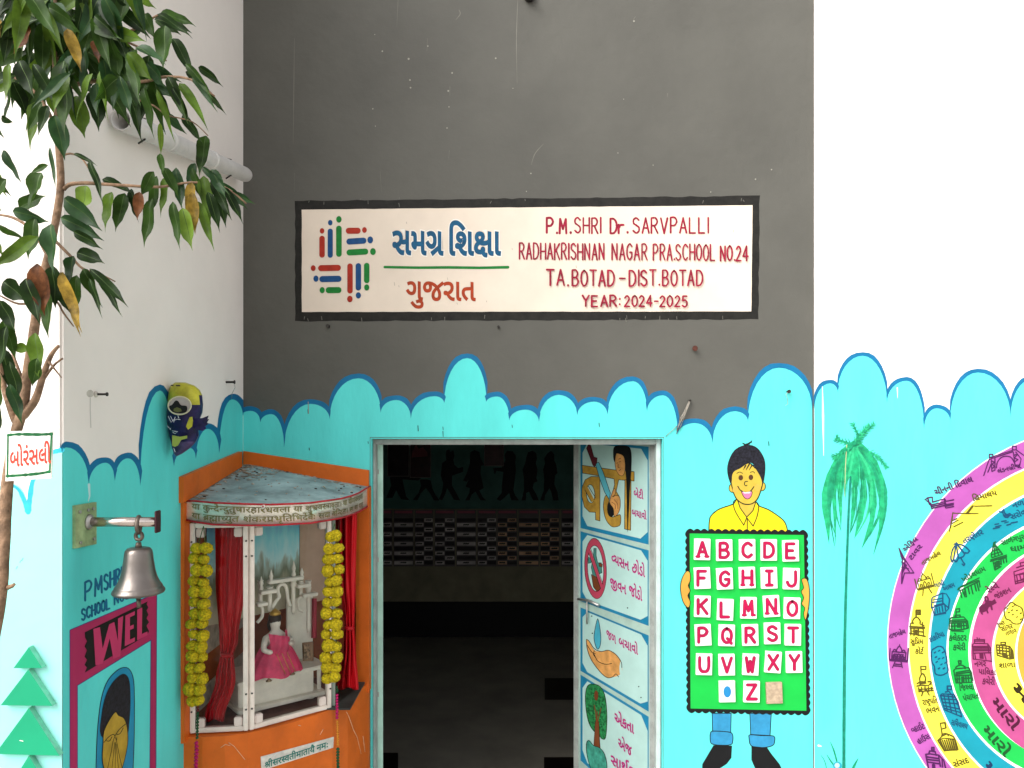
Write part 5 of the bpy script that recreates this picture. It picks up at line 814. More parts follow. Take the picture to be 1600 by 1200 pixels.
pos=[(150,122),(259,126),(372,125),(479,125),(587,129),(150,264),(261,267),(372,262),(480,263),(590,267),(151,404),(264,420),(379,411),(492,403),(594,413),(154,545),(271,547),(387,545),(496,537),(598,544),(159,690),(271,692),(389,691),(500,679),(604,679),(394,825),(273,824),(506,831)]
for i,(x,y) in enumerate(pos):
    x,y=kb(x,y)[0]; ch='ABCDEFGHIJKLMNOPQRSTUVWXYZ '[i] if i<26 else None; a=random.uniform(-.05,.05)
    if i in (11,13,21,23): a=(.04,-.06,-.02,.07)[(11,13,21,23).index(i)]
    lab='white tile with a red letter %s stuck on the green board'%ch if ch else ('white tile with a blue oval on the green board left of Z' if i==26 else 'bare tan tile back on the green board right of Z')
    t=thing('letter_tile',lab,'letter tile',FRONT.at(x,y+16.5,.0085),'letter tiles on the green board')
    w2,h2=12.6,16.6; loop=[(x+px*math.cos(a)-py*math.sin(a),y+px*math.sin(a)+py*math.cos(a)) for px,py in ((-w2,-h2),(w2,-h2),(w2,h2),(-w2,h2))]
    if i==27: loop=spline([p for p in loop],1); 
    b=slab('tile',FRONT,loop,.0031,.011,TW if i<27 else M('tile_tan_back',(.42,.32,.22),.7,var=.2,scale=60,dirt=.3),t)
    md=b.modifiers.new('bevel','BEVEL'); md.width=.0015; md.segments=2
    P=Paint(FRONT,.0146)
    if ch:
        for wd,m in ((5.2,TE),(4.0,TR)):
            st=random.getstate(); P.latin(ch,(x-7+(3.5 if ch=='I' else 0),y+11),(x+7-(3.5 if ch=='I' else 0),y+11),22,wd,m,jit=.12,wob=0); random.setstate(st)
            if ch=='I':
                for yy in (-11,11): P.stroke([(x-4.5,y+yy),(x+4.5,y+yy)],wd,m)
            if ch in 'AHMN': 
                for xx in (-7,7): P.stroke([(x+xx-2.2,y+11),(x+xx+2.2,y+11)],wd*.8,m)
        P.build('letter',t)
    elif i==26: P.dot(x,y,6,M('tile_dot_blue',(.02,.22,.48),.4),9); P.build('letter',t)
# ------------------------------------------------------------------ painted palm
pm=thing('palm_mural','green palm with drooping fronds painted on the pale turquoise wall right of the boy','mural',RIGHT.at(1320,1198,0))
k=crop(1240,530,3.244); PG=[M('palm_green_%s'%n_,c_,.5,var=.25,scale=40) for n_,c_ in (('mid',(.014,.36,.15)),('light',(.03,.46,.20)),('dark',(.010,.27,.13)))]
P=Paint(RIGHT,.0022)
P.fill(k(300,515,240,560,190,640,160,730,148,830,160,940,180,1030,186,930,180,800,190,720,198,850,212,1045,217,900,205,760,215,700,225,800,240,965,247,850,240,730,255,700,262,800,268,710,285,690,300,760,292,880,285,985,310,890,325,780,320,700,335,690,352,800,325,900,308,1010,350,920,374,800,365,700,392,800,385,920,345,1060,402,950,422,840,410,710,437,830,432,960,405,1090,455,930,469,820,463,720,425,620,370,550,330,515),PG[0])
for a in ([300,540,200,640,160,740,150,830,165,940,180,1035],[300,540,215,640,180,760,185,900,208,1050],[300,540,240,640,210,760,215,880,240,970],[300,540,262,660,245,760,240,900],[305,540,290,650,262,740,262,800],[310,540,400,620,455,730,468,820,455,930,405,1090],[310,540,400,650,440,780,435,880,400,960,345,1060],[310,540,375,650,395,780,370,900,308,1010],[308,540,345,660,345,790,318,900,285,985],[308,540,330,640,315,760,290,880],[312,540,420,640,450,760,430,900,385,1000],[305,540,225,650,190,800,185,900,215,1000]):
    P.stroke(k(*a),5,random.choice(PG),smooth=True,taper=(2,5.5,.6),jit=.5)
for a in ([310,540,400,580,440,610,470,650],[300,535,225,510,222,500],[300,530,330,500,300,430],[320,530,350,490,405,430],[290,550,215,590,208,600],[310,530,350,470,380,440]):
    q=spline(k(*a),5); P.stroke(q,4,PG[2],taper=(4,3,1.5))
    for i in range(1,len(q)):
        for sgn in (-1,1):
            dx,dy=q[i][0]-q[i-1][0],q[i][1]-q[i-1][1]; l=math.hypot(dx,dy) or 1; L_=random.uniform(5,9)*(1-.4*i/len(q))
            P.stroke([q[i],(q[i][0]+(dx/l*.7-sgn*dy/l*.8)*L_,q[i][1]+(dy/l*.7+sgn*dx/l*.8)*L_)],1.6,random.choice(PG),taper=(2.2,.6))
for i in range(26):
    x=random.uniform(190,440);y=random.uniform(600,760); P.stroke(k(x,y,x+(x-300)*.1,y+random.uniform(60,180)),1.1,PG[1] if i%2 else PG[2],taper=(1.4,.4),jit=.5)
P.build('fronds',pm)
P=Paint(RIGHT,.0075); P.stroke([(1329,745),(1326,800),(1322.5,900),(1320,1000),(1319,1100),(1318.5,1205),(1318,1400)],4.6,M('palm_trunk_paint',(.008,.20,.13),.5,var=.2,scale=60),smooth=True,taper=(3,4.4,5.5),jit=.15)
P.stroke([(1323,695),(1321,730),(1320,775)],1.3,M('palm_scratch',(.42,.5,.25),.5)); P.build('trunk',pm)
P=Paint(RIGHT,.0022); k=crop(1270,1100,10)
for a,wd in ((k(275,595,330,730,375,890),2.6),(k(220,795,280,890,330,960),2.4),(k(130,805,180,880,210,990,215,1100),1.3),(k(710,850,650,960,610,1060),4),(k(330,960,400,1100,450,1300),4)): P.stroke(a,wd,PG[2],smooth=True,taper=(.8,wd,wd))
P.fill(ell(*k(385,965)[0],7,6.5),M('pot_blue_paint',(.02,.32,.42),.5)); P.dot(*k(380,960)[0],4,M('pot_pale_paint',(.4,.66,.68),.5)); P.build('painted_shrub',pm)
# ------------------------------------------------------------------ rainbow of places
rb=thing('rainbow_mural','painted rainbow of concentric rings with little buildings and handwritten place names','mural',RIGHT.at(1700,1300,0))
LIL=M('ring_lilac',(.38,.085,.34),.5,var=.10,scale=6); RY=M('ring_yellow',(.78,.68,.06),.5,var=.06,scale=6); RBL=M('ring_blue',(.006,.25,.33),.5,var=.10,scale=6); RG=M('ring_green',(.010,.42,.065),.5,var=.08,scale=6); RP=M('ring_pink',(.40,.065,.20),.5,var=.12,scale=6); RO=M('ring_orange',(.62,.32,.04),.5,var=.08); LINE=M('ring_white_line',(.80,.74,.76),.5)
def ring(lx,yt,cy):
    d=1600-lx;h=cy-yt;r=(d*d+h*h)/(2*d); cx=lx+r; far=2065-(lx-1386)
    return [(x if x<=cx else cx+(x-cx)*(far-cx)/r,y) for x,y in ell(cx,cy,r,r,96)]
rr=[(1386,688,1005,LINE,'ring_edge'),(1387.5,690,1005,LIL,'ring_band'),(1418,732,1008,LINE,'ring_edge'),(1420.5,735,1008,RY,'ring_band'),(1450.5,773,1010,LINE,'ring_edge'),(1453.5,777,1010,RBL,'ring_band'),(1479,822,1014,LINE,'ring_edge'),(1482,827,1014,RG,'ring_band'),(1513,866,1018,LINE,'ring_edge'),(1517,870,1020,RP,'ring_band'),(1549.5,917,1021,LINE,'ring_edge'),(1553,921,1021,RY,'ring_band'),(1586,966,1021,LINE,'ring_edge'),(1589.5,971,1020,RO,'ring_band')]
off=.0022
for i in range(0,len(rr),2):
    # each band is a flat ring: outer white line, then the colour, holes left for the next band
    P=Paint(RIGHT,.0022+.0002*i)
    o=ring(*rr[i][:3]); inn=ring(*rr[i+1][:3]); hole=ring(*rr[i+2][:3]) if i+2<len(rr) else None
    P.fill([o,inn],rr[i][3]); P.fill([inn,hole] if hole else [inn],rr[i+1][3])
    P.build('ring',rb,'%s ring of the rainbow'%('outer lilac','outer yellow','blue','green','pink','inner yellow','orange middle')[i//2])
IL=M('ink_lilac',(.06,.008,.07),.5); IY=M('ink_olive',(.08,.06,.006),.5); IB=M('ink_blue',(.005,.05,.12),.5); IG=M('ink_green',(.005,.08,.02),.5); IP=M('ink_plum',(.10,.008,.045),.5)
def sk(name,lab,ink,cr,strokes,wd=1.0,texts=(),fills=()):
    P=Paint(RIGHT,.0058)
    for f in fills: P.fill(cr(*f),ink)
    for s_ in strokes: 
        sm=len(s_)>6 and s_[0]!='p'
        P.stroke(cr(*(s_[1:] if s_[0]=='p' else s_)),wd*1.5,ink,smooth=sm,jit=.4)
    P.build(name,rb,lab)
    P=Paint(RIGHT,.0058)
    for t_,x0,y0,x1,y1,h in texts:
        a,c_=cr(x0,y0,x1,y1); l=math.hypot(c_[0]-a[0],c_[1]-a[1]); u=((c_[1]-a[1])/l,-(c_[0]-a[0])/l); P.text(t_,a,c_,h*1.25,ink,bold=32,up=u)
    if P.v: P.build('lettering',rb)
def dome(x,y,w,h): return [x-w,y,x-w*1.05,y-h*.4,x-w*.5,y-h*.85,x,y-h,x+w*.5,y-h*.85,x+w*1.05,y-h*.4,x+w,y]
def rect(x0,y0,x1,y1): return ['p',x0,y0,x1,y0,x1,y1,x0,y1,x0,y0]
kA=crop(1370,670,4.617); kC=crop(1380,760,8.573); kD=crop(1480,690,8.575); kE=crop(1480,820,8.575); kF=crop(1380,900,8.0); kG=crop(1480,940,8.575); kH=crop(1400,1040,7.5); kI=crop(1490,1060,8.573)
sk('painted_bridge','arched bridge drawing on the lilac ring',IL,kD,[['p',490,455,565,230],['p',565,215,880,115],['p',570,235,880,135],rect(565,170,610,215),rect(875,60,925,110),[660,350,675,270,730,210,800,195,860,215,905,290],['p',930,115,1029,185],['p',545,410,590,300],['p',590,240,600,400,640,380,640,230],['p',885,140,910,320,990,350],['p',920,140,990,230,970,330],['p',605,260,635,280,600,300,635,330,605,360],['p',895,180,940,170,900,220,950,240,905,270]],1.1,[('લંડનબ્રીજ',680,425,985,345,5.4)])
sk('painted_wall','stepped great wall drawing on the lilac ring',IL,kC,[['p',560,180,600,150,660,145,660,205],['p',600,160,620,240,650,250],['p',580,190,640,230],['p',660,210,820,165,840,200,943,180],['p',640,250,825,205,845,245,943,225],['p',650,295,825,255,840,290,943,270],['p',650,270,820,230,845,265,940,245],['p',630,240,655,300],['p',820,165,830,260]],1.3,[('ચીનની દિવાલ',703,120,1208,-68,7.4)])
sk('painted_tower','lattice tower drawing on the lilac ring',IL,kA,[['p',160,860,185,950,180,1115],['p',160,860,205,945,268,1040],['p',180,1115,200,1040,265,1040],['p',168,890,195,930],['p',175,920,200,950],['p',180,960,215,985],['p',180,1000,230,1010],['p',185,1040,210,990],['p',185,960,235,1030],['p',205,950,190,1030]],1.3,[('એફિલ',205,890,300,800,6),('ટાવર',250,950,330,850,6)])
tj=[dome(0,-20,16,38),['p',0,-58,0,-70],rect(-45,-20,45,30),['p',-60,32,60,32],['p',-55,40,58,40],['p',-60,30,-60,-40],['p',60,30,60,-50],dome(-30,-20,9,16),dome(30,-20,9,16),[-8,30,-8,5,0,-8,8,5,8,30],[-32,28,-32,10,-26,4,-20,10,-20,28],[20,28,20,10,26,4,32,10,32,28],['p',-20,42,-35,85],['p',18,42,30,80]]
def place(st,cx,cy,s_,rot=0):
    c_,sn=math.cos(rot),math.sin(rot);o=[]
    for q in st:
        p=['p'] if q[0]=='p' else []; q=q[1:] if q[0]=='p' else q
        for i in range(0,len(q),2): p+=[cx+s_*(q[i]*c_-q[i+1]*sn),cy+s_*(q[i]*sn+q[i+1]*c_)]
        o.append(p)
    return o
sk('painted_palace','domed marble palace drawing on the outer yellow ring',IY,kA,place(tj,345,1110,1.05,-.25),1.1,[('તાજમહેલ',330,985,465,905,5.6)])
sk('painted_palace','domed marble palace drawing on the lilac ring',IL,kF,place(tj+[['p',-30,-5,30,-5],['p',-40,10,40,12],['p',-40,20,40,22],['p',-35,0,-35,28],['p',-12,0,-12,28],['p',12,0,12,28],['p',-20,60,20,60],['p',-22,72,24,72]],195,990,1.9,.08),1.3,[('તાજમહેલ',80,785,285,715,6)])
sk('painted_mountain','mountain line drawing on the outer yellow ring',IY,kD,[['p',30,1200,60,1050,75,955,110,960,250,965,415,965],['p',255,965,335,860,380,865,600,860],['p',45,1150,70,1000],['p',60,1100,150,1050],['p',90,1140,210,1080],['p',280,960,340,875],['p',70,1060,130,1030]],1.2,[('હિમાલય',345,800,670,715,7)])
sk('painted_lake','small bird on ripples drawing on the blue ring',IB,kD,[[700,935,735,945,755,910,770,960,800,975,845,965,820,1010,780,1015,755,985,745,945],['p',640,1110,690,1100],['p',650,1140,720,1125],['p',730,1070,790,1060],['p',770,1090,820,1075],['p',800,1120,850,1105],['p',620,1165,700,1150],['p',860,1090,940,1075],['p',760,985,830,985],['p',770,1000,820,995],['p',780,960,800,1000]],1.3,[('નળ',885,895,1040,845,7),('સરોવર',860,1045,1100,960,7)])
sk('painted_umbrella','open umbrella drawing on the blue ring',IB,kE,[[65,500,50,440,70,340,110,280,180,265,250,300,300,350],[65,500,90,470,120,495,150,450,180,440,220,420,240,375,270,380,300,350],['p',115,285,85,470],['p',125,280,150,450],['p',140,270,235,390],['p',180,440,215,500,235,525,220,545,200,525],['p',110,280,120,235],['p',90,260,135,250]],1.5,[('તરણેતર',225,255,490,120,7)])
sk('painted_temple','spired temple drawing on the green ring',IG,kE,[['p',625,240,590,410,600,440,740,395,625,240],['p',650,230,625,240],['p',625,245,640,420],['p',630,250,690,405],['p',640,260,740,390],['p',585,470,795,405],['p',580,490,795,425],['p',615,495,640,605,720,560],['p',690,470,790,440,795,500],['p',620,520,700,490],['p',630,560,720,520],rect(660,490,700,560),['p',640,500,650,580],['p',720,470,725,530],['p',750,460,760,510],['p',600,400,720,360],['p',605,350,690,330]],1.3,[('સાળંગપુર',730,275,1040,185,6.5),('ધામ',850,365,1060,330,7)],[(665,500,700,490,702,555,670,560)])
sk('painted_pavilion','pillared pavilion drawing on the green ring',IG,kE,[['p',145,870,180,830,430,710],['p',165,885,430,755],['p',150,850,420,740],['p',175,890,195,975],['p',200,870,240,965],['p',240,870,260,965],['p',280,840,300,925],['p',320,820,345,925],['p',370,800,390,885],['p',400,780,425,880],['p',430,770,440,830],['p',240,860,235,945]],1.4,[('ખોડલધામ',215,770,520,610,6.5)])
sk('painted_block','three storey block drawing on the pink ring',IP,kE,[['p',895,640,915,790,1029,760],['p',895,630,1040,580],['p',930,575,1040,540],['p',980,510,1040,500],['p',980,510,985,545],['p',900,680,1040,640],['p',930,680,945,770],['p',960,670,1029,655,1029,760],['p',975,680,990,740,1020,720],['p',910,760,1029,735]],1.3)
sk('painted_train','dark little engine drawing on the pink ring',IP,kE,[[520,1030,505,980,520,960,545,985,545,1030],['p',440,1120,640,1020],['p',450,1150,650,1040],['p',590,1090,600,1135],['p',530,1140,545,1180],['p',450,1160,470,1195]],1.8,[('રેલ્વે',560,925,700,840,8),('જંકશન',650,1000,860,895,7)],[(425,1110,460,1070,500,1060,530,1010,600,1020,640,990,650,1050,560,1100,540,1150,470,1180,430,1160)])
sk('painted_hall','hall with flagpole drawing on the green ring',IG,kG,[['p',120,200,118,100,165,95,165,135,120,140],['p',100,210,105,185,170,180,175,205],['p',30,235,60,215,220,205,270,260,285,350],['p',40,250,250,240],['p',40,270,245,262],['p',45,290,250,282],['p',35,245,25,370,90,380,200,375,280,355],['p',60,300,65,365],['p',100,295,100,370],['p',190,295,190,370],['p',220,290,225,365],['p',250,260,265,350],['p',60,390,220,400],['p',50,330,130,325],['p',180,320,250,320]],1.4,[('કલેક્ટર',25,525,260,520,7.5),('કચેરી',80,650,245,650,7.5)],[(130,290,180,290,180,350,130,350)])
sk('painted_council','domed council house drawing on the green ring',IG,kG,[['p',160,860,150,795,185,795,185,825,160,830],dome(180,900,60,50),['p',90,920,110,900,290,885,325,950,345,1060],['p',90,930,120,1090,340,1080],['p',120,950,300,920],['p',120,970,310,945],['p',120,990,310,985],['p',130,1000,140,1080],['p',160,1000,165,1080],['p',250,1000,255,1080],['p',280,1000,290,1080],['p',310,960,330,1075],['p',115,1040,170,1035],['p',240,1030,320,1025]],1.5,[('જિલ્લા',165,1195,365,1175,7.5)],[(185,1005,230,1000,235,1075,190,1080)])
sk('painted_hall_word',None,IG,kI,[],1,[('પંચાયત',135,305,340,265,7.5)])
sk('painted_office','town office drawing on the pink ring',IP,kG,[rect(365,510,500,560),['p',335,580,360,560,540,565,580,620,595,790],['p',340,580,350,770,600,800],['p',335,600,540,600],['p',345,640,570,635],['p',350,690,590,685],['p',370,530,500,530],['p',370,700,380,765],['p',500,700,520,775],['p',400,480,405,510],['p',430,490,430,510],['p',350,660,570,655],['p',345,620,560,615],['p',545,570,560,690]],1.3,[('નગર',365,870,520,865,7),('પાલિકા',420,970,650,985,7),('કચેરી',470,1105,635,1115,8)],[(430,690,485,690,490,770,435,765)])
sk('painted_tree','round bushy tree drawing on the inner yellow ring',IY,kG,[[770,180,765,110,810,60,860,10,930,50,1000,90,1020,200,980,290,890,295,840,250,790,230,770,180]]+[['p',x,y,x+14,y-8] for x,y in ((800,100),(820,150),(870,70),(870,180),(930,120),(930,210),(980,240),(860,120),(900,50),(980,160))],1.3,[('કૃષ્ણ',685,345,780,300,6),('સાગર',730,405,885,355,7),('તળાવ',790,460,935,410,6)])
sk('painted_school','small school building drawing on the inner yellow ring',IY,kG,[rect(720,545,780,575),['p',660,580,840,600,880,660,890,760],['p',660,580,670,720],['p',680,720,830,770,890,765],['p',665,610,830,630],['p',670,650,830,670],['p',700,600,705,690],['p',740,600,745,720],['p',790,605,795,740],['p',830,600,840,765],['p',670,690,820,720],['p',855,630,860,760],['p',870,650,875,760]],1.4,[('શાળા',695,890,915,875,6.5)],[(740,680,790,690,830,760,750,735)])
sk('painted_court','domed court with a flag drawing on the outer yellow ring',IY,kF,[dome(415,590,45,75),['p',412,515,410,430],rect(410,425,465,480),['p',330,630,520,640],['p',335,650,515,655],['p',340,600,345,740],['p',490,580,495,640],['p',330,715,525,755],['p',345,660,350,715],['p',385,660,385,740],['p',440,660,440,745],['p',500,660,505,745],['p',370,690,500,700],['p',345,590,380,590],['p',460,600,510,620],['p',420,440,460,440],['p',420,460,460,460]],1.4,[('સુપ્રિમ',340,850,500,850,6.6),('કોર્ટ',400,970,500,975,7)],[(395,670,430,670,430,735,395,730)])
sk('painted_house','square house drawing on the blue ring',IB,kF,[['p',605,290,620,265,740,215,790,225,830,290,815,410],['p',600,400,760,350,820,400],['p',615,410,640,490,780,450,815,410],['p',745,220,745,350],['p',605,290,605,390],['p',640,410,650,470],['p',670,400,680,460],['p',700,390,710,455],['p',735,375,745,440],['p',770,360,780,430],['p',620,300,730,280],['p',620,330,740,310],['p',640,370,760,340],['p',640,490,780,465]],1.3,[('ગાંધી',650,150,770,110,6),('આશ્રમ',760,190,900,130,6)])
sk('painted_grove','cloud shaped grove drawing on the blue ring',IB,kF,[[600,1000,610,930,650,900,690,880,740,890,770,940,790,1010,800,1100,810,1190,760,1230,700,1240,650,1215,640,1130,610,1080,600,1000]]+[['p',x,y,x+18,y-12] for x,y in ((640,960),(690,940),(740,960),(650,1020),(690,1040),(740,1030),(660,1080),(720,1110),(770,1090),(690,1160),(750,1160))],1.3,[('કાંકરિયા',590,830,770,745,6.4)])
sk('painted_mansion','presidential dome with a flag drawing on the outer yellow ring',IY,kH,[dome(312,180,32,85),['p',295,95,290,10],rect(292,10,350,45),['p',245,240,300,230,380,235,415,200],['p',250,210,280,190,285,230],['p',375,190,405,185,410,220],['p',265,280,435,265],['p',270,305,435,290],['p',265,260,270,310],['p',300,255,300,305],['p',340,250,340,300],['p',380,250,382,300],['p',415,255,420,295],['p',315,310,300,355],['p',365,300,390,345],['p',285,190,345,190],['p',285,210,350,205]],1.4,[('રાષ્ટ્રપતિ',315,465,490,435,7.4),('ભવન',360,565,512,535,7.4)],[(275,275,300,272,302,300,278,302),(340,270,365,268,366,296,342,298)])
sk('painted_secretariat','tilted office block with a flag drawing on the blue ring',IB,kH,[rect(600,240,650,280),['p',605,300,605,240],['p',520,350,540,330,680,340,730,430,770,600],['p',525,360,570,520,770,600],['p',520,350,700,370],['p',535,390,715,400],['p',545,430,735,450],['p',560,470,750,510],['p',565,500,760,550],['p',580,310,620,300,640,330],['p',560,340,600,520],['p',610,345,650,545],['p',660,350,710,570],['p',690,350,740,500]],1.3,[('સચિવાલય',640,690,830,745,7)])
sk('painted_parliament','round colonnaded parliament drawing on the outer yellow ring',IY,kH,[['p',540,800,520,675,575,670,585,730,530,745],['p',490,880,540,825,600,800,670,830,695,870,725,980],['p',490,880,560,850,690,865],['p',500,890,570,1000,640,990,725,985],dome(575,825,35,30)]+[['p',520+i*24,880-i*3,565+i*21,990] for i in range(8)],1.5,[('સંસદ',680,1195,860,1135,7.5)])
sk('painted_mansion','white mansion drawing at the foot of the lilac ring',IL,kH,[rect(420,960,445,990),['p',385,1035,395,1000,460,1010,470,1050],['p',350,1040,400,1035,500,1050,560,1110,580,1200],['p',350,1045,380,1200],['p',365,1070,500,1090],['p',370,1100,500,1115],['p',375,1130,500,1150],['p',500,1060,520,1180],['p',540,1100,545,1190]],1.6,[('વ્હાઈટ',190,790,340,735,7.4),('હાઉસ',265,925,405,850,7.4)],[(420,1160,440,1145,460,1160,465,1215,425,1215)])
P=Paint(RIGHT,.0060); INKB=M('bold_ink',(.02,.012,.004),.5)
up_=lambda a,c_:((c_[1]-a[1])/math.hypot(c_[0]-a[0],c_[1]-a[1]),-(c_[0]-a[0])/math.hypot(c_[0]-a[0],c_[1]-a[1]))
for t_,m,q in (('મારું',M('bold_ink_olive',(.025,.016,.003),.5),(1578,1077,1642,1140)),('મારો',M('bold_ink_plum',(.06,.004,.025),.5),(1547,1097,1583,1142)),('મારો',M('bold_ink_green',(.006,.07,.015),.5),(1533,1141,1570,1183)),('મારું',M('bold_ink_navy',(.006,.03,.09),.5),(1536,1197,1580,1245))):
    a,c_=q[:2],q[2:]; P.text(t_,a,c_,15 if q[0]<1570 else 18,m,bold=30,up=up_(a,c_))
P.build('lettering',rb)
# ------------------------------------------------------------------ welcome figure on the left wall
wm=thing('welcome_mural','crimson bordered welcome panel with a greeting woman painted on the left wall','mural',LEFT.at(178,1200,0))
CR=M('crimson_border_paint',(.40,.02,.10),.5,var=.08); PUR=M('purple_line_paint',(.09,.02,.17),.5)
P=Paint(LEFT,.0024); P.fill([[(109.4,984.5),(245,926.5),(243,1150),(242,1500),(109,1800)],[(121,1071),(121,1640),(232,1460),(234,1200),(236,1000)]],CR)
for a in ([(109.4,1800),(109.4,984.5),(245,926.5),(242,1500)],[(121,1640),(121,1071),(236,1000),(232,1460)]): P.stroke(a,1.2,PUR)
P.build('border',wm)
P=Paint(LEFT,.004)
P.fill([(132.5,988),(231,939.5),(229,944),(232,949),(229,954),(232,960),(229,966),(233,972),(229,978),(233,986),(230,992),(132.5,1051),(136,1043),(132,1039),(136,1031),(132,1026),(136,1016),(132,1010),(136,1002),(133,996)],BLACK)
P.build('word_band',wm)
P=Paint(LEFT,.0052)
def kerb(pts): P.fill(pts,M('welcome_letter_paint',(.52,.035,.13),.5))
k=crop(0,850,3.4275)
kerb(k(500,455,535,445,550,560,585,430,612,418,632,520,632,400,660,385,645,600,607,615,588,505,550,640,512,650))
kerb(k(672,385,740,350,742,372,700,392,700,430,728,417,728,440,700,453,700,525,735,508,735,530,672,560)[:0] or k(672,383,722,360,722,380,696,392,696,440,716,431,716,452,696,460,696,512,722,500,722,522,668,548))
kerb(k(735,352,762,340,760,482,790,468,790,488,735,516))
P.build('lettering',wm)
P=Paint(LEFT,.0024); TB=M('text_blue_paint',(.006,.13,.26),.5,var=.1)
P.latin('PM',(133,939),(160,925),28,3.4,TB,h1=26); P.latin('SHRI',(163,922.5),(190,909),24,3.2,TB,h1=22); P.latin('SCHOOL',(128,970),(172,950),17.5,2.9,TB,h1=15.5); P.latin('NO.24',(179,945),(214,928),14.5,2.3,TB,h1=14)
P.build('lettering',wm)
P=Paint(LEFT,.0024); k=crop(100,900,4)
P.fill(spline(k(200,1200,205,1050,215,900,235,760,270,660,320,600,370,572,410,585,435,650,440,780,440,900,438,1050,432,1200),4)+k(432,1500,200,1600),M('veil_blue_paint',(.01,.24,.42),.5,var=.08),INK,1.2); P.build('veil',wm)
P=Paint(LEFT,.0044)
P.fill(spline(k(232,1000,236,860,260,750,300,670,350,620,385,615,410,660,416,780,410,900,395,1000,340,1050),4,True),M('hair_paint',(.012,.012,.02),.5)); P.build('hair',wm)
P=Paint(LEFT,.0064); WS=M('welcome_skin_paint',(.44,.28,.03),.5,var=.15,scale=30)
P.fill(spline(k(322,850,290,890,250,970,245,1050,240,1130,250,1200,290,1290,330,1290,370,1180,398,1050,395,950,375,890,340,872),3,True),WS,INK,1)
for a in (k(250,1040,280,1005,310,990,320,1010),k(318,1000,345,960,385,925),k(265,1030,285,1030,300,1005),k(330,990,350,985,370,950),k(330,1010,325,1080,350,1200)): P.stroke(a,1.2,INK,smooth=True)
P.fill(spline(k(310,1020,295,1100,270,1250,330,1320,365,1230,345,1120,325,1020),3,True),WS,INK,.9)
for a in (k(318,1040,300,1200),k(322,1040,320,1210),k(326,1050,340,1200)): P.stroke(a,.8,INK)
P.build('face',wm)
# ------------------------------------------------------------------ raised green fir on the pillar
ft=thing('fir_cutout','raised green board fir tree fixed to the bright left pillar','wall decoration',(-1.32,-1.208,EYE-1.0))
FG=M('fir_green_paint',(.010,.30,.15),.5,var=.06); FE=M('fir_edge_paint',(.18,.58,.40),.5,var=.2,scale=40)
for a in ([(45,1011),(66,1044),(21,1044)],[(44,1046),(82,1103),(1,1102)],[(45,1106),(93,1181),(-8,1178)],[(45,1181),(112,1290),(-25,1290)]):
    b=slab('fir_tier',PILLAR,a,.001,.016,FG,ft); b.data.materials.append(FE)
    for f in b.data.polygons:
        if abs(f.normal.y)<.5: f.material_index=1
P=Paint(PILLAR,.0175); P.stroke([(31,1157),(36,1158)],1.2,WHITE); P.build('scuff_and_streak',ft)
P=Paint(PILLAR,.002); 
for x,y in ((33,875),(36,872),(27,885)): P.stroke([(x,y),(x-2,y+4)],1.2,M('pale_scuff',(.15,.4,.38)),jit=.6)
P.build('scuff_and_streak',lw)
# ------------------------------------------------------------------ nails, hooks and fixings on the walls
def nail(plane,px,py,r,l,lab,name='wall_nail',cat='nail',head=1.8,extra=None,mat=DARKM):
    o=plane.at(px,py,0); b=MB().mat(mat); b.tube([o-plane.n*.005,o+plane.n*l,o+plane.n*(l+.002)],[r,r,r],8); b.tube([o+plane.n*l,o+plane.n*(l+.003)],r*head,10)
    if extra: extra(b,o)
    return tag(b.build(name,loc=o),lab,cat,'nails and fixings in the walls')
nail(LEFT,149,616,.0028,.028,'short iron peg in a plaster patch on the white left wall',extra=lambda b,o:b.mat(PLASTER).lathe([(.008,0),(.007,.004),(.0045,.006)],o,9,V((1,0,0))))
nail(LEFT,353,597,.004,.03,'black nail with a thin wire hanging from it near the wall corner',extra=lambda b,o:b.mat(STEEL).tube([o+V((.03,0,0)),o+V((.03,.01,-.02)),o+V((.012,.03,-.04)),o+V((.006,.04,-.06))],.001,6))
nail(FRONT,1084,545,.006,.02,'rusty bolt stub in the grey wall below the name board',mat=M('rusty_iron',(.09,.03,.02),.7,var=.4,scale=60))
nail(FRONT,513,510,.007,.012,'dark stub standing in for a hole in the grey wall under the left end of the name board',head=1.0)  # short dark stub added in place of a hole
nail(FRONT,779,511,.005,.01,'small dark plug in the grey wall under the middle of the name board',head=1.0)
nail(FRONT,1230,612,.004,.02,'nail with a bent wire loop in the turquoise cloud left of the palm',extra=lambda b,o:b.mat(STEEL).tube([o+V((0,-.02,0)),o+V((-.012,-.02,-.01)),o+V((-.004,-.015,-.03)),o+V((-.002,-.012,-.048)),o+V((-.012,-.012,-.055))],.0012,6))
o=FRONT.at(1077,626,0); b=MB().mat(M('frayed_cord',(.30,.27,.23),.8,var=.3,scale=80)); random.seed(5)
for i in range(5): j=lambda s_:V((random.uniform(-s_,s_),random.uniform(-s_,0),random.uniform(-s_,s_))); b.tube([o+V((0,-.012,0))+j(.003),FRONT.at(1071,640,.015)+j(.005),FRONT.at(1065,655,.01)+j(.006),FRONT.at(1059,668+i*2,.006)+j(.006)],.0014,6)
b.tube([FRONT.at(1058,665,.006),FRONT.at(1050,673,.005),FRONT.at(1040,682,.004)],.0011,6); b.mat(DARKM).tube([o,o+V((0,-.02,0))],.004,8)
tag(b.build('frayed_cord',loc=o),'frayed cord tied to a nail above the right corner of the doorway','cord')
o=FRONT.at(827,-4,0); b=MB().mat(DARKM); b.lathe([(.020,0),(.022,.02),(.014,.03)],o,16,V((0,-1,0))); b.mat(WHITE).tube([o+V((0,-.03,0)),o+V((0,-.05,-.004))],.009,12); tag(b.build('lamp_holder',loc=o),'small dark lamp holder at the top edge of the grey wall','lamp holder')
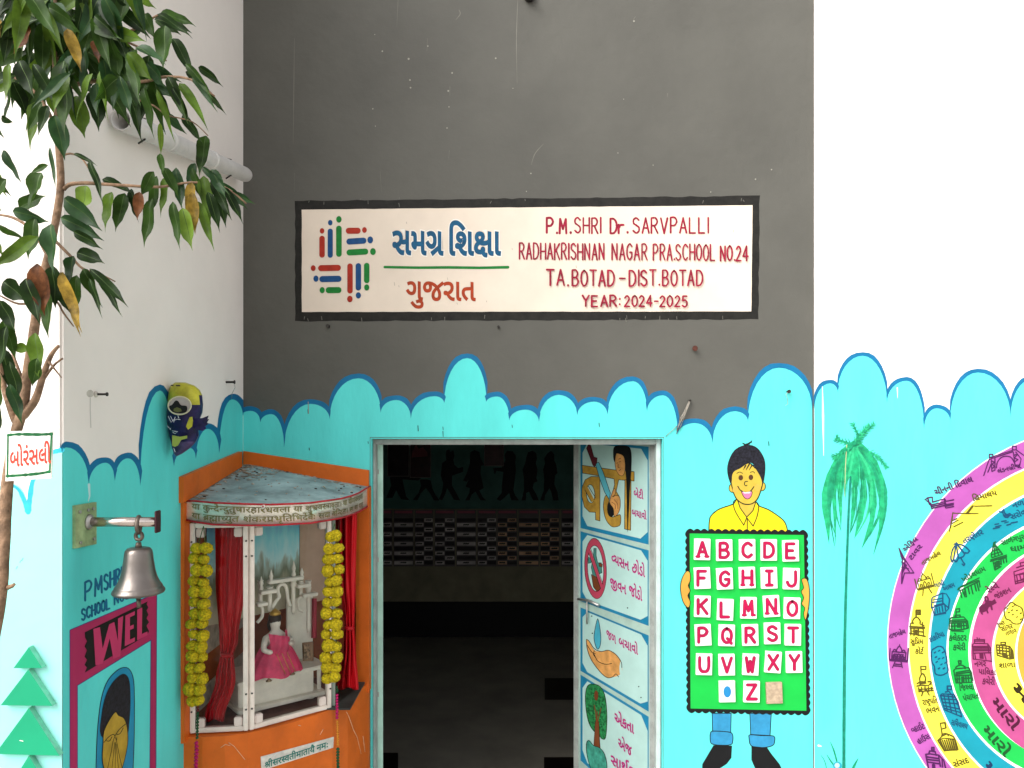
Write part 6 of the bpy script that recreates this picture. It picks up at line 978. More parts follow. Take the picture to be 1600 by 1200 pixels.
# ------------------------------------------------------------------ drain pipe on the left wall
p1=V(((190-800)/1200*1.987,1.987-3,EYE+.775)); p1.x=-1.012; p2=V((-1.006,2.915-3,EYE+.925)); 
d_=(p2-p1).normalized(); t=thing('drain_pipe','grey plastic drain pipe slanting along the white left wall behind the leaves','pipe',p1)
PV=M('grey_pvc',(.60,.58,.56),.45,var=.08,scale=14,dirt=.25)
q=d_.to_track_quat('Z','Y'); b=MB().mat(PV); L_=(p2-p1).length
b.lathe([(.023,.10),(.023,.002),(.0245,0),(.0275,0),(.0275,.10),(.0275,L_-.03),(.025,L_-.012),(.012,L_)],p1,24,d_); b.mat(BLACK).lathe([(.0229,.10),(0,.0999)],p1,24,d_); b.build('pipe',t)
for s_ in (.28,.62):
    b=MB().mat(PV); b.lathe([(.0285,s_*L_),(.0305,s_*L_+.003),(.0305,s_*L_+.022),(.0285,s_*L_+.025)],p1,24,d_); b.build('coupling',t)
for s_ in (.12,.8):
    b=MB().mat(DARKM); c_=p1+d_*(s_*L_); b.tube([c_+V((.01,0,.027)),c_+V((-.02,0,.034)),V((-1.05,c_.y,c_.z+.03))],.0025,6); b.tube([c_+V((.01,0,-.027)),c_+V((-.01,0,-.04))],.0025,6); b.build('pipe_clip',t)
# ------------------------------------------------------------------ bell and bracket
zb=1.892
t=thing('bell_bracket','steel rod bracket on a painted square plate fixed to the turquoise left wall','bracket',LEFT.at(134,820,0))
b=MB().mat(M('plate_green_paint',(.30,.40,.20),.5,var=.25,scale=30,bump=.2,dirt=.3))
lp=[(118,790),(151,784.5),(151,850),(118,857)]
fr=[LEFT.at(x,y,.008) for x,y in lp]; bk=[v-V((.008,0,0)) for v in fr]
fv=[b.bm.verts.new(v) for v in fr]; bv=[b.bm.verts.new(v) for v in bk]; b.face(fv)
for i in range(4): b.face([fv[i],fv[(i+1)%4],bv[(i+1)%4],bv[i]])
b.build('wall_plate',t)
for x,y in ((124,800),(145,795),(125,848),(146,842),(137,797)):
    o=LEFT.at(x,y,.008); b=MB().mat(STEEL); b.tube([o,o+V((.004,0,0))],.004,8); b.build('bolt',t)
ra_=P3(137,815.5,zb); ra_.x=-1.05; rod=lambda x:V((x,ra_.y,ra_.z))
xe=(244.5-800)/1200*zb
b=MB().mat(M('polished_rod',(.62,.53,.48),.22,metal=1,var=.06,scale=30)); b.tube([rod(-1.042),rod(-.98),rod(xe)],.0118,20); b.build('rod',t)
b=MB().mat(STEEL); b.lathe([(.020,0),(.018,.004),(.0125,.009)],rod(-1.042),16,V((1,0,0))); b.build('collar',t)
b=MB().mat(M('dark_red_iron',(.05,.018,.022),.5,metal=.3,var=.3,scale=40)); b.box(rod(xe)+V((0,-.012,-.026)),rod(xe)+V((.006,.012,.028)),bevel=.0015); b.build('end_cap',t)
cx=(216.5-800)/1200*zb
bt=P3(216.5,855,zb); bt.x=cx; bt.y=ra_.y
bl=thing('temple_bell','grey brass bell hanging by a hook from the steel rod','bell',(cx,ra_.y,bt.z-.12))
BR=M('aged_bell_metal',(.19,.165,.15),.36,metal=.85,var=.12,scale=10,bump=.06,bscale=80)
k_=zb/1200*.97
prof=[(0,0),(12,0),(17,1.5),(20,5),(21.2,10),(22.5,22),(24.5,36),(27.5,48),(31.5,57),(34,60.5),(34.6,61.5),(35.8,63),(35.6,64.5),(37.6,67),(39.2,69.5),(39.6,71.5),(38.5,73.5),(35,75),(33,73),(26,58),(21,40),(18,10),(0,4)]
b=MB().mat(BR); b.lathe([(r*k_,-z*k_) for r,z in prof],bt,48); b.build('body',bl)
b=MB().mat(M('hook_iron',(.15,.12,.10),.5,metal=.8,var=.3,scale=60)); b.torus((cx,ra_.y,ra_.z-.007),.0195,.0052,(1,.25,0),24,8,sq=1); b.torus((cx+.001,ra_.y,ra_.z-.035),.0095,.0046,(.25,1,0),20,8); b.tube([bt+V((0,0,-.001)),bt+V((0,0,.012))],[.0085,.006],12); b.build('hook',bl)
b=MB().mat(M('hook_iron',(.2,.2,.2))); b.tube([bt+V((0,0,-.02)),bt+V((0,0,-.118))],.003,8); b.ball(bt+V((0,0,-.122)),.008,sub=2); b.tube([bt+V((0,0,-.126)),bt+V((.001,0,-.149))],.0055,8); b.build('clapper',bl)
# ------------------------------------------------------------------ corner shrine
CX,CY=-1.05,0.0
sh=thing('corner_shrine','orange corner shrine cabinet with glass doors and a curved lettered canopy','shrine',(CX+.25,-.25,0))
def plan(pts): return [(CX+a,CY-b_) for a,b_ in pts]
def zy(x,y,py): return EYE-(py-655)/1200*(y+3)
def px_of(x,y): return 800+x/(y+3)*1200
def interp(tab,x):
    for (a,b_),(c_,d2_) in zip(tab,tab[1:]):
        if x<=c_: return b_+(d2_-b_)*(x-a)/(c_-a)
    return tab[-1][1]
arc=[(.0,.545),(.05,.565),(.11,.585),(.17,.595),(.23,.592),(.29,.575),(.345,.54),(.39,.49),(.43,.425),(.458,.35),(.477,.265),(.488,.18),(.494,.09),(.495,.0)]
top=[(286,782),(309,782.5),(330,784.8),(383,787),(430,788),(489,785),(540,777.5),(560,770),(577,759)]; bot=[(286,812),(299,815),(330,820),(388,821.5),(430,821),(489,817.5),(540,808.7),(565,798),(577,789)]
pa_=plan(arc); zt1=[zy(x,y,interp(top,px_of(x,y))) for x,y in pa_]; zb1=[zy(x,y,interp(bot,px_of(x,y))) for x,y in pa_]
# roof: dusty slab falling gently from the corner
ROOF=M('dusty_roof_paint',(.27,.375,.385),.7,var=.3,scale=9,dirt=.3,bump=.3,bscale=50)
b=MB().mat(ROOF); n=len(pa_); rings=[]
for j in range(9):
    u=j/8; rings.append([b.bm.verts.new((CX+.004+(x-CX-.004)*u,CY-.004+(y-CY+.004)*u,(EYE-.172)*(1-u)+zt1[i]*u-.002-.012*math.sin(math.pi*u)*math.sin(i*.5))) for i,(x,y) in enumerate(pa_)])
for j in range(8):
    for i in range(n-1): b.face([rings[j][i],rings[j][i+1],rings[j+1][i+1],rings[j+1][i]],True)
bmesh.ops.remove_doubles(b.bm,verts=b.bm.verts,dist=.0004); rf=b.build('roof',sh)
random.seed(21)
b=MB()
DUST=[M('plaster_crumb',(.42,.38,.32),.9),M('dry_leaf_litter',(.20,.14,.03),.8),M('dark_crumb',(.05,.04,.035),.9)]
for i in range(150):
    t_=random.uniform(.3,n-1.3);i0=int(t_);f_=t_-i0;u=min(.97,random.random()**.6) if i%3 else random.uniform(.1,.35)
    x=pa_[i0][0]*(1-f_)+pa_[i0+1][0]*f_; y=pa_[i0][1]*(1-f_)+pa_[i0+1][1]*f_; z=zt1[i0]*(1-f_)+zt1[i0+1]*f_
    c_=V((CX+(x-CX)*u,CY+(y-CY)*u,(EYE-.172)*(1-u)+z*u-.002-.012*math.sin(math.pi*u)*math.sin(t_*.5)+.002))
    b.mat(DUST[0 if i%4 else 2]).ball(c_,random.uniform(.0012,.0042),(1.5,1,.6),1,.3)
for i in range(260):
    t_=random.uniform(.2,n-1.2);i0=int(t_);f_=t_-i0;edge_=i%2;u=random.uniform(.05,.95)
    if edge_: t_=random.choice([random.uniform(.05,1.2),random.uniform(n-2.6,n-1.05)]); i0=int(t_); f_=t_-i0
    else: u=random.uniform(.03,.4)
    x=pa_[i0][0]*(1-f_)+pa_[i0+1][0]*f_; y=pa_[i0][1]*(1-f_)+pa_[i0+1][1]*f_; z=zt1[i0]*(1-f_)+zt1[i0+1]*f_
    c_=V((CX+(x-CX)*u,CY+(y-CY)*u,(EYE-.172)*(1-u)+z*u-.002-.012*math.sin(math.pi*u)*math.sin(t_*.5)+.001))
    b.mat(M('tan_dust',(.30,.23,.16),.95,var=.4,scale=90)).ball(c_,random.uniform(.003,.009),(1.6,1.2,.16),1,.5)
o=b.build('roof_debris',sh); o['kind']='stuff'
for px,py,s_ in ((378,767,.016),(505,764,.009),(362,778,.008)):
    c_=P3(px,py,2.68 if px<400 else 2.75); b=MB().mat(DUST[1])
    b.grid(lambda u,v:c_+V(((u-.5)*s_*2.2+.002,(v-.5)*s_,.004*math.sin(u*5)+.006)),6,4); b.build('fallen_leaf',sh)
# orange upstands against both walls
def strip(name,pts,off):
    b=MB().mat(ORANGE); fr=[b.bm.verts.new(p) for p in pts]; bk=[b.bm.verts.new(p-off) for p in pts]; b.face(fr); m=len(fr)
    for i in range(m): b.face([fr[i],fr[(i+1)%m],bk[(i+1)%m],bk[i]])
    return b.build(name,sh)
strip('parapet',[FRONT.at(380,705,.016),FRONT.at(576,735,.016),FRONT.at(576,762,.016),FRONT.at(380,729,.016)],V((0,-.0155,0)))
strip('parapet',[LEFT.at(287,745,.016),LEFT.at(378.5,705.5,.016),LEFT.at(378.5,729,.016),LEFT.at(287,786,.016)],V((.0155,0,0)))
strip('side_pier',[LEFT.at(288,786,.012),LEFT.at(300,783,.012),LEFT.at(300,1152,.012),LEFT.at(288,1162,.012)],V((.0115,0,0)))
strip('side_pier',[FRONT.at(556,770,.05),FRONT.at(576.5,762,.05),FRONT.at(576.5,1082,.05),FRONT.at(556,1082,.05)],V((0,-.0495,0)))
# curved fascia
FAS=M('fascia_foil',(.84,.76,.66),.24,metal=.45,var=.25,scale=9,stretch=(1,1,3),detail=6,dirt=.2); REDP=M('fascia_red_trim',(.42,.02,.03),.45,var=.2,scale=30)
b=MB().mat(FAS); vt=[b.bm.verts.new((x,y,z)) for (x,y),z in zip(pa_,zt1)]; vb=[b.bm.verts.new((x,y,z)) for (x,y),z in zip(pa_,zb1)]
inn=[(CX+(x-CX)*.965,CY+(y-CY)*.965) for x,y in pa_]; it=[b.bm.verts.new((x,y,z)) for (x,y),z in zip(inn,zt1)]; ib=[b.bm.verts.new((x,y,z)) for (x,y),z in zip(inn,zb1)]
for i in range(n-1): b.face([vb[i],vb[i+1],vt[i+1],vt[i]],True); b.face([ib[i+1],ib[i],it[i],it[i+1]],True); b.face([ib[i],ib[i+1],vb[i+1],vb[i]])
fs=b.build('fascia',sh)
out_=lambda i,k:(pa_[i][0]+(pa_[i][0]-CX)*k,pa_[i][1]+(pa_[i][1]-CY)*k)
b=MB().mat(REDP); b.tube([(*out_(i,.003),zt1[i]-.001) for i in range(n)],.0032,8); b.tube([(*out_(i,.003),zb1[i]+.001) for i in range(n)],.0030,8); b.build('trim',fs)
# lettering wrapped round the fascia
arcl=[0]
for i in range(1,n): arcl.append(arcl[-1]+math.hypot(pa_[i][0]-pa_[i-1][0],pa_[i][1]-pa_[i-1][1]))
TXT=M('fascia_lettering_olive',(.17,.145,.05),.5,var=.3,scale=40)
def on_arc(s_,h,row):
    s_=max(0,min(arcl[-1]-.0005,s_))
    for i in range(n-1):
        if s_<=arcl[i+1]:
            f_=(s_-arcl[i])/(arcl[i+1]-arcl[i]); x=pa_[i][0]*(1-f_)+pa_[i+1][0]*f_; y=pa_[i][1]*(1-f_)+pa_[i+1][1]*f_
            zt_2=zt1[i]*(1-f_)+zt1[i+1]*f_; zb_2=zb1[i]*(1-f_)+zb1[i+1]*f_
            k=1.0045; return V((CX+(x-CX)*k,CY+(y-CY)*k,zb_2+(zt_2-zb_2)*row+h))
b=MB().mat(TXT)
for row,words in ((.60,'या कुन्देन्दुतुषारहारधवला या शुभ्रवस्त्रावृता। या वीणावरदण्ड'),(.17,'या ब्रह्माच्युत शंकरप्रभृतिभिर्देवैः सदा वन्दिता। सा मां पातु')):
    items=[];X=0
    for wd in words.split(' '):
        for k_2,x,y in T_[wd][:-1]: items.append((k_2,X+x,y))
        X+=T_[wd][-1]+330
    s0,s1=.035,arcl[-1]-.12
    for k_2,x,y in items:
        for og in glyph(k_2):
            pts=[[((x+a),(y+c_)) for a,c_ in grow(l,10)] for l in og]
            tr=tessellate_polygon([[V((a,c_,0)) for a,c_ in l] for l in pts]); vv=[b.bm.verts.new(on_arc(s0+(s1-s0)*a/X,c_*.000027,row)) for l in pts for a,c_ in l]
            for f in tr: b.face([vv[i] for i in f])
b.build('lettering',fs)
o=MB().mat(M('sticker_white',(.7,.66,.6),.5)); c_=on_arc(.275,.010,.75); o.ball(c_,.0068,(1,.35,1.2),2); o.mat(REDP).ball(c_+V((.0008,-.0035,0)),.0032,(.7,.4,1.3),2); o.build('emblem',fs)
# orange base
base=[(.0,.545),(.06,.545),(.13,.538),(.195,.515),(.26,.472),(.32,.42),(.375,.365),(.42,.305),(.455,.22),(.48,.12),(.495,.03),(.495,.0)]
ZS=EYE-1.012
pb=plan(base); b=MB().mat(ORANGE); b.prism([(CX+.001,CY-.001)]+pb,.0,ZS-.004); b.build('base',sh)
pin=[(CX+(x-CX)*.90,CY+(y-CY)*.90) for x,y in pb]
b=MB().mat(M('shrine_floor_tile',(.14,.045,.035),.4,var=.3,scale=20)); b.prism([(CX+.002,CY-.002)]+pin,ZS-.003,ZS+.002); b.build('shrine_floor',sh)
# inner linings
BRW=M('maroon_lining',(.34,.085,.03),.55,var=.25,scale=8)
b=MB().mat(BRW); b.box((CX+.003,-.50,ZS+.003),(CX+.008,-.010,EYE-.25)); b.box((CX+.008,-.008,ZS+.003),(CX+.46,-.003,EYE-.25)); b.build('lining',sh)
MT=M('pale_tile_strip',(.48,.40,.33),.5,var=.3,scale=30); b=MB().mat(MT); b.box((CX+.009,-.5,EYE-.80),(CX+.012,-.02,EYE-.70)); b.box((CX+.009,-.5,EYE-.97),(CX+.012,-.02,EYE-.90)); b.build('tile_band',sh)
# glazed doors
gp=plan([(.012,.520),(.192,.497),(.412,.303),(.474,.105)])
ZT=EYE-.335; GL=glass_mat()
def pane(a,c_,name,stile,lab):
    a=V((*a,0));c_=V((*c_,0)); d=(c_-a).normalized(); nrm=V((d.y,-d.x,0)); w_=(c_-a).length
    b=MB().mat(ALU); Rm=Matrix((d,nrm,V((0,0,1)))).transposed()
    def bar(u0,u1,z0,z1,th=.010,bv=.002):
        q=MB().mat(ALU); q.box((u0,-th,z0),(u1,th,z1),bevel=bv)
        for v in q.bm.verts: v.co=a+Rm@V((v.co.x,v.co.y,0))+V((0,0,v.co.z))
        b.merge(q.bm)
    bar(0,stile,ZS,ZT); bar(w_-stile,w_,ZS,ZT); bar(stile,w_-stile,ZS,ZS+.016); bar(stile,w_-stile,ZT-.016,ZT)
    fr=b.build(name,sh,lab and None)
    if lab: fr['label']=lab
    b=MB().mat(GL); p=[a+d*stile,a+d*(w_-stile)]; b.face([b.bm.verts.new((p[0].x,p[0].y,ZS+.014)),b.bm.verts.new((p[1].x,p[1].y,ZS+.014)),b.bm.verts.new((p[1].x,p[1].y,ZT-.014)),b.bm.verts.new((p[0].x,p[0].y,ZT-.014))]); b.build('pane',fr)
    WP=M('corner_block_plastic',(.72,.62,.56),.4)
    for u in (stile+.016,w_-stile-.016):
        for z in (ZS+.030,ZT-.032):
            q=MB().mat(WP); q.box((u-.013,-.013,z-.015),(u+.013,.009,z+.015),bevel=.003)
            for v in q.bm.verts: v.co=a+Rm@V((v.co.x,v.co.y,0))+V((0,0,v.co.z))
            q.build('corner_block',fr)
    for u in (.006,w_-.006):
        for z in (ZS+.07,ZS+.12,ZT-.06,ZT-.11):
            q=MB().mat(DARKM); o_=a+d*u+V((0,0,z))+nrm*.010; q.tube([o_,o_+nrm*.003],.003,8); q.build('rivet',fr)
pane(gp[0],gp[1],'glass_door',.016,None); pane(gp[1],gp[2],'glass_door',.016,None)
b=MB().mat(M('side_glass_edge',(.30,.36,.31),.2,var=.2)); b.box((gp[2][0]+.004,gp[2][1]+.008,ZS),(gp[2][0]+.014,gp[2][1]+.018,ZT)); b.build('corner_post',sh)
b=MB().mat(GL); a=V((gp[2][0]+.014,gp[2][1]+.02,0)); c_=V((gp[3][0],gp[3][1],0)); b.face([b.bm.verts.new((p.x,p.y,z)) for p,z in ((a,ZS+.004),(c_,ZS+.004),(c_,ZT),(a,ZT))]); b.build('side_pane',sh)
b=MB().mat(M('sill_slate',(.05,.055,.05),.5,var=.3)); b.box((CX+.40,-.32,ZS-.003),(CX+.485,-.03,ZS+.003)); b.build('sill',sh)
# plaque on the base
o_=[(407,1199),(526,1166)]
def base_ray(px,py,off=.003):
    d=V(((px-800)/1200,1,-(py-655)/1200)); best=None
    for (a,c_) in zip(pb,pb[1:]):
        # intersect in plan
        ax,ay=a;bx,by=c_; rx,ry=bx-ax,by-ay; den=d.x*ry-d.y*rx
        if abs(den)<1e-9: continue
        t_=((ax)*ry-(ay+3)*rx)/den; 
        hx,hy=d.x*t_,-3+t_; u=((hx-ax)*rx+(hy-ay)*ry)/(rx*rx+ry*ry)
        if -.001<=u<=1.001 and (best is None or t_<best[0]): best=(t_,V((ry,-rx,0)).normalized())
    t_,nn=best; p=V((0,-3,EYE))+d*t_
    if nn.dot(V((0,-3,EYE))-p)<0: nn=-nn
    return p+nn*off
def base_patch(name,loop,mat,off,parent=sh,nu=12):
    (x0,y0),(x1,y1),(x2,y2),(x3,y3)=loop; b=MB().mat(mat)
    b.grid(lambda u,v:base_ray((x0+(x1-x0)*u)*(1-v)+(x3+(x2-x3)*u)*v,(y0+(y1-y0)*u)*(1-v)+(y3+(y2-y3)*u)*v,off),nu,2); return b.build(name,parent)
pq=base_patch('plaque',[(407,1182),(521,1151),(520,1168),(408,1204)],M('plaque_white',(.62,.58,.52),.4,var=.15,scale=40,dirt=.25),.002)
b=MB().mat(M('plaque_teal_lettering',(.006,.16,.13),.5)); items=[];X=0
for wd in ('श्रीसरस्वतीमातायै','नमः'):
    for k_2,x,y in T_[wd][:-1]: items.append((k_2,X+x,y))
    X+=T_[wd][-1]+230
for k_2,x,y in items:
    for og in glyph(k_2):
        pts=[[(x+a,y+c_) for a,c_ in grow(l,16)] for l in og]; tr=tessellate_polygon([[V((a,c_,0)) for a,c_ in l] for l in pts])
        vv=[b.bm.verts.new(base_ray(413+(515-413)*a/X,1200-(1200-1166.5)*a/X-c_*.0142,.0034)) for l in pts for a,c_ in l]
        for f in tr: b.face([vv[i] for i in f])
b.build('lettering',pq)
b=MB().mat(M('orange_scrape',(.68,.40,.24),.7,var=.2,scale=60))
def scr(pts,r): b.tube([base_ray(x,y,.0006) for x,y in pts],r,5,flat=.5)
for pts in ([(345,1168),(352,1163),(360,1165),(357,1160),(366,1166),(374,1176),(383,1187)],[(541,1112),(545,1120),(552,1140),(558,1152),(564,1178)],[(470,1134),(466,1133)],[(500,1148),(505,1139)],[(567,1150),(570,1175)]): scr(pts,.0014)
b.build('paint_scrape',sh)
# ------------------------------------------------------------------ things inside the shrine
sd_=lambda p0,p1:p0
def curtain(px_t0,px_t1,py_t,ties,zz,lab):
    t_=thing('red_curtain',lab,'curtain',P3((px_t0+px_t1)/2,ties[-1][0],zz),'red curtains in the shrine')
    rows=[(py_t,px_t0,px_t1,.010)]+ties; b=MB().mat(M('red_satin',(.52,.006,.012),.32,var=.15,scale=5,stretch=(6,6,.8)))
    def f(u,v):
        y=rows[0][0]+(rows[-1][0]-rows[0][0])*v
        for r0,r1 in zip(rows,rows[1:]):
            if y<=r1[0]+1e-6: break
        s_=(y-r0[0])/(r1[0]-r0[0]); s2=s_*s_*(3-2*s_); a=r0[1]+(r1[1]-r0[1])*s2; c_=r0[2]+(r1[2]-r0[2])*s2; am=r0[3]+(r1[3]-r0[3])*s2
        uu=u+.02*math.sin(u*17+v*3)
        return P3(a+(c_-a)*u,y+2*math.sin(u*9),zz+am*math.sin(uu*6.6*math.pi+1.2*math.sin(v*4))+.004*math.sin(u*23+v*7))
    b.grid(f,90,60); c2=b.build('cloth',t_); md=c2.modifiers.new('thick','SOLIDIFY'); md.thickness=.0012
    tie=min(ties,key=lambda r:r[2]-r[1]); b=MB().mat(M('red_tie',(.40,.004,.01),.4)); a0=P3(tie[1]-1,tie[0]-3,zz);a1=P3(tie[2]+1,tie[0]+3,zz); c_=(a0+a1)/2; b.lathe([((a1.x-a0.x)/2,-.006),((a1.x-a0.x)/2+.001,0),((a1.x-a0.x)/2,.006)],c_,18,V((.1,0,1)),1,.85); b.build('tie_band',t_)
curtain(336,388,815,[(900,337,386,.009),(1000,343,372,.007),(1022,344,365,.005),(1060,337,368,.008),(1126,319,350,.008)],2.535,'long red curtain tied in the left glass door of the shrine')
curtain(524,558,800,[(900,530,556,.009),(980,538,554,.006),(1010,537,556,.008),(1076,527,560,.009)],2.80,'narrow red curtain behind the right side pane of the shrine')
# backdrop of printed slats
bd=thing('backdrop_blind','slatted backdrop with a blue sky and forest print at the back of the shrine','backdrop',(CX+.15,-.20,EYE-.8))
m=bpy.data.materials.new('forest_print'); m.use_nodes=True; nt_=m.node_tree; bs_=nt_.nodes['Principled BSDF']; bs_.inputs['Roughness'].default_value=.5
ge=nt_.nodes.new('ShaderNodeNewGeometry'); sx=nt_.nodes.new('ShaderNodeSeparateXYZ'); nt_.links.new(ge.outputs['Position'],sx.inputs[0])
nz=nt_.nodes.new('ShaderNodeTexNoise'); nz.inputs['Scale'].default_value=45; mp_=nt_.nodes.new('ShaderNodeMapping'); mp_.inputs['Scale'].default_value=(1,1,.25); nt_.links.new(ge.outputs['Position'],mp_.inputs[0]); nt_.links.new(mp_.outputs[0],nz.inputs[0])
ma=nt_.nodes.new('ShaderNodeMath'); ma.operation='MULTIPLY_ADD'; ma.inputs[1].default_value=.16; nt_.links.new(nz.outputs[0],ma.inputs[0]); nt_.links.new(sx.outputs[2],ma.inputs[2])
mr_=nt_.nodes.new('ShaderNodeMapRange'); mr_.inputs[1].default_value=EYE-.58; mr_.inputs[2].default_value=EYE-.27; nt_.links.new(ma.outputs[0],mr_.inputs[0])
rp=nt_.nodes.new('ShaderNodeValToRGB'); cr_=rp.color_ramp; cr_.elements[0].position=.0; cr_.elements[0].color=(.5,.45,.32,1); cr_.elements[1].position=1; cr_.elements[1].color=(.16,.45,.75,1)
for p_,c_ in ((.28,(.16,.19,.12,1)),(.42,(.36,.45,.38,1)),(.5,(.5,.82,.85,1)),(.75,(.22,.72,.82,1))): e_=cr_.elements.new(p_); e_.color=c_
nt_.links.new(mr_.outputs[0],rp.inputs[0]); nt_.links.new(rp.outputs[0],bs_.inputs['Base Color'])
pA=V((CX+.015,-.40,0)); pB=V((CX+.32,-.02,0)); 
def slat(u0,u1,mt,n_):
    b=MB().mat(mt)
    for i in range(n_):
        a=u0+(u1-u0)*(i+.06)/n_; c_=u0+(u1-u0)*(i+.94)/n_; q0=pA.lerp(pB,a);q1=pA.lerp(pB,c_); q1=q1+V((.006,-.004,0))
        vs2=[b.bm.verts.new((p.x,p.y,z)) for p,z in ((q0,EYE-.70),(q1,EYE-.70),(q1,EYE-.345),(q0,EYE-.345))]; b.face(vs2)
    return b
slat(0,.76,m,17).build('printed_slats',bd,recalc=False); slat(.77,1,M('beige_slat',(.55,.38,.28),.6,var=.15,scale=5),5).build('beige_slats',bd,recalc=False)
# marble altar and arch
MAR=M('white_marble',(.82,.77,.68),.35,var=.10,scale=14)
al=thing('marble_altar','small white marble altar table inside the glass shrine','altar',(CX+.2,-.25,ZS+.003))
c0,c1=V((CX+.130,-.405,0)),V((CX+.375,-.205,0)); dA=(c1-c0).normalized(); nA=V((-dA.y,dA.x,0)); nA=nA if nA.dot(V((-1,1,0)))>0 else -nA
RA=Matrix((dA,nA,V((0,0,1)))).transposed()
def abox(b,u0,u1,v0,v1,z0,z1,bv=.003):
    q=MB(); q.mat(b.mats[b.cur]); q.box((u0,v0,z0),(u1,v1,z1),bevel=bv)
    for v in q.bm.verts: v.co=c0+RA@V((v.co.x,v.co.y,0))+V((0,0,v.co.z))
    b.merge(q.bm)
WL=(c1-c0).length
b=MB().mat(MAR); abox(b,-.01,WL,-.012,.17,EYE-.902,EYE-.888); b.build('table_slab',al)
b=MB().mat(MAR); abox(b,0,WL-.045,.010,.15,EYE-.982,EYE-.902); b.build('plinth',al)
b=MB().mat(MAR); abox(b,-.01,WL-.005,-.016,.16,EYE-.996,EYE-.982); b.build('lower_shelf',al)
for u in (.06,WL-.05):
    b=MB().mat(MAR); o_=c0+RA@V((u,.03,0)); b.lathe([(.016,ZS+.002),(.014,ZS+.01),(.018,EYE-.996)],(o_.x,o_.y,0),16); b.build('leg',al)
b=MB().mat(MAR); o_=c0+RA@V((WL-.02,.02,0)); b.box(o_+V((-.006,-.006,EYE-.982)),o_+V((.006,.006,EYE-.902))); b.build('side_post',al)
ar=thing('marble_arch','carved white marble arch of pillars and finials standing on the altar','arch',(CX+.2,-.25,EYE-.888))
def aw(px,py,v=.03): # point on the arch's own upright plane
    pl=Plane(c0+nA*v,-nA); return pl.at(px,py)
def atube(lst,r,mt=MAR,v=.03,n_=8,name='arch_rib'):
    b=MB().mat(mt); b.tube([aw(*p,v) for p in lst],r,n_); return b.build(name,ar)
kA2=crop(385,815,7.5)
atube(spline(kA2(300,1010,350,930,385,880,370,820,375,770,410,735,450,745,470,790,480,860,490,930,515,990),4),.0062)
atube(spline(kA2(125,1185,180,1120,190,1040,170,985),4),.006); atube(spline(kA2(665,1055,620,1030,605,960,620,900,650,880),4),.005)
for u,v0,v1,r in ((275,760,1050,.010),(550,680,1080,.010),(165,690,960,.009),(640,690,870,.008),(725,690,1300,.009)):
    a=aw(*kA2(u,v1)[0],.04); c_=aw(*kA2(u,v0)[0],.04); h=c_.z-a.z; b=MB().mat(MAR); b.lathe([(r*.5,0),(r*.9,h*.1),(r*.75,h*.2),(r*.75,h*.75),(r*1.25,h*.86),(r*.9,h*.92),(r*1.3,h)],a,14); b.build('pillar',ar)
for (x0,y0,x1,y1) in ((120,975,240,960),(160,845,345,800),(255,715,660,650),(590,755,745,745),(655,870,825,845)):
    a,c_=kA2(x0,y0,x1,y1); b=MB().mat(MAR); A_=aw(*a,.02);B2=aw(*c_,.02); A_.z=B2.z=(A_.z+B2.z)/2; q=MB().mat(MAR); L2=(B2-A_).length; q.box((0,-.012,-.006),(L2,.014,.006),bevel=.002); dd=(B2-A_).normalized(); R2=Matrix((dd,V((-dd.y,dd.x,0)),V((0,0,1)))).transposed()
    for v in q.bm.verts: v.co=A_+R2@v.co
    b.merge(q.bm); b.build('lintel',ar)
for u,v0,v1 in ((555,455,640),(290,560,720),(650,540,660),(175,640,800),(730,690,760)):
    a=aw(*kA2(u,v1)[0],.02); c_=aw(*kA2(u,v0)[0],.02); h=c_.z-a.z; b=MB().mat(MAR); b.lathe([(.006,0),(.008,h*.1),(.005,h*.3),(.0075,h*.5),(.004,h*.75),(.0008,h)],a,12); b.build('finial',ar)
b=MB().mat(MAR); abox(b,WL*.66,WL*.98,.10,.112,EYE-.888,EYE-.66); b.build('back_panel',ar)
# seated statue
st=thing('goddess_statue','white seated goddess statue in a pink sari on the marble altar','statue',(CX+.15,-.36,EYE-.888))
so_=P3(430,700,2.67); so_.z=EYE-.886
STM=M('statue_white',(.80,.74,.66),.4,var=.1,scale=20); SAR=M('pink_sari',(.72,.06,.16),.5,var=.2,scale=25); GOLD=M('gold_trim',(.6,.36,.08),.35,metal=.6)
me=bpy.data.meshes.new('body'); J=[(0,0,.03,.022),(0,0,.085,.021),(0,0,.125,.025),(0,0,.15,.010),(0,-.002,.168,.021),(0,-.002,.19,.019),(-.04,-.005,.128,.013),(-.058,-.03,.095,.011),(-.03,-.06,.088,.008),(.04,-.005,.128,.013),(.060,-.03,.098,.011),(.036,-.06,.112,.008),(.022,-.01,.012,.022),(-.022,-.01,.012,.022)]
Rs=RA.to_3x3(); me.from_pydata([so_-st.location+Rs@V((x*.9,y*.8,z*1.02)) for x,y,z,r in J],[(0,1),(1,2),(2,3),(3,4),(4,5),(2,6),(6,7),(7,8),(2,9),(9,10),(10,11),(0,12),(0,13)],[])
bo=link('body',me,STM,st); md=bo.modifiers.new('skin','SKIN'); bo.modifiers.new('sub','SUBSURF').levels=2; bo.modifiers['sub'].render_levels=2
for i,j in enumerate(J): me.skin_vertices[0].data[i].radius=(j[3],j[3])
me.skin_vertices[0].data[0].use_root=True
bpy.context.view_layer.update()
W_=lambda x,y,z:so_+Rs@V((x*.9,y*.8,z*1.02))
b=MB().mat(SAR)
def skirt(u,v):
    a=-math.pi*1.05+u*math.pi*2.1-math.pi/2; r=.030+.050*v**.6; r*=1+.07*math.sin(a*9+v*2)*v; fx=1.25; return W_(r*math.cos(a)*fx,r*math.sin(a)*.85-.012*v,.100*(1-v)**.9+.006+.006*math.sin(a*5))
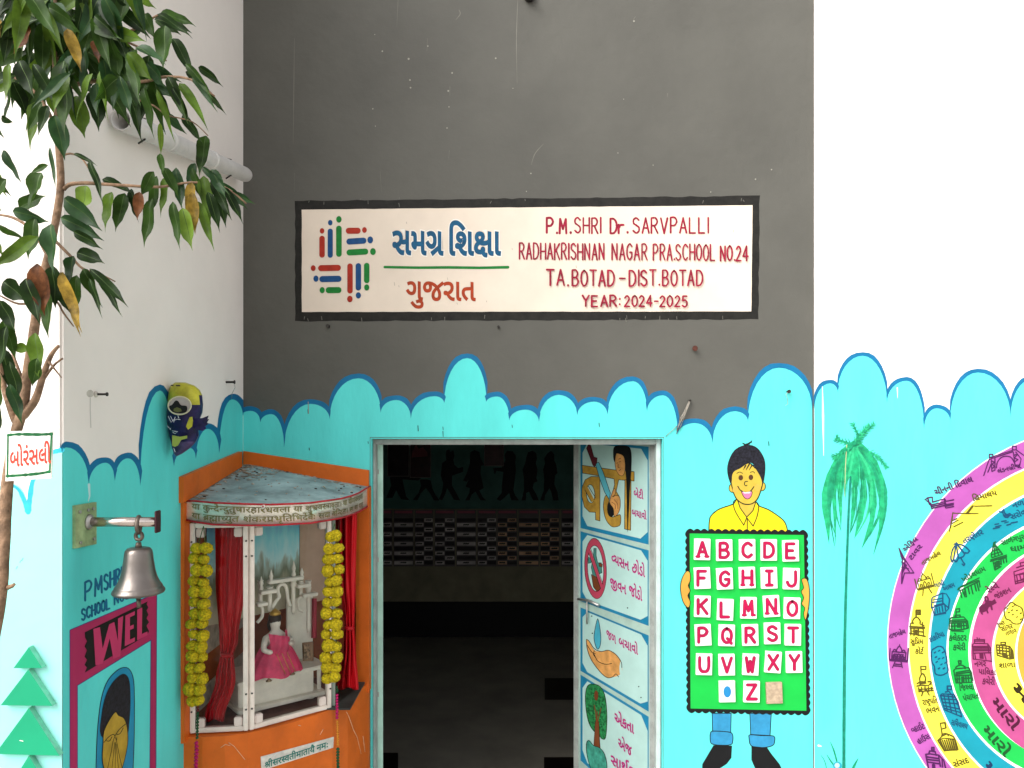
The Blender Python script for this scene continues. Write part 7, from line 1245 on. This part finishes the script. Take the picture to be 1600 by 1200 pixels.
b.grid(skirt,64,14); b.build('skirt',st)
b=MB().mat(SAR); b.grid(lambda u,v:W_(-.040+.082*u*(1-.15*v)+.006*v,-.034-.010*math.cos((u-.5)*2.6)-.004*math.sin(u*14+v*3)-.012*math.sin(v*3),.150-.085*v-.022*u*(1-v)),22,12); b.grid(lambda u,v:W_(.026+.016*u+.012*v,-.036-.01*v+.02*u,.15-.14*v+.004*math.sin(u*6)),8,10); b.build('sash',st)
b=MB().mat(GOLD)
for q in range(3): b.tube([W_(.02*q-.02+.03*s_,-.072-.012*s_,.085-.07*s_) for s_ in (0,.33,.66,1)],.0012,6)
b.build('sari_border',st)
b=MB().mat(M('statue_hair',(.03,.022,.018),.5)); b.ball(W_(0,.004,.19),.023,(1,1,1.1),2); b.ball(W_(0,.022,.165),.02,(1.1,.7,1.5),2); b.build('hair',st)
b=MB().mat(GOLD); q=W_(0,0,.206); b.lathe([(.018,-.004),(.020,.003),(.012,.010),(.001,.018)],q,14); b.build('crown',st)
b=MB().mat(STM); b.ball(W_(0,-.020,.176),.0045,(.8,1,1.2),1); b.build('nose',st)
# brass lamps and framed picture on the altar
BRS=M('old_brass',(.30,.22,.13),.35,metal=.8,var=.2,scale=40)
for px,py,z_,s_,lab in ((420,1052,2.60,1,'small dark brass bell lamp nearest the door stile on the altar'),(440,1046,2.63,1,'small shiny brass lamp in the middle of the altar edge'),(456,1040,2.67,1.15,'taller dark brass lamp on the altar near the framed picture')):
    o_=P3(px,py,z_); o_.z=EYE-.887; b=MB().mat(BRS if px!=440 else M('shiny_steel',(.6,.55,.5),.2,metal=.9)); k2_=.0011*s_; b.lathe([(9*k2_,0),(9.5*k2_,2*k2_),(4*k2_,6*k2_),(2.2*k2_,12*k2_),(5*k2_,14*k2_),(2*k2_,17*k2_),(3*k2_,21*k2_),(1*k2_,26*k2_)],o_,16)
    tag(b.build('oil_lamp',loc=o_),lab,'lamp','brass lamps on the altar')
o_=P3(420,1038,2.66); o_.z=EYE-.887; b=MB().mat(BRS); b.lathe([(.012,0),(.02,.004),(.026,.010),(.024,.011),(.012,.005),(0,.004)],o_,18); tag(b.build('offering_dish',loc=o_),'shallow brass dish at the feet of the pink statue','dish')
pf=thing('framed_picture','little framed picture leaning on the right end of the marble altar','picture',P3(482,1034,2.78))
def qd(b,pts): b.face([b.bm.verts.new(p) for p in pts])
def brd(name,loop,th,mt,dz):
    b=MB().mat(mt); f=[b.bm.verts.new(P3(x,y,z-dz)) for x,y,z in loop]; bk=[b.bm.verts.new(v.co+V((0,th,0))) for v in f]; b.face(f); b.face(bk[::-1])
    for i in range(4): b.face([f[i],f[(i+1)%4],bk[(i+1)%4],bk[i]])
    return b.build(name,pf)
brd('frame',[(472,1005,2.76),(489,1003,2.80),(489,1033,2.79),(473,1033,2.75)],.008,M('frame_bronze',(.26,.16,.10),.4,metal=.4),0)
brd('picture',[(474.5,1008,2.76),(486.5,1006,2.80),(486.5,1030,2.79),(475.5,1030,2.75)],.002,M('picture_print',(.30,.20,.13),.4,var=.7,scale=90),.004)
b=MB().mat(M('pink_cloth',(.42,.03,.06),.6,var=.2)); b.grid(lambda u,v:P3(484+11*u,935+62*v,2.86+.008*math.sin(u*8+v)),8,8); b.build('pink_drape',bd)
# ------------------------------------------------------------------ marigold garlands
FLM=[M('marigold_yellow',(.66,.50,.012),.75,var=.35,scale=140,bump=.9,bscale=300)]
flower_meshes=[]
for q in range(4):
    fm=bmesh.new(); bmesh.ops.create_icosphere(fm,subdivisions=4,radius=1)
    for v in fm.verts:
        c_=v.co+V((q*7,q*3,0)); nn=noise.noise(c_*4.5)+.9*abs(noise.noise(c_*9))-.3; v.co*=1+.20*nn; v.co.z*=.80+.06*q
    for f in fm.faces: f.smooth=True
    fme=bpy.data.meshes.new('flower'); fm.to_mesh(fme); fm.free(); fme.materials.append(FLM[0]); flower_meshes.append(fme)
def garland(strands,tail,zz,lab,hang):
    t_=thing('marigold_garland',lab,'garland',P3(*hang,zz),'marigold garlands on the shrine')
    base_=t_.location.copy(); b=MB().mat(M('garland_string',(.05,.09,.03),.8))
    for s_ in strands: b.tube([P3(*hang,zz)]+[P3(x,y,zz) for x,y in s_],.0014,6)
    b.build('string',t_)
    for s_ in strands:
        for i,(x,y) in enumerate(s_):
            o=bpy.data.objects.new('flower',random.choice(flower_meshes)); C.objects.link(o); o.parent=t_; r=(9.9+random.uniform(-1.5,1.1))/1200*zz; o.scale=(r,r*.95,r); o.location=P3(x+random.uniform(-1.8,1.8),y+random.uniform(-1.5,1.5),zz+random.uniform(-.006,.006))-base_; o.rotation_euler=(random.uniform(-.5,.5),random.uniform(-.4,.4),random.uniform(0,6))
    for nm,pts,r,mt in tail:
        b=MB().mat(mt); P_=[P3(x,y,zz) for x,y in pts]
        for a,c_ in zip(P_,P_[1:]):
            m_=max(1,int((c_-a).length/(r*1.5)))
            for i in range(m_): b.ball(a.lerp(c_,(i+.5)/m_),r,(1,1,.9),1,.35)
        b.build(nm,t_)
bead_green=M('bead_dark_green',(.012,.07,.025),.6,var=.4,scale=200); bead_red=M('bead_maroon',(.10,.012,.012),.6,var=.4,scale=200); tassel_pink=M('tassel_magenta',(.42,.008,.10),.7,var=.3,scale=200); bead_orange=M('bead_orange',(.55,.20,.02),.7)
sl_=[[(310-2*u+(-1)**i*1.2,856+238*u) for i,u in enumerate([j/14 for j in range(15)])],[(322-.5*u-4*max(0,u-.9)*10*.3+(-1)**i*1.0,858+236*u) for i,u in enumerate([j/14 for j in range(15)])]]
sl_=[[(x-0+(-6*u if q==0 else -8*u),y) for (x,y),u in zip(s_,[j/14 for j in range(15)])] for q,s_ in enumerate(sl_)]
sl_=[[(x-(3 if q==0 else 1),y) for x,y in s_] for q,s_ in enumerate(sl_)]
garland(sl_,[('bead_tail',[(309,1098),(309,1112)],.0055,bead_red),('bead_tail',[(309,1112),(308,1155)],.0058,bead_green),('tassel',[(307,1158),(306,1215)],.0075,tassel_pink)],2.42,'double yellow marigold garland hanging over the left glass door',(318,822))
sr_=[[(516-5.5*u-(2 if j%2 else 0),840+220*u) for j,u in enumerate([i/13 for i in range(14)])],[(528-3*u+(1 if j%2 else -1),838+222*u) for j,u in enumerate([i/13 for i in range(14)])]]
sr_[1][0]=(524,838); sr_[0][-1]=(513,1061); sr_[1][-1]=(522,1058)
garland(sr_,[('bead_tail',[(526,1072),(527,1082)],.0045,bead_green),('tassel',[(526.5,1084),(526.5,1124)],.0058,tassel_pink),('bead_tail',[(527,1126),(528,1165)],.0050,bead_orange),('tassel',[(528,1168),(528,1215)],.0066,bead_green)],2.56,'double yellow marigold garland hanging beside the right glass door',(523,818))
# ------------------------------------------------------------------ crumpled packet on the left wall
pk=thing('hanging_packet','crumpled yellow and navy plastic packet nailed to the left wall among the clouds','packet',LEFT.at(292,650,.03))
zc=2.34; navy_film=M('packet_navy',(.018,.014,.075),.28,var=.4,scale=30,bump=.5,bscale=40); yellow_film=M('packet_yellow',(.42,.40,.035),.3,var=.25,scale=25,bump=.4,bscale=40); purple_film=M('packet_purple',(.075,.05,.13),.35,var=.3,scale=30); grey_film=M('packet_lining',(.42,.38,.36),.4,var=.2)
kp=crop(230,580,8)
sec=[(140,350,480,.35),(180,290,590,.6),(230,275,650,.8),(300,262,690,1),(420,245,700,1.05),(520,240,690,1),(600,240,660,.95),(700,255,650,.9),(800,275,645,.75),(880,295,610,.6),(960,310,540,.45),(1030,330,440,.3),(1060,350,380,.15)]
b=MB(); rings=[]
for j,(y,x0,x1,dp) in enumerate(sec):
    rg=[]
    for i in range(20):
        a=2*math.pi*i/20; xm=(x0+x1)/2; hw=(x1-x0)/2; cr_2=1+.07*noise.noise(V((i*.9,j*.8,3)))
        px,py=kp(xm-hw*math.cos(a)*cr_2,y+6*noise.noise(V((i,j,1))))[0]; rg.append(b.bm.verts.new(P3(px,py,zc-.045*dp*math.sin(a)*cr_2)))
    rings.append(rg)
for j in range(len(sec)-1):
    for i in range(20):
        y=sec[j][0]; x=i if i<10 else 20-i
        b.mat(yellow_film if y<420 and not (y>=300 and x>7) and not(y>=420 and x>4) else (purple_film if y>=880 else navy_film)); b.face([rings[j][i],rings[j][(i+1)%20],rings[j+1][(i+1)%20],rings[j+1][i]],True)
b.mat(yellow_film); b.face(rings[0]); b.mat(purple_film); b.face(rings[-1]); b.build('packet_body',pk)
def ppl(pts,dz): return [P3(x,y,zc-dz) for x,y in pts]
def pflat(name,pts,mt,dz,th=.004):
    b=MB().mat(mt); q=ppl(pts,dz); f=[b.bm.verts.new(v) for v in q]; bk=[b.bm.verts.new(v+V((0,th,0))) for v in q]; m_=len(q)
    for t2 in tessellate_polygon([[V((x,y,0)) for x,y in pts]]): b.face([f[i] for i in t2]); b.face([bk[i] for i in reversed(t2)])
    for i in range(m_): b.face([f[i],f[(i+1)%m_],bk[(i+1)%m_],bk[i]])
    return b.build(name,pk)
pflat('torn_flap',kp(565,600,640,590,690,585,765,555,750,600,770,600,745,640,760,660,720,690,735,715,690,745,640,735,570,700),navy_film,.035,.003)
rc_=ell(*kp(405,430)[0],18,14,28); pflat('cap_disc',rc_,grey_film,.056,.004)
b=MB().mat(M('cap_rim',(.55,.52,.36),.4)); b.tube([P3(x,y,zc-.058) for x,y in rc_+[rc_[0]]],.0022,6,cap=False); b.build('cap_rim',pk)
pflat('cap_hole',spline(kp(275,440,310,420,350,370,385,375,420,425,490,435,495,490,460,520,380,525,300,500),3,True),BLACK,.0585,.002)
pflat('cap_hole_rag',kp(330,470,370,450,420,470,430,500,380,515,330,500),M('olive_rag',(.10,.11,.035),.6),.0595,.001)
pflat('yellow_patch',kp(510,620,530,575,560,570,570,620,560,690,510,730,485,690),yellow_film,.053,.002); pflat('yellow_patch',kp(312,800,400,820,495,805,495,840,420,860,380,930,340,945,312,930),M('packet_lime',(.30,.36,.07),.4),.046,.003)
WHP=M('packet_print_white',(.55,.55,.6),.4)
for pts in (kp(260,560,300,640,330,600),kp(290,560,320,620,370,600,415,605),kp(350,570,330,640),kp(250,680,290,730,290,710),kp(310,745,380,755,350,780,320,765),kp(380,540,395,590),kp(330,960,350,1010)):
    b=MB().mat(WHP); b.tube(ppl(pts,.054 if pts[0][1]<670 else .048),.0011,5); b.build('print_mark',pk)
b=MB().mat(DARKM); b.tube(ppl(kp(300,178,325,178),.03),.002,6); b.tube(ppl(kp(360,180,410,180),.045),.0022,6); b.build('nail',pk)
# ------------------------------------------------------------------ living tree with its name plate
random.seed(11)
tr_=thing('bakul_tree','slender young tree with drooping glossy leaves in front of the bright pillar','tree',P3(-45,1400,1.52)*1)
BARK=M('tree_bark',(.25,.155,.095),.75,var=.35,scale=40,bump=.5,bscale=90)
zt0=1.56
def limb(pts,r0,r1,name='branch',z0=zt0,z1=None):
    z1=z1 or z0; q=spline(pts,4); N=len(q); b=MB().mat(BARK)
    b.tube([P3(x,y,z0+(z1-z0)*i/(N-1)) for i,(x,y) in enumerate(q)],[(r0+(r1-r0)*i/(N-1))*(1+.08*noise.noise(V((i*.7,r0*99,0)))) for i in range(N)],10); return b.build(name,tr_)
limb([(-75,2290),(-60,1800),(-40,1300),(-18,1050),(0,940),(6,860),(11,760),(24,680),(35,640),(42,590),(50,540),(57,490),(66,440),(78,390),(88,340),(95,285),(91,220),(88,150),(86,70),(84,-20),(82,-140)],.0135,.0050,'trunk')
limb([(30,668),(20,650),(5,600),(-10,520),(-30,400)],.007,.004); limb([(36,650),(55,625),(68,585),(80,555),(92,540)],.009,.003); limb([(70,590),(85,570),(98,560)],.003,.0018); limb([(76,565),(96,590)],.0025,.001,z0=1.55); limb([(40,610),(28,575),(18,548)],.004,.002)
limb([(99,296),(110,288),(135,286),(165,288),(200,290),(250,292),(300,285),(350,292),(385,318)],.0045,.0016,z0=1.56,z1=1.58); limb([(88,150),(120,132),(170,125),(220,128),(260,120),(300,125),(335,150)],.005,.0016,z1=1.50); limb([(86,80),(130,65),(175,58),(205,48),(235,30),(250,22)],.005,.0016,z1=1.62); limb([(180,58),(220,75),(260,95)],.003,.0015,z0=1.6); limb([(95,245),(110,240),(130,250),(150,285)],.0025,.0012); limb([(88,200),(70,165),(50,140),(20,120),(-20,110)],.004,.002); limb([(80,370),(110,400),(130,420),(160,430),(180,440)],.0035,.0012); limb([(75,400),(50,360),(20,340),(-10,335)],.004,.002); limb([(60,470),(30,475),(0,462)],.003,.0015); limb([(205,145),(215,155),(240,165),(262,180),(300,190),(325,212)],.002,.001,z0=1.53); limb([(57,485),(85,470),(100,490),(115,510)],.003,.0012); limb([(15,-20),(20,30),(10,70)],.003,.002)
o_=P3(12,918,zt0); b=MB().mat(BARK); b.tube([o_,o_+V((.012,-.004,.004)),o_+V((.017,-.005,.008))],[.005,.004,.003],8); b.build('stub',tr_)
LM=[M('leaf_dark',(.014,.034,.006),.45,var=.4,scale=22,spec=.16),M('leaf_mid',(.030,.070,.009),.45,var=.4,scale=22,spec=.16),M('leaf_bluish',(.024,.066,.020),.42,var=.35,scale=22,spec=.25),M('leaf_light',(.085,.155,.014),.45,var=.35,scale=22,spec=.2),M('leaf_young',(.16,.26,.03),.45,var=.3,scale=18),M('leaf_yellowing',(.33,.21,.03),.5,var=.5,scale=40),M('leaf_rusty',(.17,.06,.02),.55,var=.5,scale=40)]
for m_ in LM:
    t_=m_.node_tree; pb_=t_.nodes['Principled BSDF']; src=pb_.inputs['Base Color'].links[0].from_socket
    leaf_through=t_.nodes.new('ShaderNodeBsdfTranslucent'); mx_=t_.nodes.new('ShaderNodeMixShader'); mx_.inputs[0].default_value=.42
    t_.links.new(src,leaf_through.inputs[0])
    t_.links.new(pb_.outputs[0],mx_.inputs[1]); t_.links.new(leaf_through.outputs[0],mx_.inputs[2]); t_.links.new(mx_.outputs[0],t_.nodes['Material Output'].inputs[0])
lb=MB(); RIB=M('leaf_midrib',(.055,.10,.02),.5,var=.2)
def leaf(px,py,ang,L,W,z,mt,curl=.25,roll=0,pitch=0):
    """ang: screen direction of the tip in degrees (0 right, 90 down)"""
    o=P3(px,py,z); d=V((math.cos(R(ang)),0,-math.sin(R(ang)))); d=(d+V((0,-pitch,0))).normalized(); side=d.cross(V((0,1,0))).normalized(); up=side.cross(d); side=(side*math.cos(roll)+up*math.sin(roll)).normalized(); up=side.cross(d)
    if up.y>0: up=-up
    Lm=L/1200*z; Wm=W/1200*z/2; rows=[]; twist=random.uniform(-.9,.9); sd0,up0=side,up; full=random.uniform(.65,.95)
    for i in range(11):
        u=i/10; w=Wm*(math.sin(math.pi*min(1,u**full*.96+.03))**.8)*(1-.22*u) if i<10 else Wm*.02
        if i==0: w=Wm*.05
        if u>.75: w*=.72
        if u>.88: w*=.6
        side=(sd0*math.cos(twist*u)+up0*math.sin(twist*u)); up=(up0*math.cos(twist*u)-sd0*math.sin(twist*u))
        c_=o+d*(Lm*u)+V((0,0,-1))*(Lm*curl*u*u)+up0*(.03*Lm*math.sin(u*9))
        wv=math.sin(u*13+ang)*.12*Wm*math.sin(math.pi*u); mw=max(.0003,Wm*.035*(1.2-u))
        rows.append([lb.bm.verts.new(c_-side*w+up*(w*.35+wv)),lb.bm.verts.new(c_-side*w*.5+up*w*.10),lb.bm.verts.new(c_-side*min(mw,w*.4)),lb.bm.verts.new(c_+side*min(mw,w*.4)),lb.bm.verts.new(c_+side*w*.5+up*w*.10),lb.bm.verts.new(c_+side*w+up*(w*.35-wv))])
    for i in range(10):
        for j in range(5):
            lb.mat(RIB if j==2 and mt not in (LM[5],LM[6]) else mt); lb.face([rows[i][j],rows[i][j+1],rows[i+1][j+1],rows[i+1][j]],True)
def spray(px,py,n_,a0,a1,L=66,W=24,pal=(0,0,1,1,2),z=None,spread=10):
    z=z or random.uniform(1.46,1.66)
    for i in range(n_):
        a=a0+(a1-a0)*(i+random.uniform(.1,.9))/n_; mt=LM[random.choice(pal)]
        leaf(px+random.uniform(-spread,spread),py+random.uniform(-spread,spread),a,L*random.uniform(.75,1.15),W*random.uniform(.75,1.15),z+random.uniform(-.05,.05),mt,random.uniform(.05,.4),random.uniform(-.7,.7),random.uniform(-.5,.4))
A=(0,1,1,2,3);B3=(1,3,1);YY=(3,4,5)
for q in ((10,-10,6,30,170,70),(45,-5,6,30,160,75),(85,0,6,20,160,75),(130,-15,6,20,150,70),(165,-5,5,10,140,70),(205,-15,4,20,120,70),(20,40,5,40,160,66),(60,30,6,20,170,70),(105,40,6,20,150,70),(145,35,5,10,130,70),(180,55,5,-10,120,62),(90,80,6,30,170,66),(125,80,5,20,140,70),(40,85,5,60,190,62),(60,120,4,60,150,68),(25,120,4,70,170,56),(160,85,5,20,130,66),(205,80,5,10,120,60),(110,110,5,40,150,70),(150,120,4,40,130,64),(190,125,4,50,140,56),(230,95,4,10,110,58),(235,130,5,20,110,56)): spray(*q,pal=A)
spray(240,30,3,-30,35,52,20,A,1.62,4); spray(248,20,2,-10,30,52,18,A,1.62,3); leaf(225,22,60,36,22,1.6,LM[1]); leaf(220,30,110,26,16,1.6,LM[1])
leaf(258,40,92,66,34,1.5,LM[1],.05,.1); leaf(270,60,55,58,20,1.52,LM[0],.3,.4)
for x,y,a,L,W,m_ in ((290,112,30,52,16,0),(290,100,42,60,14,1),(300,118,45,58,15,2),(310,105,25,44,15,0),(312,135,35,52,13,0),(280,130,50,72,16,3),(262,120,60,66,20,1),(225,135,75,66,22,1),(245,140,65,70,14,3),(268,135,55,55,12,0)): leaf(x,y,a,L,W,1.51+random.uniform(-.04,.04),LM[m_],.3,random.uniform(-.5,.5))
for x,y,a,L,W,m_ in ((70,135,115,70,20,1),(66,160,118,46,20,1),(54,160,95,68,20,3),(100,95,88,110,40,1),(118,150,75,60,34,3),(150,140,85,58,30,0),(196,128,72,88,20,0),(85,180,75,64,30,2),(15,100,95,56,18,3),(30,95,65,56,30,0),(52,100,55,70,22,0),(75,165,110,44,18,0),(140,250,70,64,12,0),(115,240,20,40,8,0),(65,270,110,58,40,1),(75,258,160,30,12,1),(78,230,80,60,8,2),(5,235,55,58,20,2),(2,185,10,20,12,0),(10,280,130,40,26,1),(155,118,80,60,14,3)): leaf(x,y,a,L,W,1.5+random.uniform(-.04,.04),LM[m_],.15,random.uniform(-.3,.3))
for x,y,a,L,W,m_ in ((262,180,40,40,16,2),(285,180,50,52,16,0),(322,212,100,60,24,1),(315,260,40,60,12,2),(250,240,80,30,12,1),(250,192,88,46,10,4),(240,268,120,40,20,1),(255,262,60,50,18,1),(275,262,80,60,22,2),(245,275,100,60,18,1),(262,275,100,60,18,3),(300,262,70,50,16,1),(305,255,110,36,16,2),(330,265,60,46,20,2),(318,275,80,70,24,3),(300,285,95,66,18,5),(330,280,60,66,18,0),(345,285,40,56,16,2),(360,300,20,42,12,2),(350,292,60,60,16,0),(175,300,100,58,28,3),(195,302,105,56,26,1),(205,295,75,50,22,0),(218,300,95,40,18,6),(238,310,100,70,22,1),(270,315,80,70,18,1),(285,325,75,62,26,4),(310,315,70,74,16,3),(135,290,100,36,30,4),(160,280,20,56,16,0),(300,300,85,60,20,5),(325,300,72,60,18,0),(340,300,75,52,16,0)): leaf(x,y,a,L,W,1.565+random.uniform(-.03,.03),LM[m_],.12,random.uniform(-.4,.4))
for x,y,a,L,W,m_ in ((100,310,35,74,30,2),(95,340,22,74,26,2),(115,362,25,52,18,0),(80,350,85,72,46,2),(20,330,10,60,24,2),(30,325,330,50,26,1),(60,370,150,80,26,3),(55,340,100,60,30,1),(120,395,15,46,26,0),(140,420,40,80,18,0),(130,420,60,62,26,1),(120,430,95,62,22,1),(152,430,55,70,12,0),(140,435,70,60,10,0),(115,400,100,50,30,2),(98,425,72,95,24,5),(82,415,85,60,32,0),(58,412,80,74,36,6),(60,420,80,80,36,0),(40,435,70,70,28,0),(70,440,85,80,30,1),(85,440,60,52,20,0),(5,440,35,44,34,0),(0,470,60,50,26,0),(5,500,70,60,22,1),(10,510,100,70,24,0),(55,520,85,66,28,3),(45,545,190,26,18,3),(58,560,100,40,22,1),(5,545,80,60,26,0),(15,565,75,60,22,0),(15,600,70,60,20,2),(0,585,95,70,22,1),(-10,620,80,60,24,0),(95,425,68,92,22,5)): leaf(x,y,a,L,W,1.52+random.uniform(-.05,.05),LM[m_],.12,random.uniform(-.3,.3))
for q in ((-30,60,8,20,160,66),(-40,150,7,20,140,60),(-40,260,7,10,120,60),(-30,360,7,10,120,60),(-45,450,6,10,120,60),(60,-60,8,20,160,70),(150,-60,7,20,140,66),(0,-70,8,20,150,66)): spray(*q,pal=A,spread=25)
for q in ((15,15,4,20,160,66),(70,10,5,10,170,72),(110,10,4,10,160,66),(80,60,4,20,160,66),(120,60,4,20,150,62),(190,90,4,20,130,56),(150,20,4,10,150,60)): spray(*q,pal=(0,1,1,3,2),spread=16)
leaf(105,45,70,66,20,1.48,LM[5],.1,.2); leaf(45,40,120,46,26,1.5,LM[6],.1); leaf(150,62,80,30,18,1.5,LM[6]); leaf(0,30,100,40,20,1.5,LM[5])
fo=lb.build('foliage',tr_,recalc=False)
npz=1.535
pl_=thing('name_plate','white tree name plate with a green painted border and red Gujarati lettering','sign',P3(45,752,npz))
NP=Plane((0,npz-3,0),(0,-1,0))
slab('plate',NP,[(9.5,674),(82,672),(80,747),(8.5,752)],-.004,.004,M('plate_paint',(.78,.76,.70),.5,var=.05,scale=30,dirt=.12),pl_)
P=Paint(NP,.0006); GB=M('plate_border_green',(.008,.12,.035),.5,var=.3,scale=60)
for a in ([(12.5,680),(30,678.5),(60,679),(80.5,678)],[(11.5,744),(40,742),(60,740),(77.5,737)]): P.stroke(a,4.4,GB,smooth=True,jit=.5)
for a in ([(12.5,680),(11.5,744)],[(80.5,678),(77.5,738)]): P.stroke(a,2.6,GB,jit=.4)
P.build('border',pl_)
P=Paint(NP,.0014); P.text('બોરંસલી',(15,730),(79,723),27,M('plate_lettering_red',(.62,.05,.03),.5,var=.15,scale=60),bold=20); P.build('lettering',pl_)
b=MB().mat(DARKM); b.tube([P3(26,690,npz+.004),P3(26,690,npz+.03),P3(30,660,1.555)],.0012,6); b.build('tie_wire',pl_)
